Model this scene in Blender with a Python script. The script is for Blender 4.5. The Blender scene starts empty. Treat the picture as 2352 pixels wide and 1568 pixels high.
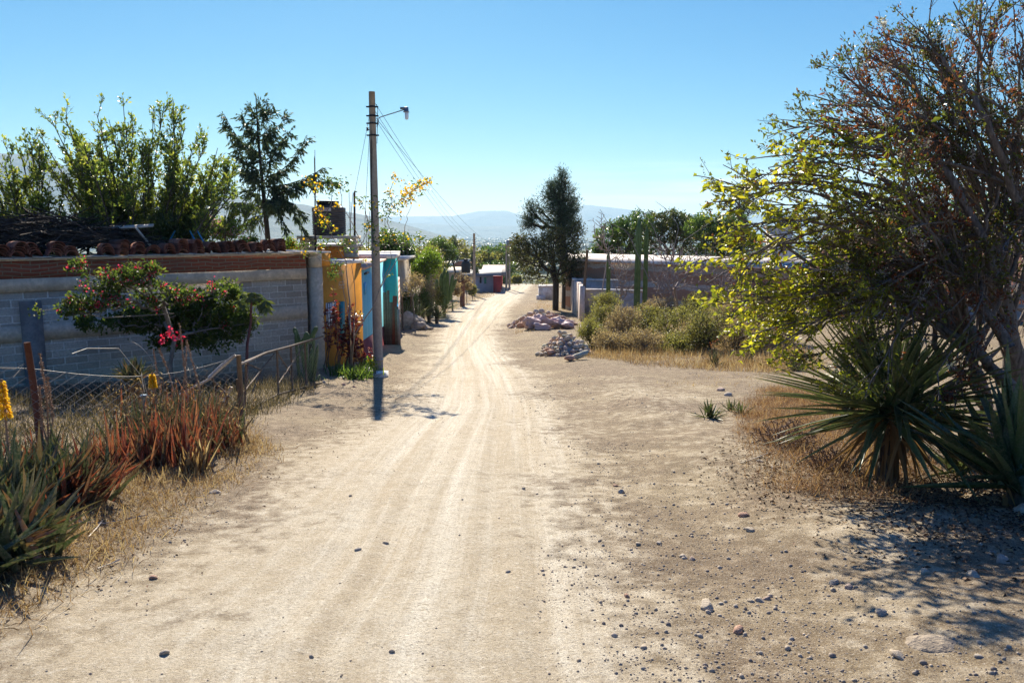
import bpy, math, random
import numpy as np
from mathutils import Matrix, Vector
R = math.radians
sc = bpy.context.scene
col = sc.collection

# ---------------------------------------------------------------- camera, sky, sun, exposure
CAMZ = 1.6
PITCH = math.atan((784 - 530) / 1828.0)
cam_d = bpy.data.cameras.new('camera')
cam_d.sensor_width = 36.0
cam_d.lens = 36.0 * 1828.0 / 2352.0
cam_d.clip_start = 0.05
cam_d.clip_end = 60000
cam = bpy.data.objects.new('camera', cam_d)
cam.location = (0, 0, CAMZ)
cam.rotation_euler = (R(90) - PITCH, 0, 0)
col.objects.link(cam)
sc.camera = cam

SUN_EL, SUN_AZ = R(34), R(-9.5)          # azimuth from +Y, negative = to the left
world = bpy.data.worlds.new('World')
sc.world = world
world.use_nodes = True
wn, wl = world.node_tree.nodes, world.node_tree.links
wn.clear()
wo = wn.new('ShaderNodeOutputWorld')
bg = wn.new('ShaderNodeBackground')
sky = wn.new('ShaderNodeTexSky')
sky.sky_type = 'NISHITA'
sky.sun_disc = False
sky.sun_elevation = SUN_EL
sky.sun_rotation = SUN_AZ
sky.altitude = 1500
sky.air_density = 1.0
sky.dust_density = 0.4
sky.ozone_density = 0.8
bg.inputs['Strength'].default_value = 0.06
# thin high cloud, low over the right-hand hills
tc = wn.new('ShaderNodeTexCoord')
mp = wn.new('ShaderNodeMapping'); mp.inputs['Scale'].default_value = (3, 3, 46)
ns = wn.new('ShaderNodeTexNoise'); ns.inputs['Scale'].default_value = 1.4; ns.inputs['Detail'].default_value = 6
wl.new(tc.outputs['Generated'], mp.inputs[0]); wl.new(mp.outputs[0], ns.inputs['Vector'])
sx = wn.new('ShaderNodeSeparateXYZ'); wl.new(tc.outputs['Generated'], sx.inputs[0])
def wmath(op, a, b=None, c=None, clamp=False):
    m = wn.new('ShaderNodeMath'); m.operation = op; m.use_clamp = clamp
    for i, v in enumerate((a, b, c)):
        if v is None: continue
        if isinstance(v, (int, float)): m.inputs[i].default_value = v
        else: wl.new(v, m.inputs[i])
    return m.outputs[0]
band = wmath('SUBTRACT', 1.0, wmath('ABSOLUTE', wmath('MULTIPLY', wmath('SUBTRACT', sx.outputs['Z'], 0.052), 28.0)), clamp=True)
side = wmath('MULTIPLY', wmath('SUBTRACT', sx.outputs['X'], 0.0), 5.0, clamp=True)
rag = wmath('MULTIPLY', wmath('SUBTRACT', ns.outputs['Fac'], 0.42), 4.0, clamp=True)
cf = wmath('MULTIPLY', wmath('MULTIPLY', band, side), wmath('MULTIPLY', rag, 0.6), clamp=True)
# per-channel response, as the camera's film look renders this sky
sc_ = wn.new('ShaderNodeSeparateColor'); wl.new(sky.outputs[0], sc_.inputs[0])
cc_ = wn.new('ShaderNodeCombineColor')
for i, (a_, g_) in enumerate(((.56, 1.75), (.65, 1.05), (.69, .5))):
    wl.new(wmath('MULTIPLY', wmath('POWER', wmath('MULTIPLY', sc_.outputs[i], .092), g_), a_ / .092), cc_.inputs[i])
hs = cc_
mx = wn.new('ShaderNodeMix'); mx.data_type = 'RGBA'
wl.new(cf, mx.inputs[0]); wl.new(hs.outputs[0], mx.inputs[6]); mx.inputs[7].default_value = (13, 13.2, 13.6, 1)
wl.new(mx.outputs[2], bg.inputs['Color']); wl.new(bg.outputs[0], wo.inputs['Surface'])

sun_d = bpy.data.lights.new('sun', 'SUN')
sun_d.energy = 5.0
sun_d.angle = R(0.55)
sun_d.color = (1.0, 0.92, 0.79)
sun = bpy.data.objects.new('sun', sun_d)
sv = Vector((math.sin(SUN_AZ) * math.cos(SUN_EL), math.cos(SUN_AZ) * math.cos(SUN_EL), math.sin(SUN_EL)))
sun.rotation_euler = sv.to_track_quat('Z', 'Y').to_euler()
sun.location = (-10, 40, 40)
col.objects.link(sun)

sc.view_settings.view_transform = 'Standard'
sc.view_settings.look = 'None'
sc.view_settings.exposure = 1.1
sc.view_settings.gamma = 1.0
sc.render.engine = 'CYCLES'
sc.cycles.use_denoising = True
sc.cycles.denoiser = 'OPENIMAGEDENOISE'
sc.cycles.denoising_input_passes = 'RGB_ALBEDO_NORMAL'
sc.cycles.denoising_prefilter = 'NONE'
sc.cycles.max_bounces = 8
sc.cycles.diffuse_bounces = 3
sc.cycles.transmission_bounces = 5
sc.cycles.transparent_max_bounces = 8
sc.cycles.volume_bounces = 1

# ---------------------------------------------------------------- picture calibration (survey of the place)
cP, sP = math.cos(PITCH), math.sin(PITCH)
def ray(px, py):
    u, v = (px - 1176) / 1828.0, (784 - py) / 1828.0
    return u, cP + sP * v, -sP + cP * v
def W(px, py, Y):
    """world point seen at survey pixel (px,py) at forward distance Y"""
    x, y, z = ray(px, py); s = Y / y
    return np.array([x * s, Y, CAMZ + z * s])

PY = np.array([-40, -5, 0, 10, 20, 28, 40, 60, 84, 110, 130, 160, 300, 600, 1200, 3000, 40000.])
PZ = np.array([3.6, .45, 0, -.95, -1.9, -2.45, -3.15, -4.1, -5.2, -6.0, -7.0, -10, -24, -42, -57, -60, -60.])
def prof(y): return np.interp(y, PY, PZ)

def hsh(i, j, s):
    h = (i * 374761393 + j * 668265263 + s * 2147483647) & 0xffffffff
    h = ((h ^ (h >> 13)) * 1274126177) & 0xffffffff
    h = h ^ (h >> 16)
    return (h & 0xffff) / 65535.0
def vn(x, y, s=0):
    """smooth value noise 0..1"""
    x = np.asarray(x, float); y = np.asarray(y, float)
    xi, yi = np.floor(x).astype(np.int64), np.floor(y).astype(np.int64)
    fx, fy = x - xi, y - yi
    fx, fy = fx * fx * (3 - 2 * fx), fy * fy * (3 - 2 * fy)
    a, b, c, d = hsh(xi, yi, s), hsh(xi + 1, yi, s), hsh(xi, yi + 1, s), hsh(xi + 1, yi + 1, s)
    return (a * (1 - fx) + b * fx) * (1 - fy) + (c * (1 - fx) + d * fx) * fy
def fbm(x, y, s=0, o=4):
    t, a, n = 0, 1, 0
    for k in range(o):
        t = t + a * vn(x * 2 ** k + 17 * k, y * 2 ** k - 9 * k, s + k); n += a; a *= .5
    return t / n
def sstep(a, b, x):
    t = np.clip((x - a) / (b - a), 0, 1); return t * t * (3 - 2 * t)

def G(px, py):
    """ground point at survey pixel"""
    x, y, z = ray(px, py); s = 2.0
    for k in range(4000):
        s += 0.02 + s * 0.002
        if CAMZ + z * s < prof(y * s): break
    return np.array([x * s, y * s, float(prof(y * s))])

# road edges in survey pixels -> world
LE = [(-500, 1800), (-120, 1480), (240, 1300), (480, 1140), (700, 1010), (860, 930), (930, 850), (975, 775), (1000, 730), (1060, 692), (1130, 664), (1165, 654)]
RE = [(2050, 1800), (1760, 1480), (1620, 1300), (1500, 1140), (1400, 1010), (1330, 930), (1260, 860), (1180, 800), (1165, 760), (1185, 710), (1215, 676), (1232, 655)]
LEW = np.array([G(*p) for p in LE]); REW = np.array([G(*p) for p in RE])
def redge(y):
    l = np.interp(y, LEW[:, 1], LEW[:, 0]); r = np.interp(y, REW[:, 1], REW[:, 0])
    return l, r
def roadu(x, y):
    l, r = redge(y)
    return (x - l) / np.maximum(r - l, .5)          # 0 at the left edge, 1 at the right edge
def H(x, y):
    x = np.asarray(x, float); y = np.asarray(y, float)
    z = prof(y)
    l, r = redge(y)
    out = np.maximum(l - x, x - r)
    near = 1 - sstep(90, 160, y)
    z = z + near * (.10 * sstep(-.1, 1.2, out) + .05 * sstep(0, .6, out) * (fbm(x * .9, y * .9, 3) - .5) * 2)
    z = z + near * .05 * (fbm(x * .5, y * .25, 11) - .5)
    z = z + .9 * sstep(6, 15, x - r) * sstep(16, 34, y) * (1 - sstep(70, 110, y))
    u = roadu(x, y)
    for c in (.36, .44, .63, .71):
        z = z - near * .022 * np.exp(-((u - c - .02 * np.sin(y * .35)) / .028) ** 2)
    z = z + (1 - near) * (3.0 * (fbm(x * .01, y * .01, 5) - .5)) * sstep(150, 400, y)
    return z
def HZ(x, y): return float(H(x, y))
def HD(x, y):
    """ground height with the fine lumps of the near ground"""
    x = np.asarray(x, float); y = np.asarray(y, float)
    return H(x, y) + (1 - sstep(8, 40, y)) * (.012 * (fbm(x * 9, y * 9, 21, 3) - .5) + .02 * (fbm(x * 2.5, y * 2.5, 31, 3) - .5))
def GP(px, py):
    p = G(px, py); p[2] = float(HD(p[0], p[1])); return p

# ---------------------------------------------------------------- mesh builder
class MB:
    def __init__(self): self.v = []; self.f = {}; self.n = 0; self.tri = []
    def add(self, V, F, tint=None):
        V = np.asarray(V, float).reshape(-1, 3); F = np.asarray(F, np.int64)
        if F.ndim == 1: F = F.reshape(1, -1)
        if tint is None: tint = 0.5
        t = np.broadcast_to(np.asarray(tint, float), (len(F),))
        self.f.setdefault(F.shape[1], []).append((F + self.n, t))
        self.v.append(V); self.n += len(V)
        return self
    def box(self, c, s, rz=0, M=None):
        c = np.asarray(c, float); s = np.asarray(s, float) / 2
        V = np.array([[x, y, z] for z in (-1, 1) for y in (-1, 1) for x in (-1, 1)], float) * s
        if M is not None: V = V @ np.asarray(M).T
        if rz: V = V @ np.array([[math.cos(rz), math.sin(rz), 0], [-math.sin(rz), math.cos(rz), 0], [0, 0, 1]])
        return self.add(V + c, [[0, 2, 3, 1], [4, 5, 7, 6], [0, 1, 5, 4], [1, 3, 7, 5], [3, 2, 6, 7], [2, 0, 4, 6]])
    def tube(self, P, r, n=6, cap=True, tint=.5):
        P = np.asarray(P, float); k = len(P)
        r = np.broadcast_to(np.asarray(r, float), (k,))
        T = np.gradient(P, axis=0); T /= np.linalg.norm(T, axis=1)[:, None] + 1e-9
        up = np.array([0, 0, 1.]) if abs(T[0][2]) < .9 else np.array([1., 0, 0])
        A = np.cross(T, up); A /= np.linalg.norm(A, axis=1)[:, None] + 1e-9
        B = np.cross(T, A)
        a = np.arange(n) / n * 2 * math.pi
        V = P[:, None] + r[:, None, None] * (A[:, None] * np.cos(a)[None, :, None] + B[:, None] * np.sin(a)[None, :, None])
        i = np.arange(k - 1)[:, None] * n; j = np.arange(n)[None]; j2 = (j + 1) % n
        F = np.stack([i + j, i + j2, i + n + j2, i + n + j], -1).reshape(-1, 4)
        b = self.n
        self.add(V, F, tint)
        if cap:
            for q, rev in ((0, True), (k - 1, False)):
                idx = list(range(q * n, q * n + n))
                if not rev: idx = idx[::-1]
                self.f.setdefault(n, []).append((np.array([idx]) + b, np.full(1, tint)))
        return self
    def lathe(self, prof_, n=16, c=(0, 0, 0), rib=None):
        """prof_: list of (r,z); rib(angle array, z) -> radius factor"""
        a = np.arange(n) / n * 2 * math.pi
        pr = np.array(prof_, float)
        rr = pr[:, 0][:, None] * (rib(a)[None] if rib is not None else np.ones(n)[None])
        V = np.stack([rr * np.cos(a), rr * np.sin(a), np.broadcast_to(pr[:, 1][:, None], rr.shape)], -1) + np.asarray(c, float)
        k = len(pr); i = np.arange(k - 1)[:, None] * n; j = np.arange(n)[None]; j2 = (j + 1) % n
        b = self.n
        self.add(V, np.stack([i + j, i + j2, i + n + j2, i + n + j], -1).reshape(-1, 4))
        self.f.setdefault(n, []).append((np.array([list(range(n))[::-1]]) + b, np.full(1, .5)))
        self.f.setdefault(n, []).append((np.array([list(range((k - 1) * n, k * n))]) + b, np.full(1, .5)))
        return self
    def prism(self, poly, z0, z1):
        poly = np.asarray(poly, float); n = len(poly)
        z0 = np.broadcast_to(z0, (n,)); z1 = np.broadcast_to(z1, (n,))
        V = np.vstack([np.c_[poly, z0], np.c_[poly, z1]])
        b = self.n
        j = np.arange(n); j2 = (j + 1) % n
        self.add(V, np.stack([j, j2, j2 + n, j + n], -1))
        self.f.setdefault(n, []).append((np.array([list(range(n))[::-1]]) + b, np.full(1, .5)))
        self.f.setdefault(n, []).append((np.array([list(range(n, 2 * n))]) + b, np.full(1, .5)))
        return self
    def mesh(self, name, mat, smooth=False, shift=None):
        me = bpy.data.meshes.new(name)
        V = np.concatenate(self.v)
        if shift is not None: V = V - np.asarray(shift, float)
        loops, tot, tint = [], [], []
        for k, L in self.f.items():
            for F, t in L:
                loops.append(F.reshape(-1)); tot.append(np.full(len(F), k)); tint.append(t)
        loops = np.concatenate(loops); tot = np.concatenate(tot); tint = np.concatenate(tint)
        me.vertices.add(len(V)); me.vertices.foreach_set('co', V.astype(np.float32).reshape(-1))
        me.loops.add(len(loops)); me.loops.foreach_set('vertex_index', loops.astype(np.int32))
        me.polygons.add(len(tot))
        me.polygons.foreach_set('loop_start', np.r_[0, np.cumsum(tot)[:-1]].astype(np.int32))
        at = me.attributes.new('tint', 'FLOAT', 'FACE'); at.data.foreach_set('value', tint.astype(np.float32))
        if smooth: me.polygons.foreach_set('use_smooth', np.ones(len(tot), bool))
        me.update(calc_edges=True)
        me.validate()
        if mat is not None: me.materials.append(mat)
        return me

def tag(o, label=None, cat=None, group=None, kind=None):
    if label: o['label'] = label
    if cat: o['category'] = cat
    if group: o['group'] = group
    if kind: o['kind'] = kind
    return o
def thing(name, label, cat, loc=(0, 0, 0), rotz=0, group=None):
    o = bpy.data.objects.new(name, None); col.objects.link(o)
    o.empty_display_size = .2
    o.location = [float(c) for c in loc]; o.rotation_euler = (0, 0, rotz)
    return tag(o, label, cat, group)
def part(name, mb, mat, parent, world=True, smooth=False, label=None):
    """a mesh child; with world=True the builder's coordinates are world ones"""
    top = parent
    off = Vector((0, 0, 0)); 
    if world:
        while top is not None: off = off + top.location; top = top.parent
    o = bpy.data.objects.new(name, mb.mesh(name, mat, smooth, shift=tuple(off) if world else None))
    col.objects.link(o); o.parent = parent
    if label: o['label'] = label
    return o
def single(name, mb, mat, label, cat, loc, group=None, smooth=False, kind=None):
    loc = [float(c) for c in loc]
    o = bpy.data.objects.new(name, mb.mesh(name, mat, smooth, shift=loc))
    o.location = loc; col.objects.link(o)
    return tag(o, label, cat, group, kind)
def dup(root, loc=None, rotz=None, scale=None, label=None, group=None):
    r = root.copy(); col.objects.link(r)
    if loc is not None: r.location = [float(c) for c in loc]
    if rotz is not None: r.rotation_euler = (0, 0, rotz)
    if scale is not None: r.scale = (scale,) * 3 if isinstance(scale, (int, float)) else scale
    if label: r['label'] = label
    if group: r['group'] = group
    for ch in list(root.children):
        c = ch.copy(); col.objects.link(c); c.parent = r
        for g in ch.children:
            d = g.copy(); col.objects.link(d); d.parent = c
    return r

# ---------------------------------------------------------------- materials
class Mt:
    def __init__(self, name):
        self.m = bpy.data.materials.new(name); self.m.use_nodes = True
        self.n, self.l = self.m.node_tree.nodes, self.m.node_tree.links
        self.n.clear()
        self.out = self.n.new('ShaderNodeOutputMaterial')
    def N(self, t, **kw):
        x = self.n.new(t)
        for k, v in kw.items(): setattr(x, k, v)
        return x
    def set(self, sock, v):
        if isinstance(v, bpy.types.NodeSocket): self.l.new(v, sock)
        elif isinstance(v, (int, float)): sock.default_value = v
        else: sock.default_value = tuple(v) + ((1,) if len(v) == 3 and len(sock.default_value) == 4 else ())
    def math(self, op, a, b=0.0, clamp=False):
        m = self.N('ShaderNodeMath', operation=op, use_clamp=clamp)
        self.set(m.inputs[0], a); self.set(m.inputs[1], b); return m.outputs[0]
    def mix(self, f, a, b, mode='MIX'):
        m = self.N('ShaderNodeMix', data_type='RGBA', blend_type=mode)
        self.set(m.inputs[0], f); self.set(m.inputs[6], a); self.set(m.inputs[7], b); return m.outputs[2]
    def co(self, kind='Object', scale=(1, 1, 1), rot=(0, 0, 0)):
        t = self.N('ShaderNodeTexCoord'); m = self.N('ShaderNodeMapping')
        m.inputs['Scale'].default_value = scale; m.inputs['Rotation'].default_value = rot
        self.l.new(t.outputs[kind], m.inputs[0]); return m.outputs[0]
    def pos(self): return self.N('ShaderNodeNewGeometry').outputs['Position']
    def scl(self, v, s):
        m = self.N('ShaderNodeMapping'); m.inputs['Scale'].default_value = s; self.l.new(v, m.inputs[0]); return m.outputs[0]
    def noise(self, vec, scale, detail=4, rough=.55, dist=0):
        t = self.N('ShaderNodeTexNoise'); self.l.new(vec, t.inputs['Vector'])
        t.inputs['Scale'].default_value = scale; t.inputs['Detail'].default_value = detail
        t.inputs['Roughness'].default_value = rough; t.inputs['Distortion'].default_value = dist
        return t.outputs['Fac']
    def ramp(self, f, stops, interp='LINEAR'):
        r = self.N('ShaderNodeValToRGB'); r.color_ramp.interpolation = interp
        e = r.color_ramp.elements
        while len(e) < len(stops): e.new(.5)
        for x, (p, c) in zip(e, stops):
            x.position = p; x.color = tuple(c) + (1,) if not isinstance(c, (int, float)) else (c, c, c, 1)
        self.set(r.inputs[0], f); return r.outputs[0]
    def attr(self, n): return self.N('ShaderNodeAttribute', attribute_name=n).outputs['Fac']
    def bump(self, h, dist, strength=1.0, nrm=None):
        b = self.N('ShaderNodeBump'); b.inputs['Distance'].default_value = dist; b.inputs['Strength'].default_value = strength
        self.l.new(h, b.inputs['Height'])
        if nrm is not None: self.l.new(nrm, b.inputs['Normal'])
        return b.outputs[0]
    def pbr(self, colr, rough=.8, nrm=None, metal=0.0, spec=.3):
        p = self.N('ShaderNodeBsdfPrincipled')
        self.set(p.inputs['Base Color'], colr); self.set(p.inputs['Roughness'], rough)
        p.inputs['Metallic'].default_value = metal; p.inputs['Specular IOR Level'].default_value = spec
        if nrm is not None: self.l.new(nrm, p.inputs['Normal'])
        self.l.new(p.outputs[0], self.out.inputs['Surface']); self.p = p
        return self.m
    def leaf(self, colr, transl=.45, rough=.45, spec=.4, tcol=None):
        p = self.N('ShaderNodeBsdfPrincipled'); self.set(p.inputs['Base Color'], colr); p.inputs['Roughness'].default_value = rough
        p.inputs['Specular IOR Level'].default_value = spec
        t = self.N('ShaderNodeBsdfTranslucent'); self.set(t.inputs['Color'], tcol if tcol is not None else colr)
        m = self.N('ShaderNodeMixShader'); m.inputs[0].default_value = transl
        self.l.new(p.outputs[0], m.inputs[1]); self.l.new(t.outputs[0], m.inputs[2])
        self.l.new(m.outputs[0], self.out.inputs['Surface']); return self.m
MATS = {}
def leafmat(name, stops, transl=.45, rough=.45, spec=.4, boost=1.6, spots=None):
    if name in MATS: return MATS[name]
    m = Mt(name)
    c = m.ramp(m.attr('tint'), stops)
    if spots:
        p = m.pos(); c = m.mix(m.ramp(m.noise(p, 14, 5, .7), [(.5, 0), (.66, .8)]), c, spots); c = m.mix(m.ramp(m.noise(p, 60, 3, .6), [(.45, 0), (.7, .35)]), c, (.36, .30, .22))
    tc_ = m.mix(1.0, c, (boost, boost * 1.02, boost * .75), 'MULTIPLY')
    MATS[name] = m.leaf(c, transl, rough, spec, tc_); return MATS[name]
def plain(name, c=(.5, .5, .5), rough=.7, metal=0., spec=.3, var=.25, scale=8., bump=0.0, c2=None):
    """weathered single-colour surface with mottling"""
    if name in MATS: return MATS[name]
    m = Mt(name); v = m.co()
    n = m.noise(v, scale, 6, .6); n2 = m.noise(v, scale * .22, 3)
    a = tuple(x * (1 - var) for x in c); b = tuple(min(1, x * (1 + var)) for x in c)
    k = m.ramp(n, [(.3, a), (.7, b)])
    k = m.mix(m.ramp(n2, [(.42, 0), (.68, .7)]), k, c2 if c2 else a)
    nr = m.bump(n, bump) if bump else None
    MATS[name] = m.pbr(k, rough, nr, metal, spec); return MATS[name]
def bark(name, c=(.14, .11, .085), c2=(.05, .04, .03)):
    if name in MATS: return MATS[name]
    m = Mt(name); p = m.pos(); n = m.noise(m.scl(p, (1, 1, .25)), 40, 5, .65)
    MATS[name] = m.pbr(m.ramp(n, [(.3, c2), (.7, c)]), .85, m.bump(n, .01)); return MATS[name]
# ---------------------------------------------------------------- plant builders (vectorised)
def unit(a): return a / (np.linalg.norm(a, axis=-1, keepdims=True) + 1e-9)
def rdirs(rng, n, zmin=-1, zmax=1):
    z = rng.uniform(zmin, zmax, n); a = rng.uniform(0, 2 * math.pi, n); r = np.sqrt(np.maximum(0, 1 - z * z))
    return np.stack([r * np.cos(a), r * np.sin(a), z], -1)
def kites(mb, P, D, N, L, Wd, tint, fold=.18):
    """leaves: P base, D growth direction, N face normal; six-vertex folded blade"""
    D = unit(D); S = unit(np.cross(D, N)); N = np.cross(S, D)
    L = np.broadcast_to(L, (len(P),))[:, None]; Wd = np.broadcast_to(Wd, (len(P),))[:, None]
    a = P; t = P + D * L - N * L * .12
    m1 = P + D * L * .45 + N * L * .05
    l = m1 + S * Wd * .5 + N * Wd * fold; r = m1 - S * Wd * .5 + N * Wd * fold
    V = np.stack([a, l, t, r, m1], 1)
    i = np.arange(len(P))[:, None] * 5
    F = np.stack([np.concatenate([i + 0, i + 4, i + 2, i + 1], 1), np.concatenate([i + 0, i + 3, i + 2, i + 4], 1)], 1).reshape(-1, 4)
    mb.add(V.reshape(-1, 3), F, np.repeat(np.broadcast_to(tint, (len(P),)), 2))
def blades(mb, P, D, L, Wd, droop, S=6, fold=.3, prof_=None, tint=.5, twist=None):
    """long leaves: spine P + L*(t*D - droop*t^2*z), V-shaped section"""
    B = len(P); D = unit(np.asarray(D, float)); t = np.linspace(0, 1, S)
    L = np.broadcast_to(L, (B,)); Wd = np.broadcast_to(Wd, (B,)); dr = np.broadcast_to(droop, (B,))
    C = P[:, None] + L[:, None, None] * (t[None, :, None] * D[:, None])
    C[..., 2] -= (L * dr)[:, None] * t[None] ** 2
    T = unit(np.gradient(C, axis=1))
    up = np.array([0, 0, 1.]) + 0 * T
    Sd = np.cross(T, up); bad = np.linalg.norm(Sd, axis=-1) < .15
    Sd[bad] = np.array([1, .2, 0]); Sd = unit(Sd)
    if twist is not None:
        N0 = np.cross(Sd, T); c, s = np.cos(twist)[:, None, None], np.sin(twist)[:, None, None]
        Sd = Sd * c + N0 * s
    Nn = np.cross(Sd, T)
    w = (prof_(t) if prof_ else (1 - t ** 2.2)) ; w = np.maximum(w, .02)
    ww = Wd[:, None, None] * w[None, :, None] * .5
    Lf, Rt, Md = C + Sd * ww + Nn * ww * fold, C - Sd * ww + Nn * ww * fold, C - Nn * ww * fold
    V = np.stack([Lf, Md, Rt], 2).reshape(-1, 3)
    b = (np.arange(B) * S * 3)[:, None]; k = (np.arange(S - 1) * 3)[None]
    q = (b + k)
    F = np.concatenate([np.stack([q, q + 1, q + 4, q + 3], -1).reshape(-1, 4), np.stack([q + 1, q + 2, q + 5, q + 4], -1).reshape(-1, 4)])
    tt = np.repeat(np.broadcast_to(tint, (B,)), S - 1)
    mb.add(V, F, np.concatenate([tt, tt]))
def sticks(mb, A, B, ra, rb, n=4, tint=.5):
    """straight tapered prisms from A[i] to B[i]"""
    A = np.asarray(A, float); B = np.asarray(B, float); k = len(A)
    ra = np.broadcast_to(ra, (k,)); rb = np.broadcast_to(rb, (k,))
    T = unit(B - A); up = np.where(np.abs(T[:, 2:3]) < .9, np.array([[0, 0, 1.]]), np.array([[1., 0, 0]]))
    X = unit(np.cross(T, up)); Y = np.cross(T, X)
    a = np.arange(n) / n * 2 * math.pi
    ring = X[:, None] * np.cos(a)[None, :, None] + Y[:, None] * np.sin(a)[None, :, None]
    V = np.concatenate([A[:, None] + ring * ra[:, None, None], B[:, None] + ring * rb[:, None, None]], 1).reshape(-1, 3)
    i = (np.arange(k) * 2 * n)[:, None]; j = np.arange(n)[None]; j2 = (j + 1) % n
    F = np.stack([i + j, i + j2, i + n + j2, i + n + j], -1).reshape(-1, 4)
    mb.add(V, F, np.repeat(np.broadcast_to(tint, (k,)), n))
def gtree(rng, root, trunk, ells, N, pull=.35, zroot=None):
    """greedy branching skeleton. trunk: list of points from root; ells: (centre, radii, weight).
    returns pos, parent, radius-weight (descendants)"""
    pos = [np.asarray(p, float) for p in trunk]; par = [-1] + list(range(len(trunk) - 1))
    wts = np.array([e[2] for e in ells], float); wts /= wts.sum()
    ch = rng.choice(len(ells), N, p=wts)
    d = rdirs(rng, N) * (rng.uniform(0, 1, N) ** .42)[:, None]
    C = np.array([e[0] for e in ells])[ch]; Rr = np.array([e[1] for e in ells])[ch]
    Q = C + d * Rr
    Q = Q[np.argsort(np.linalg.norm(Q - pos[-1], axis=1))]
    A = np.zeros((N + len(pos), 3)); A[:len(pos)] = pos
    plen = np.zeros(N + len(pos)); 
    for i in range(1, len(pos)): plen[i] = plen[i - 1] + np.linalg.norm(pos[i] - pos[i - 1])
    par = np.array(par + [0] * N); k = len(pos); k0 = max(0, k - 2)
    for q in Q:
        dd = np.linalg.norm(A[k0:k] - q, axis=1)
        j = int(np.argmin(dd + pull * plen[k0:k])) + k0
        A[k] = q; par[k] = j; plen[k] = plen[j] + dd[j - k0]; k += 1
    w = np.ones(k)
    for i in range(k - 1, 0, -1): w[par[i]] += w[i]
    return A[:k], par[:k], w
def limbs(mb, rng, A, par, w, rmin, rtrunk, expo=.5, bend=.12, n=5, minw=0):
    """tube mesh of the skeleton, each edge as three bent pieces"""
    r = rmin + (rtrunk - rmin) * ((w - 1) / max(1, w[0] - 1)) ** expo
    i = np.arange(1, len(A)); i = i[w[i] >= minw]
    a, b = A[par[i]], A[i]; L = np.linalg.norm(b - a, axis=1)[:, None]
    off = rng.normal(0, 1, (2, len(i), 3)) * bend * L * .5
    off *= np.minimum(1, 8 / w[i])[None, :, None]
    p1, p2 = a + (b - a) * .35 + off[0], a + (b - a) * .7 + off[1]
    ra = np.minimum(r[par[i]], r[i] * 1.5); rb = r[i]
    for P, Q, x, y in ((a, p1, 0, .35), (p1, p2, .35, .7), (p2, b, .7, 1)):
        sticks(mb, P, Q, ra * (1 - x) + rb * x, ra * (1 - y) + rb * y, n)
    return r
def foliage(mb, rng, A, par, w, per, L, Wd, spread=.1, maxw=6, up=.3, tint=None, out=None, droop=0.0):
    i = np.arange(1, len(A)); i = i[w[i] <= maxw]
    i = np.repeat(i, rng.poisson(per, len(i)))
    t = rng.uniform(.15, 1.1, len(i))[:, None]
    a, b = A[par[i]], A[i]
    tw = unit(b - a)
    P = a + (b - a) * t + rng.normal(0, 1, (len(i), 3)) * spread
    D = unit(tw * .7 + rdirs(rng, len(i)) * .9 + np.array([0, 0, up - droop]))
    Nn = unit(rdirs(rng, len(i)) + np.array([0, 0, .8]))
    s = rng.uniform(.6, 1.25, len(i))
    if tint is None:
        cl = rng.uniform(0, 1, len(A))       # per-twig colour plus per-leaf variation
        tint = np.clip(.55 * cl[i] + .45 * rng.uniform(0, 1, len(i)), 0, 1)
    elif callable(tint): tint = tint(P, rng)
    kites(mb, P, D, Nn, L * s, Wd * s, tint)
def tree(name, label, cat, root, trunkpts, ells, N, per, L, Wd, lm, bm, rtrunk=.12, rmin=.006, spread=.1, maxw=6, group=None,
         seed=1, pull=.35, up=.3, minw=0, tint=None, bend=.12, expo=.5, droop=0., extra=None, crown='crown', trunk='trunk', n=5):
    rng = np.random.default_rng(seed)
    root = np.asarray(root, float)
    t = thing(name, label, cat, root, 0, group)
    tp = [root - np.array([0, 0, .15])] + [np.asarray(p, float) for p in trunkpts]
    A, par, w = gtree(rng, root, tp, ells, N, pull)
    wd = MB(); limbs(wd, rng, A, par, w, rmin, rtrunk, expo, bend, n=n, minw=minw)
    part(trunk, wd, bm, t, smooth=True)
    if per > 0:
        cr = MB(); foliage(cr, rng, A, par, w, per, L, Wd, spread, maxw, up, tint, droop=droop)
        if extra: extra(cr, rng, A, par, w)
        part(crown, cr, lm, t)
    return t, A, par, w
def rockverts(rng, n=2, rough=.28, sq=(1, 1, .7)):
    import bmesh
    bm = bmesh.new(); bmesh.ops.create_icosphere(bm, subdivisions=n, radius=1)
    V = np.array([v.co[:] for v in bm.verts]); F = np.array([[v.index for v in f.verts] for f in bm.faces]); bm.free()
    for k in range(7):                       # chop with random planes for facets
        d = rdirs(rng, 1)[0]; h = rng.uniform(.55, .9)
        s = V @ d; V = V - np.maximum(0, s - h)[:, None] * d
    V = V * (1 + rough * (rng.normal(0, .12, (len(V), 1)))) * np.array(sq)
    return V, F
def rosette_dirs(rng, n, e0, e1, a0=0, a1=2 * math.pi):
    el = R(e0) + (R(e1) - R(e0)) * rng.uniform(0, 1, n); az = a0 + (a1 - a0) * ((np.arange(n) * .381966) % 1) + rng.normal(0, .12, n)
    return np.stack([np.cos(el) * np.cos(az), np.cos(el) * np.sin(az), np.sin(el)], -1)
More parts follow.
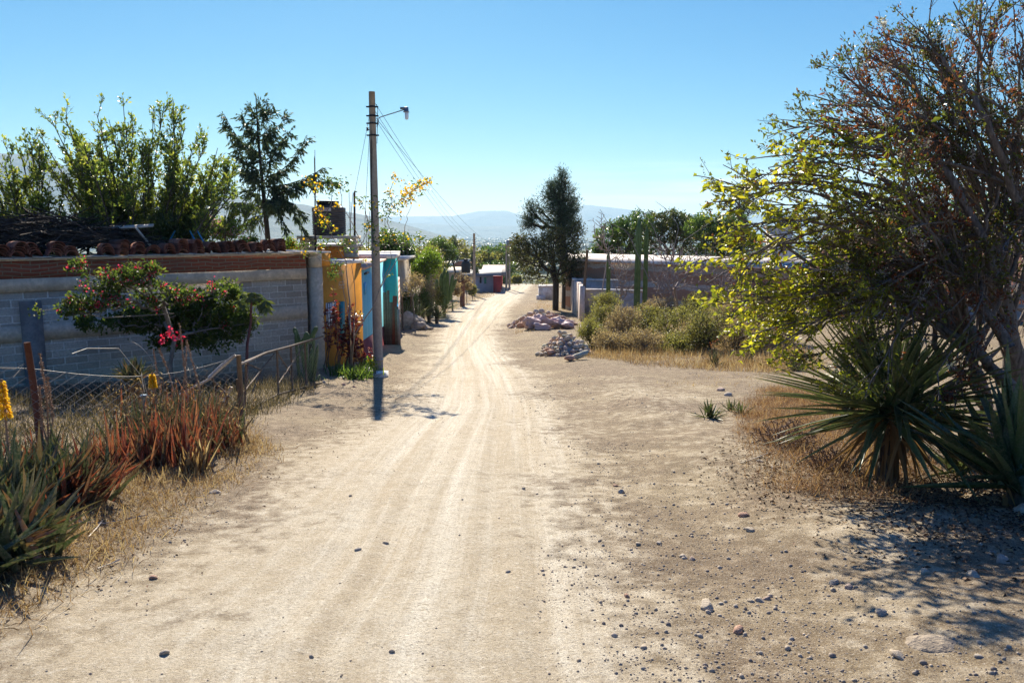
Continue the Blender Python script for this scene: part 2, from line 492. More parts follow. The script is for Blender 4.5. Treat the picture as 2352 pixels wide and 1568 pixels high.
def bez(pts, k=18):
    """smooth curve through a few control points (Catmull-Rom)"""
    P = np.array(pts, float); P = np.vstack([2 * P[0] - P[1], P, 2 * P[-1] - P[-2]]); n = len(P) - 3
    u = np.linspace(0, n - 1e-6, k); i = u.astype(int); t = (u - i)[:, None]
    a, b, c, d = P[i], P[i + 1], P[i + 2], P[i + 3]
    return .5 * ((2 * b) + (-a + c) * t + (2 * a - 5 * b + 4 * c - d) * t * t + (-a + 3 * b - 3 * c + d) * t ** 3)
def twigs(rng, C, n, t0, L, ang, bend, k=6, up=0.):
    """side shoots from curves C (m,q,3): returns (m*n,k,3), and t of each"""
    m, q = C.shape[:2]; T = unit(np.gradient(C, axis=1)); idx = np.repeat(np.arange(m), n); N = len(idx)
    t = rng.uniform(t0, 1, N); f = t * (q - 1); i = np.minimum(f.astype(int), q - 2); w = (f - i)[:, None]
    P = C[idx, i] * (1 - w) + C[idx, i + 1] * w; D = T[idx, i]
    R_ = rdirs(rng, N); R_ = unit(R_ - (R_ * D).sum(1)[:, None] * D); a = rng.uniform(ang * .5, ang * 1.4, N)[:, None]
    D = unit(D * np.cos(a) + R_ * np.sin(a) + np.array([0, 0, up])); l = (L * rng.uniform(.35, 1.25, N) * (1.15 - .55 * t))[:, None, None]
    s = np.linspace(0, 1, k)[None, :, None]; B = unit(rdirs(rng, N) + np.array([0, 0, np.sign(bend) * 1.0]))[:, None] * abs(bend)
    return P[:, None] + l * (D[:, None] * s + B * s ** 2), t
def polytubes(mb, C, r0, r1, n=4):
    m, q = C.shape[:2]; r0 = np.broadcast_to(r0, (m,)); r1 = np.broadcast_to(r1, (m,))
    for j in range(q - 1):
        f0, f1 = j / (q - 1), (j + 1) / (q - 1); sticks(mb, C[:, j], C[:, j + 1], r0 + (r1 - r0) * f0, r0 + (r1 - r0) * f1, n)
def along(rng, C, per, t0=.1):
    m, q = C.shape[:2]; idx = np.repeat(np.arange(m), rng.poisson(per, m)); N = len(idx); t = rng.uniform(t0, 1, N); f = t * (q - 1); i = np.minimum(f.astype(int), q - 2); w = (f - i)[:, None]
    return C[idx, i] * (1 - w) + C[idx, i + 1] * w, unit(C[idx, i + 1] - C[idx, i]), idx
# ---------------------------------------------------------------- ground
def ground_material():
    m = Mt('dirt_ground'); p = m.pos()
    u = m.attr('roadu'); rd = m.attr('road'); yy = m.attr('far')
    fine = m.noise(p, 55, 6, .7); mid = m.noise(p, 7, 5, .6); big = m.noise(p, .8, 4, .55)
    grain = m.noise(p, 260, 3, .7)
    # compact pale road dust
    road = m.ramp(mid, [(.28, (.48, .40, .275)), (.52, (.63, .54, .395)), (.75, (.73, .655, .505))])
    road = m.mix(m.ramp(big, [(.35, 0), (.65, .5)]), road, (.52, .41, .26))
    # lighter powdery streaks ground fine by tyres, running along the road
    cv = m.N('ShaderNodeCombineXYZ'); m.set(cv.inputs[0], u)
    sp = m.N('ShaderNodeSeparateXYZ'); m.l.new(p, sp.inputs[0]); m.set(cv.inputs[1], m.math('MULTIPLY', sp.outputs[1], .035))
    st = m.noise(m.scl(cv.outputs[0], (15, 1.8, 1)), 1.0, 6, .72, .25)
    stm = m.math('MULTIPLY', m.ramp(st, [(.47, 0), (.66, 1)]), m.ramp(u, [(.15, 0), (.32, 1), (.75, 1), (.95, 0)]))
    road = m.mix(m.math('MULTIPLY', stm, .85), road, (.84, .77, .62))
    road = m.mix(m.math('MULTIPLY', m.ramp(st, [(.3, 1), (.46, 0)]), .55), road, (.40, .315, .205))
    # verge: darker, browner, stony
    verge = m.ramp(mid, [(.3, (.13, .09, .055)), (.5, (.25, .18, .11)), (.72, (.44, .34, .22))])
    verge = m.mix(m.ramp(big, [(.4, 0), (.66, .75)]), verge, (.40, .31, .18))
    edge = m.math('ADD', rd, m.math('MULTIPLY', m.math('SUBTRACT', m.math('ADD', mid, big), 1.0), 0.85))
    e = m.ramp(edge, [(.32, 0), (.62, 1)])
    c = m.mix(e, verge, road)
    # small dark and pale grit
    vo = m.N('ShaderNodeTexVoronoi'); vo.inputs['Scale'].default_value = 38; m.l.new(p, vo.inputs['Vector'])
    pick = m.N('ShaderNodeSeparateColor'); m.l.new(vo.outputs['Color'], pick.inputs[0])
    grit = m.math('MULTIPLY', m.math('LESS_THAN', vo.outputs['Distance'], .24), m.math('GREATER_THAN', pick.outputs[0], m.math('ADD', .62, m.math('MULTIPLY', e, .22))))
    vo2 = m.N('ShaderNodeTexVoronoi'); vo2.inputs['Scale'].default_value = 105; m.l.new(p, vo2.inputs['Vector'])
    pk2 = m.N('ShaderNodeSeparateColor'); m.l.new(vo2.outputs['Color'], pk2.inputs[0])
    grit2 = m.math('MULTIPLY', m.math('LESS_THAN', vo2.outputs['Distance'], .3), m.math('GREATER_THAN', pk2.outputs[0], m.math('ADD', .45, m.math('MULTIPLY', e, .3))))
    c = m.mix(m.math('MULTIPLY', grit2, .75), c, m.mix(pk2.outputs[1], (.09, .07, .055), (.62, .54, .42)))
    c = m.mix(m.math('MULTIPLY', grit, .7), c, m.mix(pick.outputs[1], (.10, .08, .065), (.5, .43, .34)))
    c = m.mix(m.ramp(grain, [(.36, .6), (.5, 0)]), c, (.13, .09, .055))
    c = m.mix(m.ramp(m.noise(p, 120, 2, .5), [(.56, 0), (.68, .5)]), c, (.74, .66, .5))
    c = m.mix(m.ramp(fine, [(.36, .6), (.5, 0)]), c, m.mix(e, (.14, .105, .07), (.33, .26, .17)))
    c = m.mix(m.ramp(m.noise(p, 21, 4, .75), [(.34, .55), (.47, 0)]), c, m.mix(e, (.15, .11, .075), (.40, .32, .21)))
    c = m.mix(m.ramp(m.noise(p, 33, 4, .7), [(.56, 0), (.7, .5)]), c, m.mix(e, (.50, .42, .31), (.84, .77, .63)))
    # distant plain: fields, scrub
    fv = m.N('ShaderNodeTexVoronoi'); fv.inputs['Scale'].default_value = .0045; m.l.new(m.scl(p, (1, .5, 0)), fv.inputs['Vector'])
    fs = m.N('ShaderNodeSeparateColor'); m.l.new(fv.outputs['Color'], fs.inputs[0])
    fields = m.ramp(fs.outputs[0], [(0, (.05, .075, .03)), (.3, (.09, .10, .04)), (.55, (.20, .16, .08)), (.8, (.07, .08, .035)), (1, (.26, .2, .12))])
    fields = m.mix(m.ramp(m.noise(p, .02, 6, .7), [(.45, 0), (.6, .8)]), fields, (.035, .05, .02))
    c = m.mix(yy, c, fields)
    h = m.math('ADD', m.math('MULTIPLY', fine, .8), m.math('ADD', m.math('MULTIPLY', mid, .6), m.math('ADD', m.math('MULTIPLY', grit, .6), m.math('MULTIPLY', grit2, .35))))
    nr = m.bump(h, .022, 1.0); nr = m.bump(grain, .006, .8, nr)
    return m.pbr(c, .95, nr, 0, .12)
def build_ground():
    ys = [-14.0]
    while ys[-1] < 40000:
        y = ys[-1]; ys.append(y + (.05 + abs(y) * .012 if y > 0 else .35) if y < 3000 else y * 1.12)
    ys = np.array(ys)
    t = np.linspace(-1, 1, 601); us = np.sign(t) * (np.abs(t) * .35 + np.abs(t) ** 3 * .95)
    Y, U = np.meshgrid(ys, us, indexing='ij'); X = U * (np.abs(Y) + 13)
    Z = HD(X, Y)
    ru = roadu(X, Y)
    mb = MB(); n = len(us); k = len(ys)
    i = np.arange(k - 1)[:, None] * n; j = np.arange(n - 1)[None]
    F = np.stack([i + j, i + j + 1, i + n + j + 1, i + n + j], -1).reshape(-1, 4)
    mb.add(np.stack([X, Y, Z], -1).reshape(-1, 3), F)
    me = mb.mesh('ground', ground_material(), True)
    l, r = redge(Y)
    inside = np.minimum(X - l, r - X) / 1.3
    # gravelly side track joining from the right, and the bare yard edge
    inside = np.maximum(inside, .2 - np.abs(X - (r + 1.2)) * .22 - sstep(14, 22, Y) * .5)
    inside = np.where(Y > 150, 0, inside)
    for nm, a in (('roadu', ru), ('road', np.clip(inside, -1, 1.4) * .5 + .29), ('far', sstep(140, 420, Y))):
        at = me.attributes.new(nm, 'FLOAT', 'POINT'); at.data.foreach_set('value', a.reshape(-1).astype(np.float32))
    o = bpy.data.objects.new('ground', me); col.objects.link(o); o['kind'] = 'structure'
build_ground()

# ---------------------------------------------------------------- hills
def hill_material():
    m = Mt('hill_scrub'); p = m.pos()
    n = m.noise(p, .004, 7, .65)
    return m.pbr(m.ramp(n, [(.35, (.03, .04, .025)), (.6, (.07, .07, .045)), (.8, (.12, .10, .07))]), .95, m.bump(n, 60))
hm = hill_material()
def ridge(name, pts, Y, depth, seed, rough=.12):
    """pts: crest outline in survey pixels; built as a real ridge with front and back slopes"""
    P = np.array([W(px, py, Y) for px, py in pts])
    xs = np.linspace(P[0, 0], P[-1, 0], 260); cz = np.interp(xs, P[:, 0], P[:, 2]) + 60
    v = np.linspace(-1, 1, 41)
    Xg, Vg = np.meshgrid(xs, v, indexing='ij')
    shape = np.maximum(0, 1 - np.abs(Vg)) ** .85
    amp = 1 + rough * 2 * (fbm(Xg / (depth * .12), Vg * 5, seed, 5) - .5) * (1 - shape ** 3) * 2
    fine = rough * .3 * (fbm(Xg / (depth * .05), Vg * 9, seed + 9, 4) - .5)
    Z = -62 + (cz[:, None]) * np.clip(shape * amp + fine * shape, 0, 1.2)
    mb = MB(); n = len(v)
    i = np.arange(len(xs) - 1)[:, None] * n; j = np.arange(n - 1)[None]
    F = np.stack([i + j, i + n + j, i + n + j + 1, i + j + 1], -1).reshape(-1, 4)
    mb.add(np.stack([Xg, Y + Vg * depth, Z], -1).reshape(-1, 3), F)
    o = bpy.data.objects.new(name, mb.mesh(name, hm, True)); col.objects.link(o); o['kind'] = 'structure'
ridge('hills', [(-1700, 470), (-900, 380), (-300, 340), (0, 350), (90, 356), (180, 395), (260, 425), (400, 445), (560, 452), (700, 470), (800, 486), (900, 506), (1000, 535), (1060, 548)], 4200, 1200, 4)
ridge('hills', [(560, 500), (700, 490), (900, 497), (1040, 496), (1100, 485), (1160, 483), (1220, 500), (1300, 493), (1340, 470), (1375, 473), (1440, 480), (1500, 490), (1560, 494), (1640, 490), (1760, 492), (1850, 478), (1960, 470), (2060, 478), (2200, 462), (2400, 470), (2900, 500)], 10500, 1300, 14)
ridge('hills', [(760, 530), (880, 514), (960, 512), (1080, 520), (1180, 518), (1300, 522), (1420, 512), (1560, 520), (1700, 530)], 8000, 800, 24)
# ================================================================ LEFT SIDE
def E(px, py, d, rx, ry, rd, w): return (W(px, py, d), (rx * d / 1828, rd, ry * d / 1828), w)
def brickmat(name, bw, rh, c1, c2, mortar, ms=.012, stain=(.12, .10, .09), warp=0., bump=.012, stainamt=.6, axis='x'):
    m = Mt(name); v = m.co(); s = m.N('ShaderNodeSeparateXYZ'); m.l.new(v, s.inputs[0]); cb = m.N('ShaderNodeCombineXYZ')
    wob = m.noise(v, .9, 2); zz = m.math('ADD', s.outputs[2], m.math('MULTIPLY', wob, warp)) if warp else s.outputs[2]
    m.set(cb.inputs[0], s.outputs[0] if axis == 'x' else s.outputs[1]); m.set(cb.inputs[1], zz)
    b = m.N('ShaderNodeTexBrick'); m.l.new(cb.outputs[0], b.inputs['Vector'])
    b.inputs['Scale'].default_value = 1; b.inputs['Brick Width'].default_value = bw; b.inputs['Row Height'].default_value = rh
    b.inputs['Mortar Size'].default_value = ms; b.inputs['Mortar Smooth'].default_value = .25; b.inputs['Bias'].default_value = -.1
    m.set(b.inputs['Color1'], c1); m.set(b.inputs['Color2'], c2); m.set(b.inputs['Mortar'], mortar)
    n = m.noise(v, 22, 6, .7); n2 = m.noise(v, 1.1, 4, .6)
    c = m.mix(m.ramp(n, [(.35, .45), (.6, 0)]), b.outputs['Color'], stain)
    c = m.mix(m.ramp(n2, [(.5, 0), (.7, stainamt)]), c, stain)
    h = m.math('ADD', m.math('MULTIPLY', b.outputs['Fac'], -1.0), m.math('MULTIPLY', n, .5))
    return m.pbr(c, .92, m.bump(h, bump), 0, .2)
M_block = brickmat('cinder_block', .41, .143, (.42, .34, .25), (.64, .54, .41), (.78, .70, .56), .014, stain=(.2, .16, .12), stainamt=.3, bump=.03)
M_brick = brickmat('red_brick', .30, .075, (.30, .07, .035), (.20, .06, .04), (.26, .20, .14), .012, warp=.22, stain=(.16, .10, .07))
M_conc = plain('grey_concrete', (.56, .47, .35), .9, bump=.01, c2=(.36, .31, .24), scale=14)
M_concd = plain('dark_concrete', (.2, .19, .17), .9, bump=.008, c2=(.13, .12, .115), scale=10)
M_white = plain('whitewash', (.72, .68, .62), .85, bump=.012, c2=(.45, .38, .32), scale=12)
M_wood = plain('weathered_wood', (.16, .115, .08), .85, bump=.006, scale=30, c2=(.08, .055, .04))
M_paleW = plain('sunbleached_wood', (.52, .46, .38), .8, bump=.004, scale=30, c2=(.34, .28, .22))
M_rust = plain('rusty_iron', (.10, .045, .03), .75, .2, scale=40)
M_dark = plain('dark_metal', (.035, .035, .037), .55, .6, scale=20)
M_galv = plain('galvanised_wire', (.30, .29, .28), .45, .8, scale=20)
BK = bark('brown_bark'); BKg = bark('grey_bark', (.30, .26, .22), (.12, .10, .08)); BKd = bark('dark_bark', (.07, .052, .04), (.025, .018, .014))

# ---- grey block house whose road wall is shaded
C1 = W(735, 870, 19.0); ROT = math.atan2(4.6, 4.65)
hx, hy = float(C1[0]), 19.0
house = thing('block_house', 'low grey concrete block house with red brick band, along the dirt road', 'house', (hx, hy, -1.8), ROT)
ZT = 1.06 + 1.8                    # wall top above the house origin
Lw = 13.0
def lp(x, y, z=0):                  # house-local to world
    c, s = math.cos(ROT), math.sin(ROT); return np.array([hx + x * c - y * s, hy + x * s + y * c, z - 1.8])
mb = MB(); mb.box((-Lw / 2 - .14, .1, (ZT - .58) / 2 - .5), (Lw - .28, .2, ZT - .58 + 1.0)); mb.box((-.13, 1.5, ZT / 2 - .6), (.2, 2.6, ZT + .9)); mb.box((-Lw + .1, 1.5, ZT / 2 - .6), (.2, 2.6, ZT + .9)); mb.box((-Lw / 2, 2.75, ZT / 2 - .6), (Lw - .1, .12, ZT + .9))
part('wall', mb, M_block, house, False)
mb = MB(); mb.box((-Lw / 2 - .14, .085, ZT - .455), (Lw - .28, .23, .25)); mb.box((-Lw / 2 - .14, .09, ZT - 1.35), (Lw - .28, .215, .30))
part('ring_beam', mb, M_conc, house, False)
mb = MB(); mb.box((-Lw / 2 - .14, .083, ZT - .165), (Lw - .29, .236, .33)); part('brick_band', mb, M_brick, house, False)
mb = MB(); mb.box((-.01, .08, ZT / 2 - .5 - .16), (.29, .26, ZT + .99 - .33)); mb.box((-.01, .085, ZT - .16), (.285, .25, .32)); part('column', mb, M_conc, house, False)
mb = MB(); mb.box((-6.05, .07, (ZT - .75) / 2 - .5), (.36, .26, ZT - .75 + 1)); part('column', mb, M_concd, house, False)
mb = MB(); mb.box((-Lw / 2, 1.5, ZT - .03), (Lw - .1, 2.6, .12)); mb.box((-Lw / 2, .06, ZT + .012), (Lw + .1, .36, .035))
for k in range(40):
    x = -.2 - k * .33; mb.box((x, .0, ZT + .045 + .01 * math.sin(k * 2.3)), (.3, .42 + .05 * math.sin(k), .022), rz=.05 * math.sin(k * 1.7))
part('roof', mb, M_conc, house, False)

# ---- stacked barrel tiles along the wall top
def tilemat():
    m = Mt('clay_tile'); v = m.co(); oi = m.N('ShaderNodeObjectInfo').outputs['Random']
    n = m.noise(v, 30, 5, .65)
    c = m.ramp(m.math('ADD', m.math('MULTIPLY', n, .6), m.math('MULTIPLY', oi, .45)), [(.2, (.06, .025, .018)), (.5, (.18, .06, .035)), (.75, (.28, .12, .075)), (.95, (.42, .30, .22))])
    c = m.mix(m.ramp(m.noise(v, 6, 4), [(.55, 0), (.7, .8)]), c, (.10, .075, .06))
    return m.pbr(c, .9, m.bump(n, .006), 0, .15)
M_tile = tilemat()
def barrel_tile(r0=.115, r1=.095, L=.42, th=.014):
    mb = MB(); n = 13; a = np.linspace(R(4), R(176), n)
    rings = []
    for (y, r) in ((0, r0), (L * .5, (r0 + r1) / 2), (L, r1)):
        rings.append(np.stack([np.cos(a) * r, np.full(n, y), np.sin(a) * r * .95], -1)); rings.append(np.stack([np.cos(a) * (r - th), np.full(n, y), np.sin(a) * (r - th) * .95], -1))
    V = np.concatenate(rings)
    F = []
    for j in range(n - 1):
        for k in (0, 2): F.append([k * n + j, k * n + j + 1, (k + 2) * n + j + 1, (k + 2) * n + j]); F.append([(k + 1) * n + j, (k + 3) * n + j, (k + 3) * n + j + 1, (k + 1) * n + j + 1])
        F.append([j, n + j, n + j + 1, j + 1]); F.append([4 * n + j, 4 * n + j + 1, 5 * n + j + 1, 5 * n + j])
    for j in (0, n - 1):
        for k in (0, 2): F.append([k * n + j, (k + 2) * n + j, (k + 3) * n + j, (k + 1) * n + j])
    mb.add(V, F); return mb
rng = np.random.default_rng(5)
tile0 = single('clay_tile', barrel_tile(), M_tile, 'x', 'roof tile', (0, 0, 0))
tme = [tile0.data, barrel_tile(.125, .10, .40).mesh('roof_tile', M_tile), barrel_tile(.105, .09, .44).mesh('roof_tile', M_tile)]
first = True; x = -.95
LEV = ['bottom tile', 'second tile up', 'third tile up', 'fourth tile up', 'fifth tile up', 'sixth tile up']
stk = 0
while x > -12.6:
    nt = int(rng.choice([4, 5, 5, 6, 3])) if x > -7.5 else int(rng.choice([3, 4, 5]))
    if rng.uniform() < .07: x -= .3; continue
    yaw = rng.normal(0, .12); mi = int(rng.integers(3)); lean = rng.normal(0, .012)
    for k in range(nt):
        o = tile0 if first else tile0.copy()
        if not first: col.objects.link(o)
        first = False
        o.data = tme[mi]
        q = lp(x + lean * k, -.14 + rng.normal(0, .012) + .012 * k, ZT + .055 + k * .043)
        o.location = q; o.rotation_euler = (rng.normal(0, .03) + .04, rng.normal(0, .05), ROT + yaw + rng.normal(0, .06)); s = 1 + rng.normal(0, .03); o.scale = (s, s, s)
        tag(o, kind='thing', label='red clay barrel tile, %s in a nested stack on the grey house wall' % LEV[k], cat='roof tile', group='clay tiles stacked along the wall top')
    stk += 1
    x -= rng.uniform(.27, .36)

# ---- pale rubble between tiles, firewood heaps, a board and blue sticks behind the wall
def heap(name, label, c, ax, n, L, r, mat, seed, rz, flat=.25):
    rng = np.random.default_rng(seed); mb = MB()
    for k in range(n):
        u = rng.uniform(-1, 1); v = rng.uniform(-1, 1); h = rng.uniform(0, 1) * max(0, 1 - u * u * .9 - v * v * .4)
        p = np.array([u * ax[0], v * ax[1], h * ax[2]]); az = rng.normal(0, .5); l = L * rng.uniform(.4, 1.1)
        d = np.array([math.cos(az), math.sin(az), rng.normal(0, flat)]) * l / 2
        m = rng.normal(0, .04, 3) * l
        c_, s_ = math.cos(rz), math.sin(rz); Rm = np.array([[c_, -s_, 0], [s_, c_, 0], [0, 0, 1]])
        pts = np.array([p - d, p + m, p + d]) @ Rm.T + np.asarray(c)
        rr = r * rng.uniform(.4, 1.5)
        mb.tube(pts, [rr, rr * .9, rr * .6], 5)
    return single(name, mb, mat, label, 'firewood heap', c)
c = W(75, 560, 16.0); heap('brushwood_heap', 'big dark heap of dry branches behind the tile stacks at picture edge', c, (1.5, .8, .62), 420, 1.5, .014, BKd, 3, ROT)
c = W(278, 560, 17.5); heap('firewood_heap', 'smaller heap of firewood with a grey board on top, behind the tiles', c, (.62, .5, .42), 150, .8, .02, BKd, 4, ROT)
mb = MB(); mb.box((0, 0, 0), (1.0, .16, .03)); o = single('wooden_board', mb, M_paleW, 'grey weathered board lying on the smaller firewood heap', 'board', (0, 0, 0)); o.location = W(295, 521, 17.3); o.rotation_euler = (.3, -.06, ROT - .5)
mb = MB(); mb.box((0, 0, 0), (.5, .08, .03)); o = single('wooden_board', mb, M_paleW, 'short board leaning steeply against the smaller firewood heap', 'board', (0, 0, 0)); o.location = W(330, 545, 17.0); o.rotation_euler = (.1, .95, ROT)
M_blue = plain('blue_paint', (.03, .22, .42), .5)
for (a, b, l) in (((388, 556), (402, 530), 'blue stick leaning left above the stacked tiles'), ((436, 530), (450, 556), 'blue stick leaning right above the stacked tiles, left one of two parallel'), ((452, 528), (468, 556), 'blue stick leaning right above the stacked tiles, right one of two parallel')):
    mb = MB(); mb.tube([W(*a, 18), W(*b, 18)], .016, 6); single('blue_stick', mb, M_blue, l, 'stick', W(*b, 18), 'blue sticks behind the tiles')
# ---- rebar starter bars
def rebar(px, y0, y1, d, k, label, seed, spread=.05, ties=True):
    rng = np.random.default_rng(seed); a, b = W(px, y1, d), W(px, y0, d)
    t = thing('rebar_bundle', label, 'rebar', a, 0, 'rebar starter bars above the roofs')
    for i in range(k):
        u = rng.uniform(-1, 1, 2) * spread; v = rng.uniform(-1, 1, 2) * spread * 1.4
        top = b + np.array([v[0], v[1], -rng.uniform(0, .25) * (b[2] - a[2])])
        mb = MB(); m = (a + top) / 2 + np.array([u[0] * .6, u[1] * .6, 0]); mb.tube([a + np.array([u[0], u[1], 0]), m, top], .0075, 5)
        part('bar', mb, M_rust, t)
    if ties:
        for f in (.15, .35, .55):
            mb = MB(); p = a + (b - a) * f; s = spread * 1.1
            mb.tube([p + np.array(q) for q in ((-s, -s, 0), (s, -s, 0), (s, s, 0), (-s, s, 0), (-s, -s, 0))], .004, 4)
            part('stirrup', mb, M_rust, t)
rebar(724, 343, 585, 22.5, 4, 'tallest bundle of rusty rebar, just left of the water tank', 1)
rebar(762, 406, 470, 25, 1, 'single rusty bar rising behind the water tank lid', 2, .01, False)
rebar(806, 438, 575, 24, 3, 'thin rusty bars just right of the water tank', 3, .07)
rebar(843, 470, 575, 24.5, 3, 'rusty bars close to the left side of the concrete pole', 4, .06)
rebar(884, 505, 580, 27, 2, 'short bars above turquoise wall, right of the concrete pole', 5, .05)
rebar(935, 545, 585, 33, 3, 'low cluster of bars beyond the turquoise wall', 6, .2, False)
rebar(65, 355, 560, 17.5, 2, 'dark bars standing before the leftmost tree', 7, .03)
rebar(205, 400, 575, 18.5, 2, 'thin dark bars between the two left trees', 8, .02)
rebar(515, 505, 570, 19, 3, 'short bars beside the pink flowering shrub', 9, .03)
rebar(690, 540, 575, 21, 3, 'short bars left of the block piers under the tank', 10, .15, False)
rebar(608, 500, 572, 23, 2, 'bars beside the conifer trunk', 11, .2, False)
# tall iron pipe with bent top
mb = MB(); mb.tube([W(815, 575, 23.5), W(814, 445, 23.5), W(815, 440, 23.5), W(822, 440, 23.5)], .03, 8); single('vent_pipe', mb, M_rust, 'upright iron pipe with bent top between tank and concrete pole', 'pipe', W(815, 575, 23.5))

# ---- yellow house
def at_wall(px, A, B):
    u = (px - 1176) / 1828.0 / (cP + 0)   # small pitch term ignored
    A = np.array(A, float); B = np.array(B, float); d = B - A
    # solve A+t d = s*(u,1)
    k = (u * A[1] - A[0]) / (d[0] - u * d[1]); return A + k * d
YA, YB = (hx + .02, 19.06), (-4.02, 21.3)
M_yel = plain('ochre_paint', (.62, .27, .035), .8, var=.14, c2=(.46, .19, .03), scale=5, bump=.004)
M_yeld = plain('orange_paint', (.55, .2, .03), .8, var=.15, c2=(.35, .14, .03), scale=4)
yh = thing('yellow_house', 'ochre yellow house wall with flat slab roof beside the grey block house', 'house', (hx, 19, -1.85))
ydir = np.array(YB) - np.array(YA); ydir /= np.linalg.norm(ydir); ynor = np.array([ydir[1], -ydir[0]])
mb = MB(); mb.prism([YA, YB, (-8.2, 24.0), (-7.6, 22.4)], -2.9, .76); part('wall', mb, M_yel, yh)
yq = np.array(YA) + ydir * .62
mb = MB(); mb.prism([(YA[0], YA[1] + .01) + ynor * .004, yq + ynor * .004, (-8.0, 23.2), (-7.6, 22.5)], .76, 1.06); part('parapet', mb, M_yel, yh)
mb = MB(); mb.prism([yq + ynor * .12, np.array(YB) + ynor * .1 + ydir * .1, (-7.5, 24.2), (-8.2, 23.3)], .764, .84); mb.prism([(YA[0] - .1, YA[1] - .0), yq + ynor * .03, (-8.0, 23.2), (-7.65, 22.5)], 1.064, 1.10)
part('roof', mb, M_white, yh)
mb = MB(); mb.prism([(-6.2, 24.2), (-4.75, 24.8), (-5.4, 27.5), (-9, 27)], -2.9, 1.12); part('rear_wall', mb, M_yeld, yh)
mb = MB(); mb.prism([(-6.3, 24.1), (-4.6, 24.75), (-5.3, 27.6), (-9.1, 27.1)], 1.124, 1.18); part('rear_roof', mb, M_white, yh)
def wallbox(A, B, s, z, w, h, off, th, rz=None):
    A = np.array(A, float); B = np.array(B, float); d = (B - A) / np.linalg.norm(B - A); nn = np.array([d[1], -d[0]])
    p = A + d * s + nn * (off); return (p[0], p[1], z), (w, th, h), math.atan2(d[1], d[0])
def seg_s(px, A, B):
    q = at_wall(px, A, B); return float(np.linalg.norm(q - np.array(A)))
def zat(py, Y): return float(W(1176, py, Y)[2])
s0, s1 = seg_s(751, YA, YB), seg_s(771, YA, YB); z0, z1 = zat(752, 19.6), zat(694, 19.6)
mb = MB(); c_, s_, r_ = wallbox(YA, YB, (s0 + s1) / 2, (z0 + z1) / 2, s1 - s0, z1 - z0, .01, .05); mb.box(c_, s_, r_)
M_pale = plain('pale_blue_paint', (.62, .68, .78), .5)
wnd = part('window', mb, M_pale, yh)
mb = MB()
for k in range(5):
    c_, s_, r_ = wallbox(YA, YB, s0 + (s1 - s0) * k / 4, (z0 + z1) / 2, .012, z1 - z0, .05, .012); mb.box(c_, s_, r_)
for k in range(6):
    c_, s_, r_ = wallbox(YA, YB, (s0 + s1) / 2, z0 + (z1 - z0) * k / 5, s1 - s0, .012, .062, .01); mb.box(c_, s_, r_)
part('grille', mb, M_dark, wnd)
s2, s3 = seg_s(781, YA, YB), seg_s(790, YA, YB)
mb = MB(); zb = zat(790, 20.2); c_, s_, r_ = wallbox(YA, YB, (s2 + s3) / 2, (zat(692, 20.2) + zb) / 2, s3 - s2, zat(692, 20.2) - zb, .02, .07); mb.box(c_, s_, r_)
M_teal = plain('teal_paint', (.015, .17, .2), .5, c2=(.01, .08, .14))
part('door', mb, M_teal, yh)
mb = MB(); rng = np.random.default_rng(3)       # faded hand-painted marks
M_mark = plain('faded_paint', (.55, .42, .33), .8)
for (px0, px1, py0, py1) in ((783, 792, 622, 633), (782, 795, 646, 662)):
    sa, sb = seg_s(px0, YA, YB), seg_s(px1, YA, YB); za, zb = zat(py1, 20.2), zat(py0, 20.2)
    for k in range(7):
        f = k / 6; c_, s_, r_ = wallbox(YA, YB, sa + (sb - sa) * f, za + (zb - za) * (.5 + .25 * math.sin(k * 2.1)), .014, (zb - za) * (.35 + .3 * abs(math.cos(k * 1.3))), .006, .004); mb.box(c_, s_, r_)
    for f in (0.05, .95, .5):
        c_, s_, r_ = wallbox(YA, YB, (sa + sb) / 2, za + (zb - za) * f, (sb - sa), .012, .0075, .004); mb.box(c_, s_, r_)
part('painted_mark', mb, M_mark, yh)

# ---- light-blue and turquoise house
BA, BB = (-4.045, 21.34), (-4.56, 28.5)
def bluemat():
    m = Mt('washed_blue_paint'); v = m.co()
    n = m.noise(m.scl(v, (1, 1, .12)), 9, 6, .65); n2 = m.noise(v, 3, 4)
    c = m.ramp(n, [(.3, (.16, .50, .60)), (.55, (.25, .60, .68)), (.75, (.45, .68, .70))])
    c = m.mix(m.ramp(n2, [(.5, 0), (.7, .4)]), c, (.09, .42, .52)); return m.pbr(c, .75)
M_blu = bluemat()
M_tur = plain('turquoise_paint', (.03, .42, .42), .7, var=.1, c2=(.03, .36, .40)); M_dbl = plain('deep_blue_paint', (.01, .16, .33), .7)
M_mar = plain('maroon_paint', (.24, .06, .06), .8, c2=(.15, .04, .045))
bh = thing('blue_house', 'light blue house wall with maroon skirting behind the concrete pole', 'house', (-4.1, 21.4, -1.95))
bdir = np.array(BB) - np.array(BA); bdir /= np.linalg.norm(bdir); bn = np.array([bdir[1], -bdir[0]])
ztb = zat(617, 21.3)
mb = MB(); mb.prism([BA, BB, (-8, 28.4), (-8, 24.6)], -3.2, .56); part('wall', mb, M_blu, bh)
mb = MB(); mb.prism([np.array(BA) + bn * .02, np.array(BB) + bn * .02, np.array(BB) - bn * .1, np.array(BA) - bn * .1], -3.2, [-1.35, -1.75, -1.75, -1.35]); part('skirting', mb, M_mar, bh)
mb = MB(); mb.prism([np.array(BA) + bn * .1 - bdir * .02, np.array(BB) + bn * .1, (-8, 28.4), (-8, 24.7)], .564, .63); part('roof', mb, plain('terracotta_slab', (.55, .36, .27), .85, c2=(.62, .5, .42)), bh)
s0, s1 = seg_s(838, BA, BB), seg_s(842.5, BA, BB)
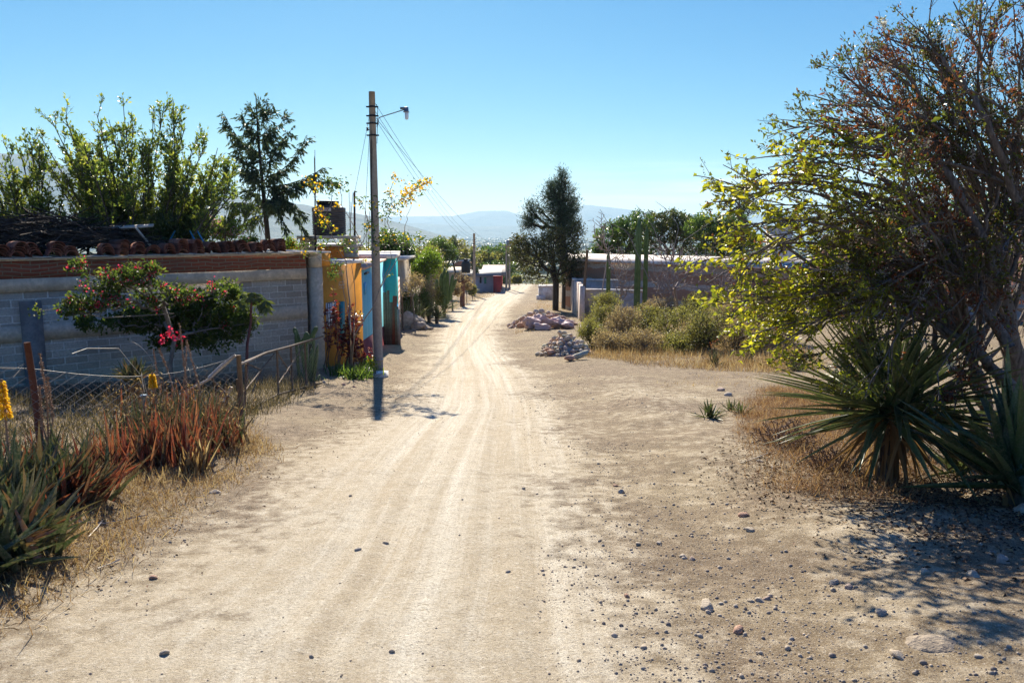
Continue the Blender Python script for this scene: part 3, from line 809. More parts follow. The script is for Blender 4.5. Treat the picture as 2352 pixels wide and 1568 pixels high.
mb = MB(); c_, s_, r_ = wallbox(BA, BB, (s0 + s1) / 2, (zat(647, 22.6) + zat(672, 22.6)) / 2, s1 - s0, .32, .01, .03); mb.box(c_, s_, r_); part('painted_panel', mb, plain('bright_blue_paint', (.01, .25, .5), .6), bh)
mb = MB(); c_, s_, r_ = wallbox(BA, BB, seg_s(844, BA, BB), zat(625, 23), .9, .05, .02, .06); mb.box(c_, s_, r_); part('drip_ledge', mb, M_dark, bh)
th_ = thing('turquoise_house', 'narrow turquoise building end with white slab roof past the light blue wall', 'house', (-4.4, 28.7, -2.5))
X0, X1 = -4.62, float(W(906, 640, 28.55)[0])
mb = MB(); mb.prism([(X0, 28.56), (X1, 28.56), (X1 - .1, 30.1), (-7.5, 30.1), (-7.5, 28.56)], -1.1, .62); part('wall', mb, M_tur, th_)
mb = MB(); mb.prism([(X0, 28.56), (X1, 28.56), (X1 - .1, 30.1), (-7.5, 30.1), (-7.5, 28.56)], -3.3, -1.1); part('lower_wall', mb, M_dbl, th_)
mb = MB(); mb.prism([(X0 - .2, 28.3), (X1 + .05, 28.4), (X1 - .02, 30.2), (-7.6, 30.2), (-7.6, 28.4)], .624, .76); part('roof', mb, M_white, th_)
# pale slab roofs further back
for (px, py, d, w, h, lab) in ((933, 598, 38, 4.2, 2.6, 'low house with pale flat slab roof behind the turquoise building'), (890, 590, 33, 3.0, 2.6, 'house with white slab roof just behind the concrete pole')):
    p = W(px, py, d); p[0] -= w / 2 + .3; g = HZ(p[0], d); t = thing('slab_house', lab, 'house', (p[0], d, g))
    mb = MB(); mb.box((p[0], d + 2, (p[2] + g) / 2 - .3), (w, 4, p[2] - g + .6)); part('wall', mb, plain('tan_plaster', (.4, .33, .24), .9), t)
    mb = MB(); mb.box((p[0], d + 2, p[2] + .07), (w + .5, 4.5, .13)); part('roof', mb, M_white, t)
# ---- brick wall end, leaning planks, earth mound
mb = MB(); pa, pb = W(906, 700, 30.3), W(919, 700, 34.5)
bt = thing('brick_wall', 'brick wall with thick pale mortar, running away past the leaning planks', 'wall', (pa[0], pa[1], -2.6))
mb.prism([(pa[0], pa[1]), (pb[0], pb[1]), (pb[0] - .2, pb[1]), (pa[0] - .2, pa[1])], -3.4, [-.35, -.38, -.38, -.35]); part('masonry', mb, brickmat('pale_mortar_brick', .5, .22, (.42, .15, .07), (.45, .19, .1), (.66, .6, .55), .07, axis='y', stain=(.4, .3, .25)), bt)
rng = np.random.default_rng(8)
pl = [(886, 668, 784, .0, .13, 0), (892, 664, 786, .06, .10, 1), (898, 690, 786, .10, .16, 0), (905, 676, 782, .14, .15, 2), (912, 700, 778, .02, .12, 0), (917, 706, 770, -.03, .1, 3)]
nm = ['dark brown plank leaning on the turquoise wall, tallest at its left', 'thin forked stick upright among the leaning planks', 'wide dark plank in the middle of the leaning planks', 'reddish plank leaning beside the brick wall end', 'grey brown plank against the brick wall end', 'rightmost narrow grey plank against the brick wall']
mm = [M_wood, M_wood, plain('red_plank', (.2, .06, .035), .85), plain('grey_plank', (.25, .2, .18), .9)]
for (px, y0, y1, tilt, w, mi), lab in zip(pl, nm):
    b = W(px, y1, 27.6); b[2] = HZ(b[0], 27.6) - .03; tp = W(px + 2, y0, 28.3); h = tp[2] - b[2]
    mb = MB(); mb.box((0, 0, h / 2), (w, .035, h)); mb.box((0, .021, h * .5), (w * .96, .006, h * .97))
    o = single('wooden_plank', mb, mm[mi], lab, 'plank', (0, 0, 0), 'planks leaning by the turquoise building'); o.location = b; o.rotation_euler = (-.10, tilt * .4, .2 + tilt)
rng = np.random.default_rng(12)
M_earth = plain('clod_earth', (.45, .37, .28), .95, var=.3, scale=7, bump=.05, c2=(.3, .23, .165))
g = GP(945, 758); mb = MB()
for (dx, dy, s, sz) in ((-.15, 0, .62, .75), (.3, -.25, .45, .4), (-.3, -.3, .3, .3), (.62, -.1, .3, .2), (.0, .3, .6, .6), (.9, -.2, .16, .1), (.2, -.6, .14, .12)):
    V, F = rockverts(rng, 4, .05); V = V * (1 + .28 * (fbm(V[:, 0] * 3 + dx * 9 + V[:, 2] * 2, V[:, 1] * 3 - V[:, 2], 9, 4) - .5))[:, None]; mb.add(V * (s, s * .9, sz) + g + (dx, dy, sz * .35), F)
single('earth_mound', mb, M_earth, 'lumpy pale earth mound at the roadside past the leaning planks', 'earth mound', g, smooth=True)

# ---- water tank on its slab
M_tank = Mt('grey_brown_plastic'); vv = M_tank.co(); M_tank = M_tank.pbr(M_tank.ramp(M_tank.noise(M_tank.scl(vv, (1, 1, 5)), 5, 4), [(.35, (.055, .042, .036)), (.7, (.12, .095, .08))]), .5)
tp_ = W(757, 541, 23.6); tx, ty, tz = tp_
pr = thing('tank_platform', 'concrete slab on two block piers carrying the water tank', 'platform', (tx, ty, .8))
for sx_, w in ((-.62, .38), (.62, .34)):
    mb = MB()
    for k in range(4): mb.box((tx + sx_ + .01 * (k % 2), ty, tz - .10 - (k + .5) * .135), (w, .5, .128))
    part('pier', mb, M_conc, pr)
mb = MB(); mb.box((tx, ty, tz - .05), (1.62, 1.2, .09)); part('slab', mb, M_conc, pr)
tk = thing('water_tank', 'dark ribbed plastic water tank with a black lid on the slab platform', 'water tank', (tx, ty, tz))
pf = [(.40, 0), (.47, .02)]
for k in range(11):
    z = .04 + k * .058; pf += [(.485, z), (.485, z + .035), (.468, z + .04), (.468, z + .054)]
pf += [(.485, .69), (.487, .80), (.42, .82), (.30, .88), (.26, .9)]
mb = MB(); mb.lathe(pf, 40, (tx, ty, tz)); part('body', mb, M_tank, tk)
mb = MB(); mb.lathe([(.26, .88), (.31, .885), (.33, .99), (.30, 1.0), (.05, 1.01)], 32, (tx - .03, ty, tz)); part('lid', mb, M_dark, tk)
a = np.linspace(R(-115), R(-70), 9); mb = MB(); V = np.concatenate([np.stack([tx + .495 * np.cos(a), ty + .495 * np.sin(a), np.full(9, tz + z)], -1) for z in (.70, .79)])
mb.add(V, [[i, i + 1, i + 10, i + 9] for i in range(8)])
sg = part('label_plate', mb, M_white, tk)
mb = MB()
for k in range(9):
    aa = R(-108 + k * 3.6); mb.box((tx + .5 * math.cos(aa), ty + .5 * math.sin(aa), tz + .745 + .006 * (k % 3)), (.014, .004, .035 + .012 * (k % 2)), aa + R(90))
part('lettering', mb, plain('faded_red', (.4, .13, .1), .8), sg)

# ---- utility poles
M_pole = plain('pole_concrete', (.36, .30, .235), .9, var=.18, bump=.004, scale=20, c2=(.27, .22, .17))
M_glass = Mt('lamp_glass').pbr((.8, .82, .85), .08, None, 0, .6)
def utility_pole(label, base, top, rb, rt, lamp=None, straps=(.05, .08, .105, .145), group='concrete utility poles'):
    t = thing('utility_pole', label, 'utility pole', base, 0, group)
    b = np.array(base) - (0, 0, .3); T = np.array(top); mb = MB(); a0 = R(22.5)
    pts = [b + (T - b) * f for f in np.linspace(0, 1, 5)]; mb.tube(pts, np.linspace(rb, rt, 5), 8); part('shaft', mb, M_pole, t)
    Lp = T[2] - b[2]
    for f in straps:
        p = T + (b - T) * f; r = rt + (rb - rt) * f; mb = MB(); mb.lathe([(r + .008, -.02), (r + .012, -.018), (r + .012, .018), (r + .008, .02)], 12, p)
        mb.box(p + (r + .03, 0, 0), (.07, .05, .03)); mb.box(p - (r + .03, 0, 0), (.07, .05, .03)); part('strap', mb, M_dark, t)
    return t
pb_ = GP(869, 852); pt_ = W(854, 211, pb_[1])
pole = utility_pole('tall tapering concrete utility pole with a lamp arm, beside the light blue wall', pb_, pt_, .127, .075)
dp = pb_[1]
P0, P1 = W(866, 276, dp), W(929, 252, dp)
mb = MB(); mb.tube([W(866, 292, dp), P0 + (.02, 0, .03), P0 + (.1, -.02, .07), P1], [.012, .012, .012, .012], 6); part('lamp_arm', mb, M_galv, pole)
lampmb = MB(); hd = W(931, 252, dp); lampmb.lathe([(.03, .06), (.055, .05), (.06, -.04), (.085, -.06), (.03, -.065)], 14, hd + (.02, 0, 0)); lampmb.box(hd + (-.05, 0, .03), (.14, .06, .05))
lh = part('lamp_head', lampmb, M_galv, pole); mb = MB(); mb.lathe([(.04, -.06), (.047, -.1), (.045, -.2), (.03, -.23), (.01, -.235)], 14, hd + (.03, 0, 0)); part('bulb_cover', mb, M_glass, lh, smooth=True)
mb = MB(); i0 = W(844, 297, dp); mb.lathe([(.01, -.04), (.035, -.03), (.02, 0), (.035, .03), (.01, .045)], 10, i0); mb.tube([i0, W(852, 300, dp)], .01, 5); part('insulator', mb, M_dark, pole)
mb = MB(); mb.tube([W(865, 240, dp), W(868, 252, dp), W(866, 272, dp), W(870, 276, dp), W(867, 290, dp), W(866, 330, dp)], .007, 5); part('service_cable', mb, M_dark, pole)
mb = MB(); q = W(860, 470, dp - .1)
for k in range(3): mb.tube([W(853 + k, 300 + 20 * k, dp - .09), W(851 + k, 420, dp - .1), W(856 + k, 560, dp - .12)], .004, 4)
part('down_cable', mb, M_dark, pole)
mb = MB(); rr = .13; mb.lathe([(rr, -.02), (rr + .01, 0), (rr, .02)], 12, pb_ + (0, 0, .22)); part('wire_band', mb, M_galv, pole)
g2 = GP(1089, 681); p2t = W(1089, 536, g2[1]); utility_pole('second concrete pole along the road, standing before the grey roofed house', g2, p2t, .16, .11, straps=(.1, .16, .22, .3))
g3 = GP(1163, 668); p3t = W(1163, 562, g3[1]); utility_pole('pale distant pole with short crossbar, left one of two at the bend', g3, p3t, .14, .1, straps=(.08, .2))
g4 = GP(1170, 668); p4t = W(1170, 562, g4[1] + 3); utility_pole('pale distant pole carrying a transformer, right one of two at the bend', g4 + (0, 3, 0), p4t, .14, .1, straps=(.15, .3))
mb = MB(); mb.box(W(1166, 566, g3[1]) , (1.6, .1, .1)); single('pole_crossbar', mb, M_galv, 'short crossbar between the two distant poles at the bend', 'crossbar', W(1166, 566, g3[1]))
mb = MB(); q = W(1170, 558, g4[1] + 2.6); mb.lathe([(.2, -.4), (.36, -.38), (.38, .3), (.3, .38), (.05, .45)], 12, q); single('transformer', mb, plain('transformer_grey', (.2, .24, .3), .5), 'grey transformer drum atop the far right pole', 'transformer', q)
def wire(a, b, sag, r, lab):
    a = np.array(a); b = np.array(b); t = np.linspace(0, 1, 24)[:, None]; P = a + (b - a) * t; P[:, 2] -= sag * 4 * (t * (1 - t))[:, 0]
    mb = MB(); mb.tube(P, r, 4); single('overhead_wire', mb, M_dark, lab, 'wire', a, 'overhead wires from the tall pole')
s1_ = W(864, 272, dp)
wire(s1_, W(1163, 565, g3[1]), 1.1, .0075, 'thickest overhead wire running from the tall pole towards the distant poles')
for k, (f, l) in enumerate(((238, 'overhead wire from the top bracket of the tall pole to the second pole'), (256, 'overhead wire from the middle bracket of the tall pole to the second pole'), (274, 'overhead wire from the lower bracket of the tall pole to the second pole'))):
    wire(W(862, f, dp), W(1090, 542 + k * 4, g2[1]), .7 + .1 * k, .006, l)
wire(W(849, 262, dp), W(815, 440, 23.5), .02, .005, 'thin service wire dropping left of the pole to the bent pipe')
wire(W(850, 280, dp), W(835, 560, 25.5), .02, .005, 'thin service wire dropping from the pole to the rebar')
wire(W(1089, 548, g2[1]), W(985, 560, 60), .8, .01, 'wire from the second pole towards the trees at its left')
wire(W(1092, 545, g2[1]), W(1163, 566, g3[1]), .9, .012, 'sagging wire from the second pole to the distant poles')
g = GP(862, 868); mb = MB(); mb.box((0, 0, .02), (.50, .42, .14)); o = single('concrete_slab', mb, M_white, 'pale square concrete slab on the ground in front of the tall pole', 'slab', (0, 0, 0)); o.location = g; o.rotation_euler = (.03, 0, -.1)
# ================================================================ LEFT VEGETATION
L_olive = leafmat('olive_leaf', [(0, (.028, .045, .010)), (.45, (.055, .075, .015)), (.8, (.11, .12, .022)), (1, (.19, .16, .04))], .35, .4, .5)
L_green = leafmat('green_leaf', [(0, (.03, .06, .012)), (.5, (.065, .11, .02)), (.85, (.13, .18, .03)), (1, (.2, .21, .04))], .45, .4, .45)
L_bright = leafmat('bright_leaf', [(0, (.05, .10, .012)), (.5, (.12, .19, .02)), (.9, (.22, .27, .03)), (1, (.3, .28, .05))], .5, .4, .4)
L_conif = leafmat('conifer_needle', [(0, (.035, .06, .035)), (.6, (.07, .10, .05)), (1, (.13, .16, .07))], .35, .5, .3)
L_dry = leafmat('dry_grass', [(0, (.16, .09, .04)), (.4, (.30, .18, .08)), (.75, (.46, .32, .16)), (1, (.60, .47, .28))], .35, .7, .2, 1.2)
L_red = leafmat('red_succulent', [(0, (.035, .035, .018)), (.3, (.09, .05, .025)), (.5, (.20, .045, .025)), (.8, (.36, .075, .035)), (1, (.42, .20, .10))], .2, .55, .3, 1.3, (.16, .11, .06))
L_aloe = leafmat('aloe_leaf', [(0, (.028, .05, .025)), (.6, (.06, .09, .035)), (.85, (.14, .12, .05)), (1, (.3, .12, .05))], .12, .5, .35, 1.5, (.20, .16, .08))
L_mag = leafmat('magenta_bract', [(0, (.42, .015, .04)), (.6, (.62, .03, .10)), (1, (.75, .08, .2))], .5, .6, .2, 1.25)
L_pink = leafmat('pink_petal', [(0, (.6, .25, .35)), (1, (.8, .5, .6))], .5, .6, .2, 1.1)
L_yel = leafmat('yellow_petal', [(0, (.62, .30, .01)), (.6, (.80, .50, .015)), (1, (.85, .62, .05))], .5, .6, .2, 1.2)
L_maroon = leafmat('maroon_leaf', [(0, (.08, .015, .02)), (.5, (.2, .025, .025)), (.85, (.33, .07, .05)), (1, (.5, .35, .12))], .4, .35, .5, 1.5)
L_yucca = leafmat('yucca_leaf', [(0, (.035, .06, .02)), (.6, (.07, .11, .03)), (1, (.16, .19, .06))], .18, .45, .4, 1.4, (.15, .13, .06))

def mstem(name, label, cat, base, stems, ells, N, per, L, Wd, lm, bm, seed, rmin=.006, rt=.05, spread=.1, up=.5, maxw=5, group=None, extra=None, pull=.25):
    """several stems from the ground; each has its own set of ellipsoids"""
    rng = np.random.default_rng(seed); base = np.asarray(base, float)
    t = thing(name, label, cat, base, 0, group)
    cr = MB()
    for (off, mids, es, n_) in stems:
        tp = [base + np.array(off) - (0, 0, .15)] + [np.asarray(p, float) for p in mids]
        A, par, w = gtree(rng, base, tp, es, n_, pull); wd = MB(); limbs(wd, rng, A, par, w, rmin, rt, .5, .06)
        part('stem', wd, bm, t, smooth=True); foliage(cr, rng, A, par, w, per, L, Wd, spread, maxw, up)
        if extra: extra(cr, rng, A, par, w)
    part('foliage', cr, lm, t); return t
# fan-shaped trees: long stems sweeping up and out, leafy twigs all along them
def fan_tree(name, label, base, tips, seed, spreadb, n2, n3, L2, L3, leafL, leafW, per, lm, bm, r0=.05, groups=5, ang=.62, t2=.25, up2=.35):
    rng = np.random.default_rng(seed); base = np.asarray(base, float); t = thing(name, label, 'tree', base); paths = []
    for k, (px, py, d) in enumerate(tips):
        T = W(px, py, d); off = np.array([(T[0] - base[0]) * .10 + rng.normal(0, spreadb), rng.normal(0, spreadb), -.15]); b = base + off
        q1 = b + (T - b) * .33 + np.array([-(T[0] - b[0]) * .14, 0, .12 * (T[2] - b[2])]) + rng.normal(0, .06, 3); q2 = b + (T - b) * .68 + np.array([-(T[0] - b[0]) * .10, 0, .05 * (T[2] - b[2])]) + rng.normal(0, .08, 3)
        paths.append(bez([b, q1, q2, T], 18))
    cr = MB()
    for g in range(groups):
        C = np.array(paths[g::groups])
        if not len(C): continue
        wd = MB(); polytubes(wd, C, r0 * rng.uniform(.7, 1.1, len(C)), .007, 6)
        A2, t_ = twigs(rng, C, n2, t2, L2, ang, .12, 6, up2); polytubes(wd, A2, .009, .004, 4)
        A3, t_ = twigs(rng, A2, n3, .15, L3, .7, .1, 4, .2); polytubes(wd, A3, .004, .0025, 3)
        part('stem', wd, bm, t, smooth=True)
        tone = rng.uniform(0, 1, len(A3))
        for X, p_ in ((A3, per), (A2, per * 1.2), (C[:, 10:], per * 2)):
            P, D, idx = along(rng, X, p_); N = len(P)
            D2 = unit(D * .8 + rdirs(rng, N) * .8 + (0, 0, .15)); tn = tone[idx % len(tone)] * .5 + rng.uniform(0, 1, N) * .5
            kites(cr, P + rng.normal(0, .02, (N, 3)), D2, unit(rdirs(rng, N) + (0, 0, .6)), leafL * rng.uniform(.6, 1.3, N), leafW * rng.uniform(.7, 1.2, N), tn)
    part('foliage', cr, lm, t); return t
L_fan = leafmat('fan_leaf', [(0, (.03, .055, .010)), (.4, (.075, .11, .018)), (.75, (.18, .20, .03)), (1, (.36, .33, .07))], .5, .35, .55, 2.2)
rng = np.random.default_rng(8); b = W(325, 600, 19.2); b[2] = HZ(b[0], 19.2)
outl = [(85, 300), (118, 275), (150, 270), (160, 300), (190, 330), (225, 300), (222, 262), (250, 275), (285, 265), (275, 300), (305, 285), (330, 330), (352, 262), (378, 238), (398, 232), (402, 262), (425, 290), (445, 330), (475, 325), (500, 340), (515, 372), (535, 392), (545, 430), (560, 468), (570, 500), (75, 330), (100, 365), (130, 400), (150, 430), (175, 460), (200, 490)]
tips = [(x, y, 19.2 + rng.normal(0, .5)) for x, y in outl] + [(rng.uniform(150, 540), rng.uniform(330, 470), 19.2 + rng.normal(0, .8)) for _ in range(66)]
tips = [q for q in tips if q[1] > 262 or True]
fan_tree('fan_tree', 'large many-stemmed bushy tree fanning out above the stacked roof tiles', b, tips, 11, .12, 16, 4, .58, .25, .10, .048, 4.6, L_fan, BK, .045, 6)
b = W(120, 600, 17.3); b[2] = HZ(b[0], 17.3)
tips = [(20, 350, 17.3), (45, 340, 17.6), (70, 325, 17.3), (90, 350, 17.1), (10, 380, 17.5), (-20, 370, 17.3), (-30, 410, 17), (0, 430, 17.6), (40, 400, 17.3), (75, 390, 17.4), (100, 400, 17), (30, 455, 17.3), (-20, 465, 17.3), (110, 430, 17.5), (135, 450, 17.2), (60, 440, 17.4), (20, 410, 17), (150, 480, 17.3), (90, 460, 17), (175, 495, 17.3), (-10, 500, 17.3), (50, 490, 17)]
fan_tree('olive_tree', 'smaller dark tree whose twigs reach the left picture edge, before the blue mountain', b, tips, 12, .1, 15, 4, .5, .24, .10, .045, 4.4, L_fan, BKd, .04, 3)
# conifer with long drooping sprays
def conifer(name, label, base, top, brs, spr, seed, rt=.14, sprayL=.42, wd_=.035):
    rng = np.random.default_rng(seed); t = thing(name, label, 'conifer', base)
    b, T = np.array(base) - (0, 0, .2), np.array(top); wd = MB(); cr = MB()
    pts = np.array([b + (T - b) * f + np.array([math.sin(f * 5) * .08, 0, 0]) for f in np.linspace(0, 1, 9)]); wd.tube(pts, np.linspace(rt, .012, 9), 7)
    for (f, tip, sagm) in brs:
        a = b + (T - b) * f; tip = np.array(tip); k = 9; u = np.linspace(0, 1, k)[:, None]
        P = a + (tip - a) * u; P[:, 2] += (sagm * np.sin(u[:, 0] * math.pi)) ; P += rng.normal(0, .02, P.shape) * u
        wd.tube(P, np.linspace(rt * .28 * (1.1 - f), .006, k), 5)
        Lb = np.linalg.norm(tip - a); n = int(spr * Lb)
        s = rng.uniform(.12, 1, n); Q = np.stack([np.interp(s, u[:, 0], P[:, i]) for i in range(3)], -1)
        T_ = unit(tip - a); D = T_ * rng.uniform(.1, .9, (n, 1)) + rdirs(rng, n) * .55 + np.array([0, 0, -.55])
        # secondary twigs carrying needles
        l = sprayL * rng.uniform(.4, 1.2, n) * (1.15 - .5 * s); D = unit(D)
        sticks(wd, Q, Q + D * l[:, None] * .7, .004, .002, 3)
        m = 9; QQ = np.repeat(Q, m, 0); DD = np.repeat(D, m, 0); ll = np.repeat(l, m); w_ = rng.uniform(0, .8, len(QQ))
        P0 = QQ + DD * (ll * w_)[:, None]; D2 = unit(DD + rdirs(rng, len(QQ)) * .45 + np.array([0, 0, -.35]))
        kites(cr, P0, D2, rdirs(rng, len(QQ)), ll * .42, wd_, rng.uniform(0, 1, len(QQ)), .05)
    part('trunk', wd, BKd, t, smooth=True); part('foliage', cr, L_conif, t); return t
d = 23.0; bs = W(616, 600, d); bs[2] = HZ(bs[0], d); tp = W(594, 218, d)
rg = np.random.default_rng(77); bz, tz_ = bs[2] - .2, tp[2]
def ff(py): return (W(600, py, d)[2] - bz) / (tz_ - bz)
br = [(ff(470), W(775, 418, d - .3), .25), (ff(430), W(742, 384, d), -.15), (ff(408), W(705, 318, d + .3), -.25), (ff(360), W(668, 300, d), -.1), (ff(330), W(655, 265, d + .2), -.05), (ff(290), W(625, 238, d), 0), (ff(420), W(545, 360, d), -.2), (ff(390), W(528, 300, d + .3), -.35), (ff(350), W(516, 262, d), -.3), (ff(330), W(555, 262, d - .2), -.1), (ff(290), W(572, 240, d), 0),
      (ff(470), W(700, 500, d - .2), .35), (ff(480), W(705, 540, d), .55), (ff(470), W(660, 535, d - .5), .4), (ff(450), W(560, 430, d), -.05), (ff(480), W(530, 470, d + .4), .1), (ff(440), W(680, 440, d + .4), .1), (ff(500), W(560, 520, d + .3), .15), (ff(400), W(640, 350, d - .5), .1), (ff(440), W(585, 400, d - .7), .1), (ff(480), W(625, 470, d - .8), .2), (ff(380), W(580, 340, d + .5), .05), (ff(350), W(620, 320, d + .5), .05), (ff(420), W(640, 400, d + .6), .1), (ff(460), W(600, 470, d + .8), .1), (ff(270), W(605, 235, d), 0), (ff(310), W(575, 290, d), 0), (ff(315), W(618, 290, d), 0), (ff(395), W(560, 395, d), .05)]
conifer('weeping_conifer', 'tall thin conifer with long drooping side branches, left of the water tank', bs, tp, br, 62, 5)
# pink flowering shrub and greens peeping over the tiles
def shrub(name, label, px, py, d, rx, ry, rd, n, per, L, Wd, lm, bm, seed, flowers=None, frac=.1, fL=.07, group=None, ground=None, cat='shrub', rt=.03, spread=.07, maxw=5, up=.35, lean=0, rmin=.004):
    rng = np.random.default_rng(seed); c = W(px, py, d); g = HZ(c[0], d); base = np.array([c[0] - lean, d, g])
    RX, RZ = rx * d / 1828, ry * d / 1828
    t = thing(name, label, cat, base, 0, group)
    es = [(c + np.array([rng.uniform(-.5, .5) * RX, rng.uniform(-.4, .4) * rd, rng.uniform(-.5, .5) * RZ]), (RX * .55, rd * .6, RZ * .55), 1) for _ in range(7)] + [(c, (RX * .8, rd * .7, RZ * .8), 2)]
    mid = base + (c - base) * .35
    A, par, w = gtree(rng, base, [base - (0, 0, .1), mid], es, n, .3); wd = MB(); limbs(wd, rng, A, par, w, rmin, rt, .5, .1); part('stem', wd, bm, t, smooth=True)
    if per:
        cr = MB(); foliage(cr, rng, A, par, w, per, L, Wd, spread, maxw, up); part('foliage', cr, lm, t)
    if flowers is not None:
        fl = MB(); i = np.arange(2, len(A)); i = i[w[i] <= 2]; i = rng.choice(i, max(1, int(len(i) * frac))); m = 16; i = np.repeat(i, m)
        kites(fl, A[i] + rng.normal(0, fL * 1.2, (len(i), 3)), rdirs(rng, len(i), -.3, 1), rdirs(rng, len(i)), fL, fL * .8, rng.uniform(0, 1, len(i))); part('flowers', fl, flowers, t)
    return t
shrub('oleander_shrub', 'bright green shrub with pale pink blossoms behind the tile stacks', 500, 530, 21, 62, 30, .7, 160, 16, .12, .04, L_bright, BK, 21, L_pink, .3, .07)
shrub('garden_shrub', 'small yellow-green shrub between the conifer trunk and the block piers', 660, 562, 23, 26, 14, .4, 60, 14, .1, .04, L_bright, BK, 22, L_yel, .15, .05)
shrub('garden_shrub', 'low green bush under the weeping conifer, right behind the tiles', 580, 560, 22, 34, 18, .5, 80, 14, .1, .04, L_green, BK, 23)

for k, (px, py, d, rx, ry, lab) in enumerate(((190, 535, 17.6, 60, 34, 'dark bush behind the tiles, between the two firewood heaps'), (360, 535, 18.2, 60, 36, 'dark bush behind the tiles at the foot of the fan-shaped tree'), (430, 520, 19, 50, 34, 'dark bush beside the blue sticks behind the tiles'), (40, 520, 17.6, 70, 30, 'dark bush behind the big brushwood heap'), (270, 500, 19, 60, 36, 'dark bush behind the smaller firewood heap'))):
    shrub('yard_bush', lab, px, py, d, rx, ry, .7, 260, 26, .10, .05, L_olive, BKd, 24 + k, cat='bush', group='bushes in the walled yard')
# bougainvillea sprawling against the shaded block wall
rng = np.random.default_rng(31)
bs = W(395, 900, 14.4); bs[2] = HZ(bs[0], 14.4)
es1 = [E(*e) for e in ((430, 715, 15.2, 85, 55, .35, 3.5), (490, 745, 15.3, 80, 55, .3, 2.5), (340, 735, 14.8, 90, 30, .3, 1.6), (420, 770, 15.0, 90, 35, .3, 1.5), (550, 735, 15.6, 40, 55, .2, .6), (240, 742, 14.4, 80, 14, .2, .4), (520, 670, 15.4, 40, 22, .2, .4))]
es2 = [E(*e) for e in ((240, 650, 13.2, 62, 32, .25, 1), (180, 612, 13.0, 26, 12, .2, .25), (300, 640, 13.4, 52, 30, .3, 1), (200, 700, 13.0, 62, 22, .3, .8), (360, 680, 13.8, 70, 40, .3, 1.2), (345, 625, 13.6, 24, 20, .2, .3), (255, 690, 13.2, 50, 25, .3, .7), (430, 682, 13.8, 38, 16, .25, .5), (155, 715, 12.8, 22, 16, .2, .25), (500, 660, 14, 26, 26, .2, .15))]
bt_ = thing('bougainvillea', 'sprawling bougainvillea with crimson flowers against the grey block wall', 'shrub', bs)
cr, wd, fl = MB(), MB(), MB()
for es, n, per, ffrac in ((es1, 1000, 26, .022), (es2, 460, 10, .24)):
    A, par, w = gtree(rng, bs, [bs - (0, 0, .1), bs + (0, 0, .5), W(400, 780, 14.4)], es, n, .25); limbs(wd, rng, A, par, w, .004, .04, .5, .12)
    foliage(cr, rng, A, par, w, per, .075, .045, .05, 6, .2)
    i = np.arange(3, len(A)); i = i[w[i] <= 4]; i = rng.choice(i, int(len(i) * ffrac), replace=False); i = np.repeat(i, 11)
    kites(fl, A[i] + rng.normal(0, .032, (len(i), 3)), rdirs(rng, len(i), -.4, 1), rdirs(rng, len(i)), .036, .032, rng.uniform(0, 1, len(i)), .3)
for (px, py, d) in ((85, 715, 12.6), (140, 705, 12.8), (410, 778, 13.6), (390, 765, 13.6), (375, 780, 13.6)):
    q = W(px, py, d) + rng.normal(0, .05, (26, 3)); kites(fl if py > 750 else cr, q, rdirs(rng, 26), rdirs(rng, 26), .055, .045, rng.uniform(0, 1, 26), .3)
wd.tube([W(400, 720, 14), W(240, 730, 13.2), W(140, 708, 12.8), W(82, 715, 12.6)], [.012, .009, .006, .003], 5); wd.tube([W(330, 690, 13.4), W(285, 690, 13.1), W(245, 696, 13)], [.011, .009, .005], 5)
part('stem', wd, BKg, bt_, smooth=True); part('foliage', cr, leafmat('bougainvillea_leaf', [(0, (.03, .055, .012)), (.6, (.075, .11, .02)), (1, (.2, .2, .04))], .5, .6, .25), bt_); part('flowers', fl, L_mag, bt_)
# papaya sapling
d = 13.8; g = W(562, 860, d); g[2] = HZ(g[0], d)
pp = thing('papaya_sapling', 'thin papaya sapling with drooping lobed leaves before the block wall', 'sapling', g)
mb = MB(); mb.tube([g - (0, 0, .1), W(568, 790, d), W(576, 740, d), W(577, 690, d)], [.03, .026, .022, .018], 7); part('stem', mb, plain('purple_stem', (.10, .04, .04), .7), pp, smooth=True)
rng = np.random.default_rng(9); lf = MB(); top = W(577, 692, d)
for (tx_, ty_, sz) in ((556, 676, .2), (550, 690, .24), (560, 700, .18), (590, 675, .2), (600, 684, .24), (610, 690, .26), (612, 706, .24), (600, 700, .2), (577, 672, .2), (583, 690, .22), (568, 684, .2)):
    q = W(tx_, ty_, d + rng.uniform(-.2, .2)); lf.tube([top, (top + q) / 2 + (0, 0, .06), q], .005, 4)
    for k in range(9):
        a = -1.2 + k * .3; dd = np.array([math.sin(a) * .8, rng.normal(0, .3), -math.cos(a) * .9]); kites(lf, q[None], dd[None], np.array([[.3, -1, .2]]), sz * .8 * rng.uniform(.7, 1), sz * .22, rng.uniform(0, .8, 1))
part('foliage', lf, L_olive, pp)
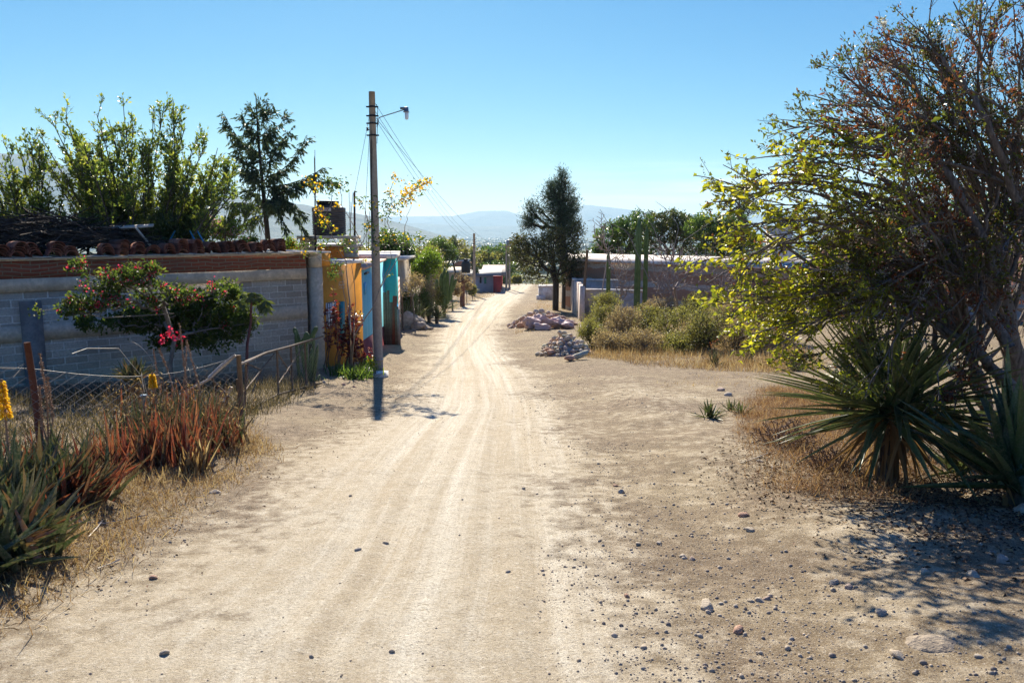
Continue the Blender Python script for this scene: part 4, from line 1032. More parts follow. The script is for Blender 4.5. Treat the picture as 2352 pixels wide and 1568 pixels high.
# clump of jointed cactus by the wall corner
M_cact = Mt('cactus_green'); vv = M_cact.pos(); M_cact = M_cact.pbr(M_cact.ramp(M_cact.noise(vv, 12, 4), [(.3, (.05, .085, .03)), (.7, (.11, .16, .055))]), .6)
def cactus_col(a, b, r0, r1, ribs=7, n=28, k=9, depth=.22):
    a = np.array(a, float); b = np.array(b, float); mb = MB(); t = np.linspace(0, 1, k)
    P = a + (b - a) * t[:, None]; T = unit(np.gradient(P, axis=0)); an = np.arange(n) / n * 2 * math.pi
    X = unit(np.cross(T, np.array([0, 1., 0.01]))); Y = np.cross(T, X)
    r = (r0 + (r1 - r0) * t) * (1 + .03 * np.sin(t * 17)); r[-1] *= .35; r[-2] *= .85
    rf = 1 - depth * .5 + depth * .5 * np.cos(an * ribs)
    V = P[:, None] + (X[:, None] * np.cos(an)[None, :, None] + Y[:, None] * np.sin(an)[None, :, None]) * (r[:, None] * rf[None])[..., None]
    i = np.arange(k - 1)[:, None] * n; j = np.arange(n)[None]; j2 = (j + 1) % n
    mb.add(V.reshape(-1, 3), np.stack([i + j, i + j2, i + n + j2, i + n + j], -1).reshape(-1, 4)); mb.f.setdefault(n, []).append((np.array([list(range((k - 1) * n, k * n))]), np.full(1, .5))); return mb
d = 15.6; g = W(706, 925, d); g[2] = HZ(g[0], d); cc = thing('jointed_cactus', 'clump of thin jointed cactus stems at the corner of the grey wall', 'cactus', g); rng = np.random.default_rng(4)
for (x0, x1, y1, r) in ((700, 690, 850, .04), (712, 716, 800, .05), (706, 702, 770, .045), (720, 730, 790, .04), (695, 672, 870, .03), (708, 690, 790, .04), (716, 722, 758, .035), (690, 678, 760, .035), (724, 735, 860, .03)):
    part('stem', cactus_col(W(x0, 925, d) * (1, 1, 0) + (0, 0, g[2] - .1), W(x1, y1, d + rng.uniform(-.2, .2)), r, r * .9, 5), M_cact, cc, smooth=True)
for (x0, y0, x1, y1) in ((690, 790, 675, 752), (695, 800, 705, 762), (690, 800, 700, 775), (715, 775, 728, 750), (712, 790, 705, 765)):
    part('pad', cactus_col(W(x0, y0, d), W(x1, y1, d), .04, .05, 2, depth=.5), M_cact, cc, smooth=True)

# ---- red-leaved plants, strappy clump and yellow-flowering climber in front of the yellow house
rng = np.random.default_rng(41)
def redplant(px, y0, y1, d, n, seed, lab, s=1.):
    rng = np.random.default_rng(seed); g = W(px, y0, d); g[2] = HZ(g[0], d); t = thing('red_leaved_plant', lab, 'plant', g, 0, 'red leaved plants before the yellow wall')
    st_, lf = MB(), MB()
    for k in range(n):
        b = g + np.array([rng.uniform(-.25, .25), rng.uniform(-.2, .2), -.05]) * s; T = W(px + rng.uniform(-18, 18) * s, y1 + rng.uniform(-6, 70), d); T[1] += rng.uniform(-.2, .2)
        P = np.array([b + (T - b) * f + rng.normal(0, .02, 3) for f in np.linspace(0, 1, 7)]); P[-1] = T; st_.tube(P, np.linspace(.013, .006, 7), 5)
        m = 46; u = rng.uniform(.25, 1, m) ** .7; Q = np.stack([np.interp(u, np.linspace(0, 1, 7), P[:, i]) for i in range(3)], -1)
        kites(lf, Q, rdirs(rng, m, -.5, .7), rdirs(rng, m, .2, 1), .11 * s, .05 * s, np.clip(rng.uniform(-.2, .9, m) + (rng.uniform() > .7) * .3, 0, 1))
    part('stem', st_, plain('reddish_stem', (.17, .08, .05), .7), t); part('foliage', lf, L_maroon, t)
redplant(812, 868, 715, 18.4, 13, 1, 'dense dark-red leaved plant just left of the light blue wall')
redplant(790, 862, 705, 18.6, 8, 2, 'red leaved plant in front of the teal door')
redplant(765, 862, 655, 18.2, 6, 3, 'tall bare-stemmed plant topped with reddish leaves, in front of the barred window', 1.0)
redplant(836, 856, 800, 18.9, 2, 4, 'small dark spiky plant against the light blue wall beside the pole', .8)
def clump(name, label, cat, c, n, L, Wd, e0, e1, droop, lm, seed, jit=.1, fold=.3, group=None, S=6, tint=None, prof_=None, azr=(0, 2 * math.pi), partname='leaves'):
    rng = np.random.default_rng(seed); c = np.asarray(c, float); t = thing(name, label, cat, c, 0, group); mb = MB()
    D = rosette_dirs(rng, n, e0, e1, *azr); P = c + rng.normal(0, jit, (n, 3)) * (1, 1, .15)
    blades(mb, P, D, L * rng.uniform(.65, 1.1, n), Wd * rng.uniform(.7, 1.1, n), droop * rng.uniform(.3, 1.3, n), S, fold, prof_, rng.uniform(0, 1, n) if tint is None else tint(rng, n), rng.normal(0, .3, n))
    part(partname, mb, lm, t); return t
for k, (px, py, lab) in enumerate(((785, 872, 'green strappy clump at the foot of the red leaved plants, left one'), (812, 878, 'green strappy clump at the foot of the red leaved plants, middle one'), (835, 872, 'green strappy clump touching the pale concrete slab'))):
    g = GP(px, py); clump('strap_leaf_plant', lab, 'plant', g, 110, .42, .03, 35, 85, .35, L_green, 50 + k, .16)
shrub('flowering_bush', 'small yellow-green leafed bush at the foot of the light blue wall', 868 - 25, 845, 18.7, 20, 16, .2, 60, 14, .06, .035, L_bright, BK, 61, L_yel, .1, .04)
# climber
g = GP(800, 868); d = 17.6; g[1] = 17.9; g[2] = HZ(g[0], 17.9)
cl = thing('yellow_trumpet_shrub', 'lanky shrub with yellow flower clusters, its bare stems crossing the concrete pole', 'shrub', g)
wd, lf, fl = MB(), MB(), MB(); rng = np.random.default_rng(70)
paths = [[(800, 868), (812, 780), (830, 745), (858, 700), (872, 660), (900, 600), (895, 560)], [(800, 868), (806, 760), (800, 660), (796, 600), (770, 560), (745, 545)], [(806, 760), (786, 640), (782, 600)], [(872, 660), (905, 610), (925, 570), (900, 535), (885, 505), (905, 478), (925, 455), (958, 428), (990, 415)],
 [(812, 780), (815, 690), (808, 600), (830, 560), (850, 520), (875, 500), (900, 470), (880, 465)], [(925, 455), (945, 440), (968, 425)], [(905, 478), (893, 445), (908, 405)], [(830, 560), (790, 480), (782, 430), (787, 415)], [(770, 560), (745, 500), (730, 470), (712, 415)], [(745, 500), (760, 470), (765, 440), (758, 412)], [(925, 570), (930, 520), (945, 470)], [(808, 600), (760, 600), (700, 590)], [(850, 520), (838, 480), (825, 455)], [(900, 560), (945, 560), (975, 555)]]
for pth in paths:
    P = np.array([W(x, y, 17.6 + .5 * math.sin(y * .02 + x * .01)) for x, y in pth]);
    if pth[0][1] > 850: P[0] = g - (0, 0, .05)
    u = np.linspace(0, 1, len(P)); uu = np.linspace(0, 1, 16); Q = np.stack([np.interp(uu, u, P[:, i]) for i in range(3)], -1) + rng.normal(0, .012, (16, 3)); wd.tube(Q, np.linspace(.02 if pth[0][1] > 850 else .009, .004, 16), 5)
for (x, y, s, nl, nf) in ((945, 440, 22, 40, 60), (968, 425, 14, 20, 50), (925, 455, 22, 60, 50), (985, 416, 9, 8, 26), (905, 480, 18, 50, 10), (885, 470, 12, 40, 0), (893, 440, 10, 10, 12), (908, 408, 9, 10, 22), (880, 498, 12, 40, 2), (712, 420, 16, 20, 40), (728, 430, 12, 14, 40), (757, 412, 10, 30, 6), (765, 440, 14, 40, 12), (787, 422, 14, 60, 0), (735, 480, 12, 6, 50), (742, 500, 14, 10, 60), (775, 472, 8, 6, 30), (770, 525, 9, 4, 26), (745, 515, 14, 30, 20), (850, 468, 14, 40, 8), (828, 462, 10, 20, 4), (850, 520, 14, 60, 6), (775, 610, 14, 70, 0), (765, 630, 10, 50, 0), (740, 560, 18, 60, 12), (792, 560, 16, 50, 14), (862, 560, 16, 50, 8), (880, 545, 16, 60, 10), (700, 585, 8, 8, 22), (905, 545, 16, 40, 8), (800, 555, 22, 50, 4), (840, 600, 8, 8, 8), (895, 630, 6, 12, 0), (935, 545, 12, 40, 6), (965, 548, 12, 50, 4), (700, 560, 12, 30, 6)):
    c = W(x, y, 17.6 + .5 * math.sin(y * .02 + x * .01)); q = s * .0096 * .6
    if nl: kites(lf, c + rng.normal(0, q, (nl, 3)), rdirs(rng, nl, -.9, .5), rdirs(rng, nl), .085, .035, rng.uniform(0, 1, nl))
    if x < 800: nf = int(nf * .4)
    if nf: kites(fl, c + rng.normal(0, q * .8, (nf, 3)), rdirs(rng, nf), rdirs(rng, nf), .06, .05, rng.uniform(0, 1, nf))
part('stem', wd, plain('tan_stem', (.27, .2, .15), .8), cl); part('foliage', lf, L_green, cl); part('flowers', fl, L_yel, cl)

# ================================================================ fence, gate, roadside aloes
M_post = plain('rusty_post', (.13, .05, .03), .85, bump=.004, scale=30)
M_wire = plain('dull_wire', (.26, .24, .21), .6, .3, scale=20)
F0 = GP(100, 1075); F1 = GP(560, 1000); F0[2] -= .0
fence = thing('chain_link_fence', 'sagging chain-link fence with rusty end post, in front of the grey block wall', 'fence', F0)
pt = W(62, 786, F0[1]); mb = MB(); mb.tube([F0 - (0, 0, .2), (F0 + pt) / 2 + (.01, 0, 0), pt], [.038, .034, .03], 8); part('post', mb, M_post, fence)
pt2 = W(548, 815, F1[1]); mb = MB(); mb.tube([F1 - (0, 0, .2), pt2], [.035, .03], 7); part('post', mb, M_wood, fence)
L0 = np.array([F0[0] - 2.4, F0[1] - 1.6, F0[2] + .15]); L1t = L0 + (0, 0, 1.15)
mb = MB(); rng = np.random.default_rng(6)
def fpt(s, h):                        # s in metres from L0, h fraction
    Lt = np.linalg.norm(F0 - L0); Lr = np.linalg.norm(F1 - F0)
    if s < Lt: f = s / Lt; b_, t_ = L0 + (F0 - L0) * f, L1t + (pt - L1t - (0, 0, .25)) * f
    else: f = min(1, (s - Lt) / Lr); b_, t_ = F0 + (F1 - F0) * f, (pt - (0, 0, .25)) + (pt2 - pt + (0, 0, .25)) * f - np.array([0, 0, .18 * math.sin(f * math.pi)])
    return b_ + (t_ - b_) * h + np.array([.03, -.06, 0]) * math.sin(s * 2.1 + h * 3)
Lt = np.linalg.norm(F0 - L0) + np.linalg.norm(F1 - F0); step = .062; nc = int(Lt / step); nr = 20
Pn = np.array([[fpt(i * step, j / nr) for j in range(nr + 1)] for i in range(nc)])
A_, B_ = [], []
for i in range(nc - 1):
    for j in range(nr):
        if (i + j) % 2 == 0: A_.append(Pn[i, j]); B_.append(Pn[i + 1, j + 1])
        else: A_.append(Pn[i + 1, j]); B_.append(Pn[i, j + 1])
sticks(mb, A_, B_, .0021, .0021, 3)
mb.tube(Pn[::3, nr], .003, 4); 
for k in range(26):                   # loose wire ends curling from the top
    q = Pn[int(rng.integers(nc)), nr]; mb.tube([q, q + rng.normal(0, .05, 3) + (0, 0, .02), q + rng.normal(0, .09, 3)], .0025, 3)
a = np.linspace(0, 5, 30); q = W(300, 815, F0[1] + 1.2); mb.tube(np.stack([q[0] + .5 * a / 5 + .14 * np.sin(a * 1.3), q[1] + 0 * a, q[2] - .1 * a + .16 * np.cos(a * 1.3)], -1), .0035, 4)
q = W(255, 800, F0[1] + 1.0); mb.tube([W(165, 812, F0[1] + .5), W(200, 800, F0[1] + .8), q, W(272, 800, F0[1] + 1.1), W(330, 870, F0[1] + 1.3), W(350, 960, F0[1] + 1.3)], .0035, 4)
part('wire_mesh', mb, M_wire, fence)
# rustic gate of poles
d = 12.2; g = W(600, 960, d); g[2] = HZ(g[0], d); gate = thing('rustic_gate', 'rustic gate of crossed poles with wire mesh, in the shade before the block wall', 'gate', g)
def pole_part(parent, name, pts, r, m, n=6, lab=None): mb = MB(); mb.tube(pts, r, n); return part(name, mb, m, parent, smooth=True, label=lab)
pole_part(gate, 'rail', [W(548, 838, 11.4), W(612, 810, 12.6), W(668, 795, 13.7), W(742, 772, 15.2)], [.022, .02, .02, .016], M_wood)
pole_part(gate, 'rail', [W(560, 945, 11.4), W(640, 905, 13), W(738, 880, 15)], .018, M_wood)
for (x0, y0, x1, y1, dd) in ((636, 805, 640, 915, 13), (668, 797, 672, 900, 13.7), (700, 785, 704, 890, 14.4), (565, 835, 562, 950, 11.6)): pole_part(gate, 'upright', [W(x0, y0, dd), W(x1, y1, dd)], .016, M_wood)
for (x0, y0, x1, y1, dd, de) in ((560, 900, 630, 812, 11.6, 12.9), (636, 808, 668, 858, 13, 13.7), (600, 850, 560, 830, 12.3, 11.6), (640, 880, 700, 790, 13, 14.4), (580, 900, 600, 850, 12, 12.4)): pole_part(gate, 'brace', [W(x0, y0, dd), W(x1, y1, de)], .011, M_wood)
mb = MB(); A_, B_ = [], []
for i in range(52):
    for j in range(22):
        f = i / 52; x = 560 + 175 * f; dd = 11.5 + 3.6 * f
        top_, bot = W(x, 838 - 62 * f, dd), W(x, 955 - 70 * f, dd); x2 = 560 + 175 * (i + 1) / 52; d2 = 11.5 + 3.6 * (i + 1) / 52; t2, b2 = W(x2, 838 - 62 * (i + 1) / 52, d2), W(x2, 955 - 70 * (i + 1) / 52, d2)
        u, v = j / 22, (j + 1) / 22
        if (i + j) % 2: A_.append(top_ + (bot - top_) * u); B_.append(t2 + (b2 - t2) * v)
        else: A_.append(t2 + (b2 - t2) * u); B_.append(top_ + (bot - top_) * v)
sticks(mb, A_, B_, .0015, .0015, 3); part('wire_mesh', mb, M_wire, gate)
for (pts, r, m, lab) in (([(412, 906), (470, 876), (486, 868)], [.012, .016, .018], M_paleW, 'pale bleached pole slanting down from the broken rail, before the fence'),
                       ([(480, 868), (508, 842), (541, 815)], [.026, .03, .02], M_paleW, 'thick sunlit broken rail end sticking up before the shaded gate'),
                       ([(552, 835), (575, 828), (592, 820)], [.008, .012, .006], M_paleW, 'short pale stick poking out left of the gate rail'),
                       ([(485, 868), (505, 890), (528, 912)], .014, M_wood, 'brown pole crossing down right from the broken rail'),
                       ([(515, 922), (532, 888)], .02, M_paleW, 'stubby sunlit pole end beside the fence gap'),
                       ([(400, 1010), (460, 975), (520, 918)], [.008, .01, .012], M_wood, 'long thin pole rising to the right through the red aloes'),
                       ([(522, 900), (518, 960), (528, 1075)], [.02, .022, .03], M_wood, 'upright crooked post at the end of the chain-link fence'),
                       ([(545, 870), (552, 940), (548, 1000)], [.018, .02, .02], M_wood, 'dark post between fence end and gate')):
    P = [W(x, y, 10.6) for x, y in pts]; mb = MB(); mb.tube(P, r, 7); single('wooden_pole', mb, m, lab, 'pole', P[0], smooth=True)
# blue pipe stub
mb = MB(); P = [W(330, 910, 9.6), W(334, 985, 9.6)]; mb.tube(P, .018, 8); mb.box(P[0] + (0, 0, .01), (.07, .05, .02)); single('pipe_stub', mb, plain('pale_blue_pipe', (.3, .42, .5), .5), 'upright pale blue pipe stub behind the red aloe clump', 'pipe', P[1])
# aloes
def aloe(px, py, label, seed, n, L, Wd, redf, e0=25, e1=88, jit=.1, grp='roadside aloes', mat=None, az=(0, 2 * math.pi), lift=0):
    g = GP(px, py); g[2] += lift
    return clump('aloe', label, 'aloe', g, n, L, Wd, e0, e1, .12, mat or (L_red if redf > .5 else L_aloe), seed, jit, .55, grp, 6, None, lambda t: 1 - t ** 1.5, az)
aloe(395, 1075, 'red aloe clump with slim upright leaves, left part of the big roadside clump', 1, 130, .62, .045, 1, 55, 88, .22)
aloe(330, 1095, 'small red aloe standing apart at the left of the big roadside clump', 2, 60, .50, .04, 1, 60, 88, .12)
aloe(440, 1035, 'green aloe in the middle of the big roadside clump', 3, 110, .62, .055, 0, 40, 88, .24)
aloe(482, 1040, 'orange-red aloe fringe at the right end of the big roadside clump', 4, 90, .55, .04, 1, 50, 85, .15)
aloe(405, 1000, 'red aloe at the back of the big roadside clump', 5, 120, .6, .04, 1, 60, 88, .25)
aloe(365, 1040, 'green aloe at the back left of the big roadside clump', 15, 80, .6, .05, 0, 50, 88, .2)
aloe(452, 1098, 'withered grey aloe stump leaning towards the road', 6, 26, .34, .045, 0, 60, 88, .05, mat=L_dry)
aloe(165, 1175, 'bright red aloe leaning right, in the lower left foreground group', 7, 80, .52, .05, 1, 25, 75, .14, az=(-1.2, 1.2))
aloe(110, 1170, 'green aloe behind the bright red one, lower left foreground', 8, 110, .58, .06, 0, 40, 88, .18)
aloe(20, 1150, 'red-tipped aloe thicket along the lower left picture edge', 9, 90, .5, .045, 1, 50, 88, .2)
aloe(45, 1280, 'large dark green aloe, nearest plant at the lower left picture edge', 10, 90, .58, .075, 0, 15, 80, .12)
aloe(-30, 1330, 'dark aloe half cut off by the left picture edge, nearest of all', 11, 70, .6, .075, 0, 15, 80, .12)
aloe(-10, 1220, 'dark green aloe at the left picture edge behind the nearest ones', 12, 90, .6, .07, 0, 35, 85, .14)
aloe(235, 1090, 'small reddish aloe in dry grass between the two aloe groups', 13, 36, .36, .035, 1, 60, 88, .1)
sa = aloe(315, 985, 'tall grey-green shaggy aloe on a short stem before the fence', 14, 90, .36, .05, 0, 20, 88, .05, lift=.55)
mb = MB(); g = GP(315, 985); mb.tube([g - (0, 0, .1), g + (0.02, 0, .58)], [.07, .06], 8); part('trunk', mb, BK, sa, smooth=True)
# dried and yellow flower spikes
def spike(pts, dist, lab, yellow=None, forks=(), r=.012):
    P = np.array([W(x, y, dist) for x, y in pts]); g = P[0].copy(); g[2] = min(g[2], HZ(g[0], g[1])); P[0] = g
    t = thing('aloe_flower_spike', lab, 'flower spike', g, 0, 'aloe flower spikes'); rng = np.random.default_rng(int(pts[0][0])); 
    for q in (P,) + tuple(np.array([W(x, y, dist) for x, y in f]) for f in forks):
        mb = MB(); uu = np.linspace(0, 1, 20); Q = np.stack([np.interp(uu, np.linspace(0, 1, len(q)), q[:, i]) for i in range(3)], -1); mb.tube(Q, np.linspace(r, r * .6, 20), 6)
        n = 160; s = rng.uniform(.45 if yellow is None else .2, 1, n); B = np.stack([np.interp(s, uu, Q[:, i]) for i in range(3)], -1)
        kites(mb, B, rdirs(rng, n, -.2, .9), rdirs(rng, n), .022, .012, .5); part('stalk', mb, plain('dry_stalk', (.33, .2, .12), .85), t)
    if yellow:
        fl = MB(); y0, y1 = np.array([W(*yellow[0], dist), W(*yellow[1], dist)]); n = 420; s = rng.uniform(0, 1, n)[:, None]; d_ = rdirs(rng, n, -.5, -.1)
        rad = (.012 + .006 * (1 - s)); kites(fl, y0 + (y1 - y0) * s + d_ * rad, d_ * (1, 1, .8) + (0, 0, -.55), rdirs(rng, n), .03 + .012 * (1 - s[:, 0]), .010, rng.uniform(0, 1, n), .4); part('flowers', fl, L_yel, t)
spike([(24, 1165), (20, 1040), (4, 870)], 5.9, 'tall yellow aloe bloom at the left picture edge', ((14, 955), (2, 872)), (), .011)
spike([(372, 1010), (360, 930), (349, 855)], 8.6, 'small yellow aloe bloom above the red clump', ((352, 885), (349, 858)))
spike([(112, 1180), (112, 1040), (108, 920), (92, 812)], 6.4, 'dried three-pronged flower spike before the rusty fence post', None, ([(112, 1020), (98, 980), (90, 885)], [(112, 1025), (122, 960), (108, 868)]), .009)
spike([(432, 1020), (452, 950), (458, 890), (428, 782)], 8.8, 'dried flower spike arching over the red aloes, tallest of the pair', None, ([(440, 990), (430, 900), (412, 742)],), .008)
spike([(400, 1005), (410, 960), (425, 860), (430, 780)], 9.0, 'thin dried spike beside the tallest pair above the aloes', None, ([(412, 940), (385, 850), (365, 800)],), .008)
spike([(385, 1010), (372, 930), (352, 800)], 9.2, 'thin dried spike directly above the small yellow bloom', None, (), .008)

rng = np.random.default_rng(91); mb = MB()
for k in range(150):
    px, py = rng.uniform(250, 560), rng.uniform(985, 1075); g = GP(px, py); h = rng.uniform(.3, .75); b_ = g + (rng.normal(0, .12), rng.normal(0, .12), h); mb.tube(bez([g - (0, 0, .03), (g + b_) / 2 + rng.normal(0, .03, 3), b_], 6), np.linspace(.004, .0015, 6), 3)
    q = np.array([g + (b_ - g) * f for f in rng.uniform(.4, 1, 5)]); kites(mb, q, rdirs(rng, 5, .2, 1), rdirs(rng, 5), .05, .008, .7)
tag(single('dry_stalks', mb, L_dry, 'thin dry weed stalks standing among the aloes and fence wire', 'weeds', GP(400, 1040)), kind='stuff')
# ---- dry grass on the left verge
def grass(name, label, poly, n, L, Wd, lm, seed, up=(35, 88), droop=.4, S=4, tint=None, fray=.12):
    """blades scattered inside a survey-pixel polygon given as list of (px,py) pairs"""
    rng = np.random.default_rng(seed); pw = np.array([GP(*p)[:2] for p in poly]); lo, hi = pw.min(0), pw.max(0); out = []
    while sum(map(len, out)) < n:
        q = rng.uniform(lo, hi, (n * 2, 2)); ins = np.zeros(len(q), bool); j = len(pw) - 1
        for i in range(len(pw)):
            a, b = pw[i], pw[j]; c = ((a[1] > q[:, 1]) != (b[1] > q[:, 1])) & (q[:, 0] < (b[0] - a[0]) * (q[:, 1] - a[1]) / (b[1] - a[1] + 1e-12) + a[0]); ins ^= c; j = i
        dens = fbm(q[:, 0] * 1.3, q[:, 1] * 1.3, seed) * .7 + fbm(q[:, 0] * 5, q[:, 1] * 5, seed + 1) * .5
        q = q[ins & (dens > rng.uniform(.35, .85, len(q)))]; out.append(q)
    q = np.concatenate(out)[:n] + rng.normal(0, fray, (n, 2)); D = rosette_dirs(rng, n, up[0], up[1]); rng.shuffle(D)
    P = np.c_[q, HD(q[:, 0], q[:, 1]) - .01]; mb = MB(); hh = L * rng.uniform(.35, 1.2, n)
    blades(mb, P, D, hh, Wd * rng.uniform(.6, 1.2, n), droop * rng.uniform(0, 1.6, n), S, 0.2, None, rng.uniform(0, 1, n), rng.normal(0, .6, n))
    o = bpy.data.objects.new(name, mb.mesh(name, lm)); col.objects.link(o); return tag(o, label, 'grass', None, 'stuff')
grass('dry_grass', 'dry straw grass along the left verge around the aloes', [(-60, 1480), (110, 1400), (300, 1260), (520, 1120), (620, 1040), (560, 985), (330, 1010), (100, 1080), (-200, 1180)], 30000, .17, .005, L_dry, 1, (5, 80), .6)
grass('dry_grass', 'matted brown weeds, darkened for shade, between fence and block wall', [(-250, 1150), (120, 1060), (560, 990), (730, 900), (700, 880), (400, 905), (0, 925), (-300, 960)], 13000, .30, .008, leafmat('shade_dark_weed', [(0, (.03, .028, .015)), (.6, (.09, .07, .04)), (1, (.26, .2, .12))], .35, .7, .2), 2, (40, 88), .3)  # weed colours darkened to stand in for shade in front of the wall
# ================================================================ RIGHT SIDE
# big half-bare tree
L_tree = leafmat('autumn_leaf', [(0, (.09, .028, .018)), (.2, (.16, .055, .025)), (.34, (.06, .065, .018)), (.55, (.11, .13, .016)), (.8, (.26, .28, .02)), (1, (.46, .40, .03))], .5, .4, .4, 1.5)
L_fluff = leafmat('seed_fluff', [(0, (.5, .44, .4)), (1, (.75, .7, .66))], .4, .9, .1, 1.1)
d = 7.2; g = GP(2236, 1075); g0 = g.copy()
ells = [E(*e) for e in ((2290, 60, 7.2, 110, 70, .9, 1.5), (2200, 140, 7.0, 110, 70, .8, 1.6), (2060, 190, 6.9, 75, 45, .5, .9), (1960, 165, 6.9, 30, 16, .2, .15), (2010, 300, 6.9, 100, 60, .6, 1.3), (1900, 320, 6.8, 70, 45, .4, .7), (1850, 375, 6.8, 45, 28, .3, .4), (2180, 300, 7.1, 160, 120, 1., 3.2), (2330, 320, 7.2, 140, 180, 1., 2.6), (2060, 430, 7.0, 150, 90, .8, 2.4), (1900, 470, 6.8, 90, 65, .5, 1.1), (1790, 480, 6.7, 50, 60, .3, .45), (1850, 590, 6.7, 120, 70, .5, 1.7), (1720, 590, 6.5, 75, 55, .35, .7), (1650, 450, 6.4, 22, 22, .2, .12), (1690, 680, 6.5, 70, 35, .3, .45), (1780, 700, 6.6, 90, 55, .45, 1.1), (1950, 640, 6.9, 120, 100, .7, 2), (2100, 600, 7.1, 120, 120, .9, 2), (2260, 560, 7.2, 120, 120, .9, 1.6), (1860, 760, 6.7, 80, 26, .35, .5), (2050, 720, 7, 100, 60, .6, .8), (2420, 100, 7.2, 90, 120, .9, 1), (2480, 350, 7.4, 120, 200, 1, 1.2))]
def tree_tint(P, rng):
    # yellow-green young leaves low on the sunny left, rusty bracts high on the right
    a = np.clip((P[:, 2] - 1.6) / 2.2, -.6, 1); b = np.clip((P[:, 0] - 2.2) / 2.8, 0, 1)
    base = .93 - .5 * np.clip(a, 0, 1) - .42 * b
    return np.clip(base + rng.normal(0, .17, len(P)), 0, 1)
rng = np.random.default_rng(101)
bt = thing('autumn_tree', 'large half-bare tree with twisted branches and yellowing leaves, at the right edge', 'tree', g)
wd, cr, bd = MB(), MB(), MB()
tr1 = bez([g - (0, 0, .2), W(2242, 1000, 7.25), W(2262, 930, 7.2), W(2240, 860, 7.1), W(2225, 780, 7.1), W(2205, 690, 7.05)], 24); wd.tube(tr1 + rng.normal(0, .008, tr1.shape), np.linspace(.085, .05, 24), 9)
b2 = W(2300, 1090, 7.6); b2[2] = HZ(b2[0], 7.6) - .2
tr2 = bez([b2, W(2300, 980, 7.5), W(2330, 900, 7.4), W(2322, 800, 7.3), W(2300, 640, 7.3), W(2280, 500, 7.25)], 24); wd.tube(tr2 + rng.normal(0, .01, tr2.shape), np.linspace(.14, .06, 24), 10)
tr3 = bez([W(2330, 900, 7.4), W(2400, 800, 7.4), W(2450, 640, 7.5), W(2440, 420, 7.4)], 20); wd.tube(tr3, np.linspace(.09, .04, 20), 8)
# outline and interior tips of the sweeping boughs (survey pixels), with the bough each springs from
tipsA = [(2035, 78), (2190, 5), (2260, -60), (1925, 160), (1960, 200), (2000, 130), (2080, 110), (1812, 292), (1850, 275), (1880, 240), (1905, 300), (1808, 355), (1845, 330), (1765, 385), (1800, 400), (1950, 250), (2120, 60), (2310, -20), (2380, 20), (2450, -40), (2150, 110), (2250, 60), (2330, 90), (2020, 210)]
tipsB = [(1628, 435), (1655, 470), (1700, 430), (1725, 400), (1755, 470), (1690, 520), (1640, 560), (1612, 600), (1650, 610), (1625, 650), (1665, 670), (1700, 620), (1645, 700), (1690, 745), (1730, 700), (1735, 780), (1780, 740), (1815, 775), (1850, 700), (1900, 790), (1960, 800), (1780, 560), (1830, 500), (1860, 620), (1920, 560), (2000, 790), (1950, 680), (2040, 700), (2100, 810), (1700, 775), (1765, 805), (1850, 825), (1925, 860), (2010, 860), (2150, 860), (2190, 900), (1800, 690), (1720, 650), (1880, 740)]
boughs = []
def bough(src, f0, f1, tip, arch, dd):
    a = src[int(rng.uniform(f0, f1) * (len(src) - 1))]; T = W(tip[0], tip[1], dd); m = (T - a)
    boughs.append(bez([a, a + m * .33 + (0, 0, arch * np.linalg.norm(m)) + rng.normal(0, .07, 3), a + m * .68 + (0, 0, arch * .9 * np.linalg.norm(m)) + rng.normal(0, .06, 3), T], 18))
for q in tipsA: bough(tr2 if rng.uniform() < .7 else tr3, .72, 1, q, .10, 7.0 + rng.normal(0, .4))
for q in tipsB: bough(tr1 if rng.uniform() < .55 else tr2, .7, 1, q, .13, 6.7 + rng.normal(0, .35))
for k in range(46):                                  # interior boughs
    q = (rng.uniform(1900, 2460), rng.uniform(60, 740)); q = (max(q[0], 2200 - q[1] * .9 if q[1] < 400 else 1760), q[1]); bough([tr1, tr2, tr3][k % 3], .6, 1, q, .1, 7.1 + rng.normal(0, .6))
B_ = np.array(boughs); polytubes(wd, B_, .022 * rng.uniform(.6, 1.3, len(B_)), .0045, 6)
A2, _ = twigs(rng, B_, 13, .28, .55, .45, -.12, 7, .05); polytubes(wd, A2, .0065, .003, 4)
A3, _ = twigs(rng, A2, 3, .15, .25, .6, .15, 4, .1); polytubes(wd, A3, .0032, .002, 3)
def lowleft(P): return np.clip((3.8 - P[:, 0]) / 1.5, 0, 1) * np.clip((2.8 - P[:, 2]) / .5, 0, 1)
def put(mb, P, D, L_, W_, tint, lo=-.3, hi=.9):
    N = len(P); kites(mb, P + rng.normal(0, .012, (N, 3)), unit(D * .5 + rdirs(rng, N, lo, hi)), unit(rdirs(rng, N) + (0, 0, .4)), L_ * rng.uniform(.55, 1.3, N), W_ * rng.uniform(.7, 1.2, N), np.clip(tint, 0, 1), .25)
for X, per in ((A3, 3.2), (A2, 6)):                 # leaves: dense and yellow low on the sunny left, sparse elsewhere
    P, D, idx = along(rng, X, per); w_ = lowleft(P); k = rng.uniform(0, 1, len(P)) < .22 + .78 * w_; P, D, w_ = P[k], D[k], w_[k]; hgt = np.clip((P[:, 2] - 1.9) / 1.8, 0, 1)
    put(cr, P, D, .042 + .026 * w_, .022 + .012 * w_, .42 + .42 * w_ - .25 * hgt + rng.normal(0, .14, len(P)), -.9, .5)
P, D, idx = along(rng, A3, 1.7, .7); P = np.repeat(P, 6, 0); D = np.repeat(D, 6, 0); w_ = lowleft(P); k = rng.uniform(0, 1, len(P)) < 1 - .8 * w_; P, D = P[k], D[k]    # upright clusters of seed pods
red = vn(P[:, 0] * 2.2, P[:, 2] * 2.2, 6)
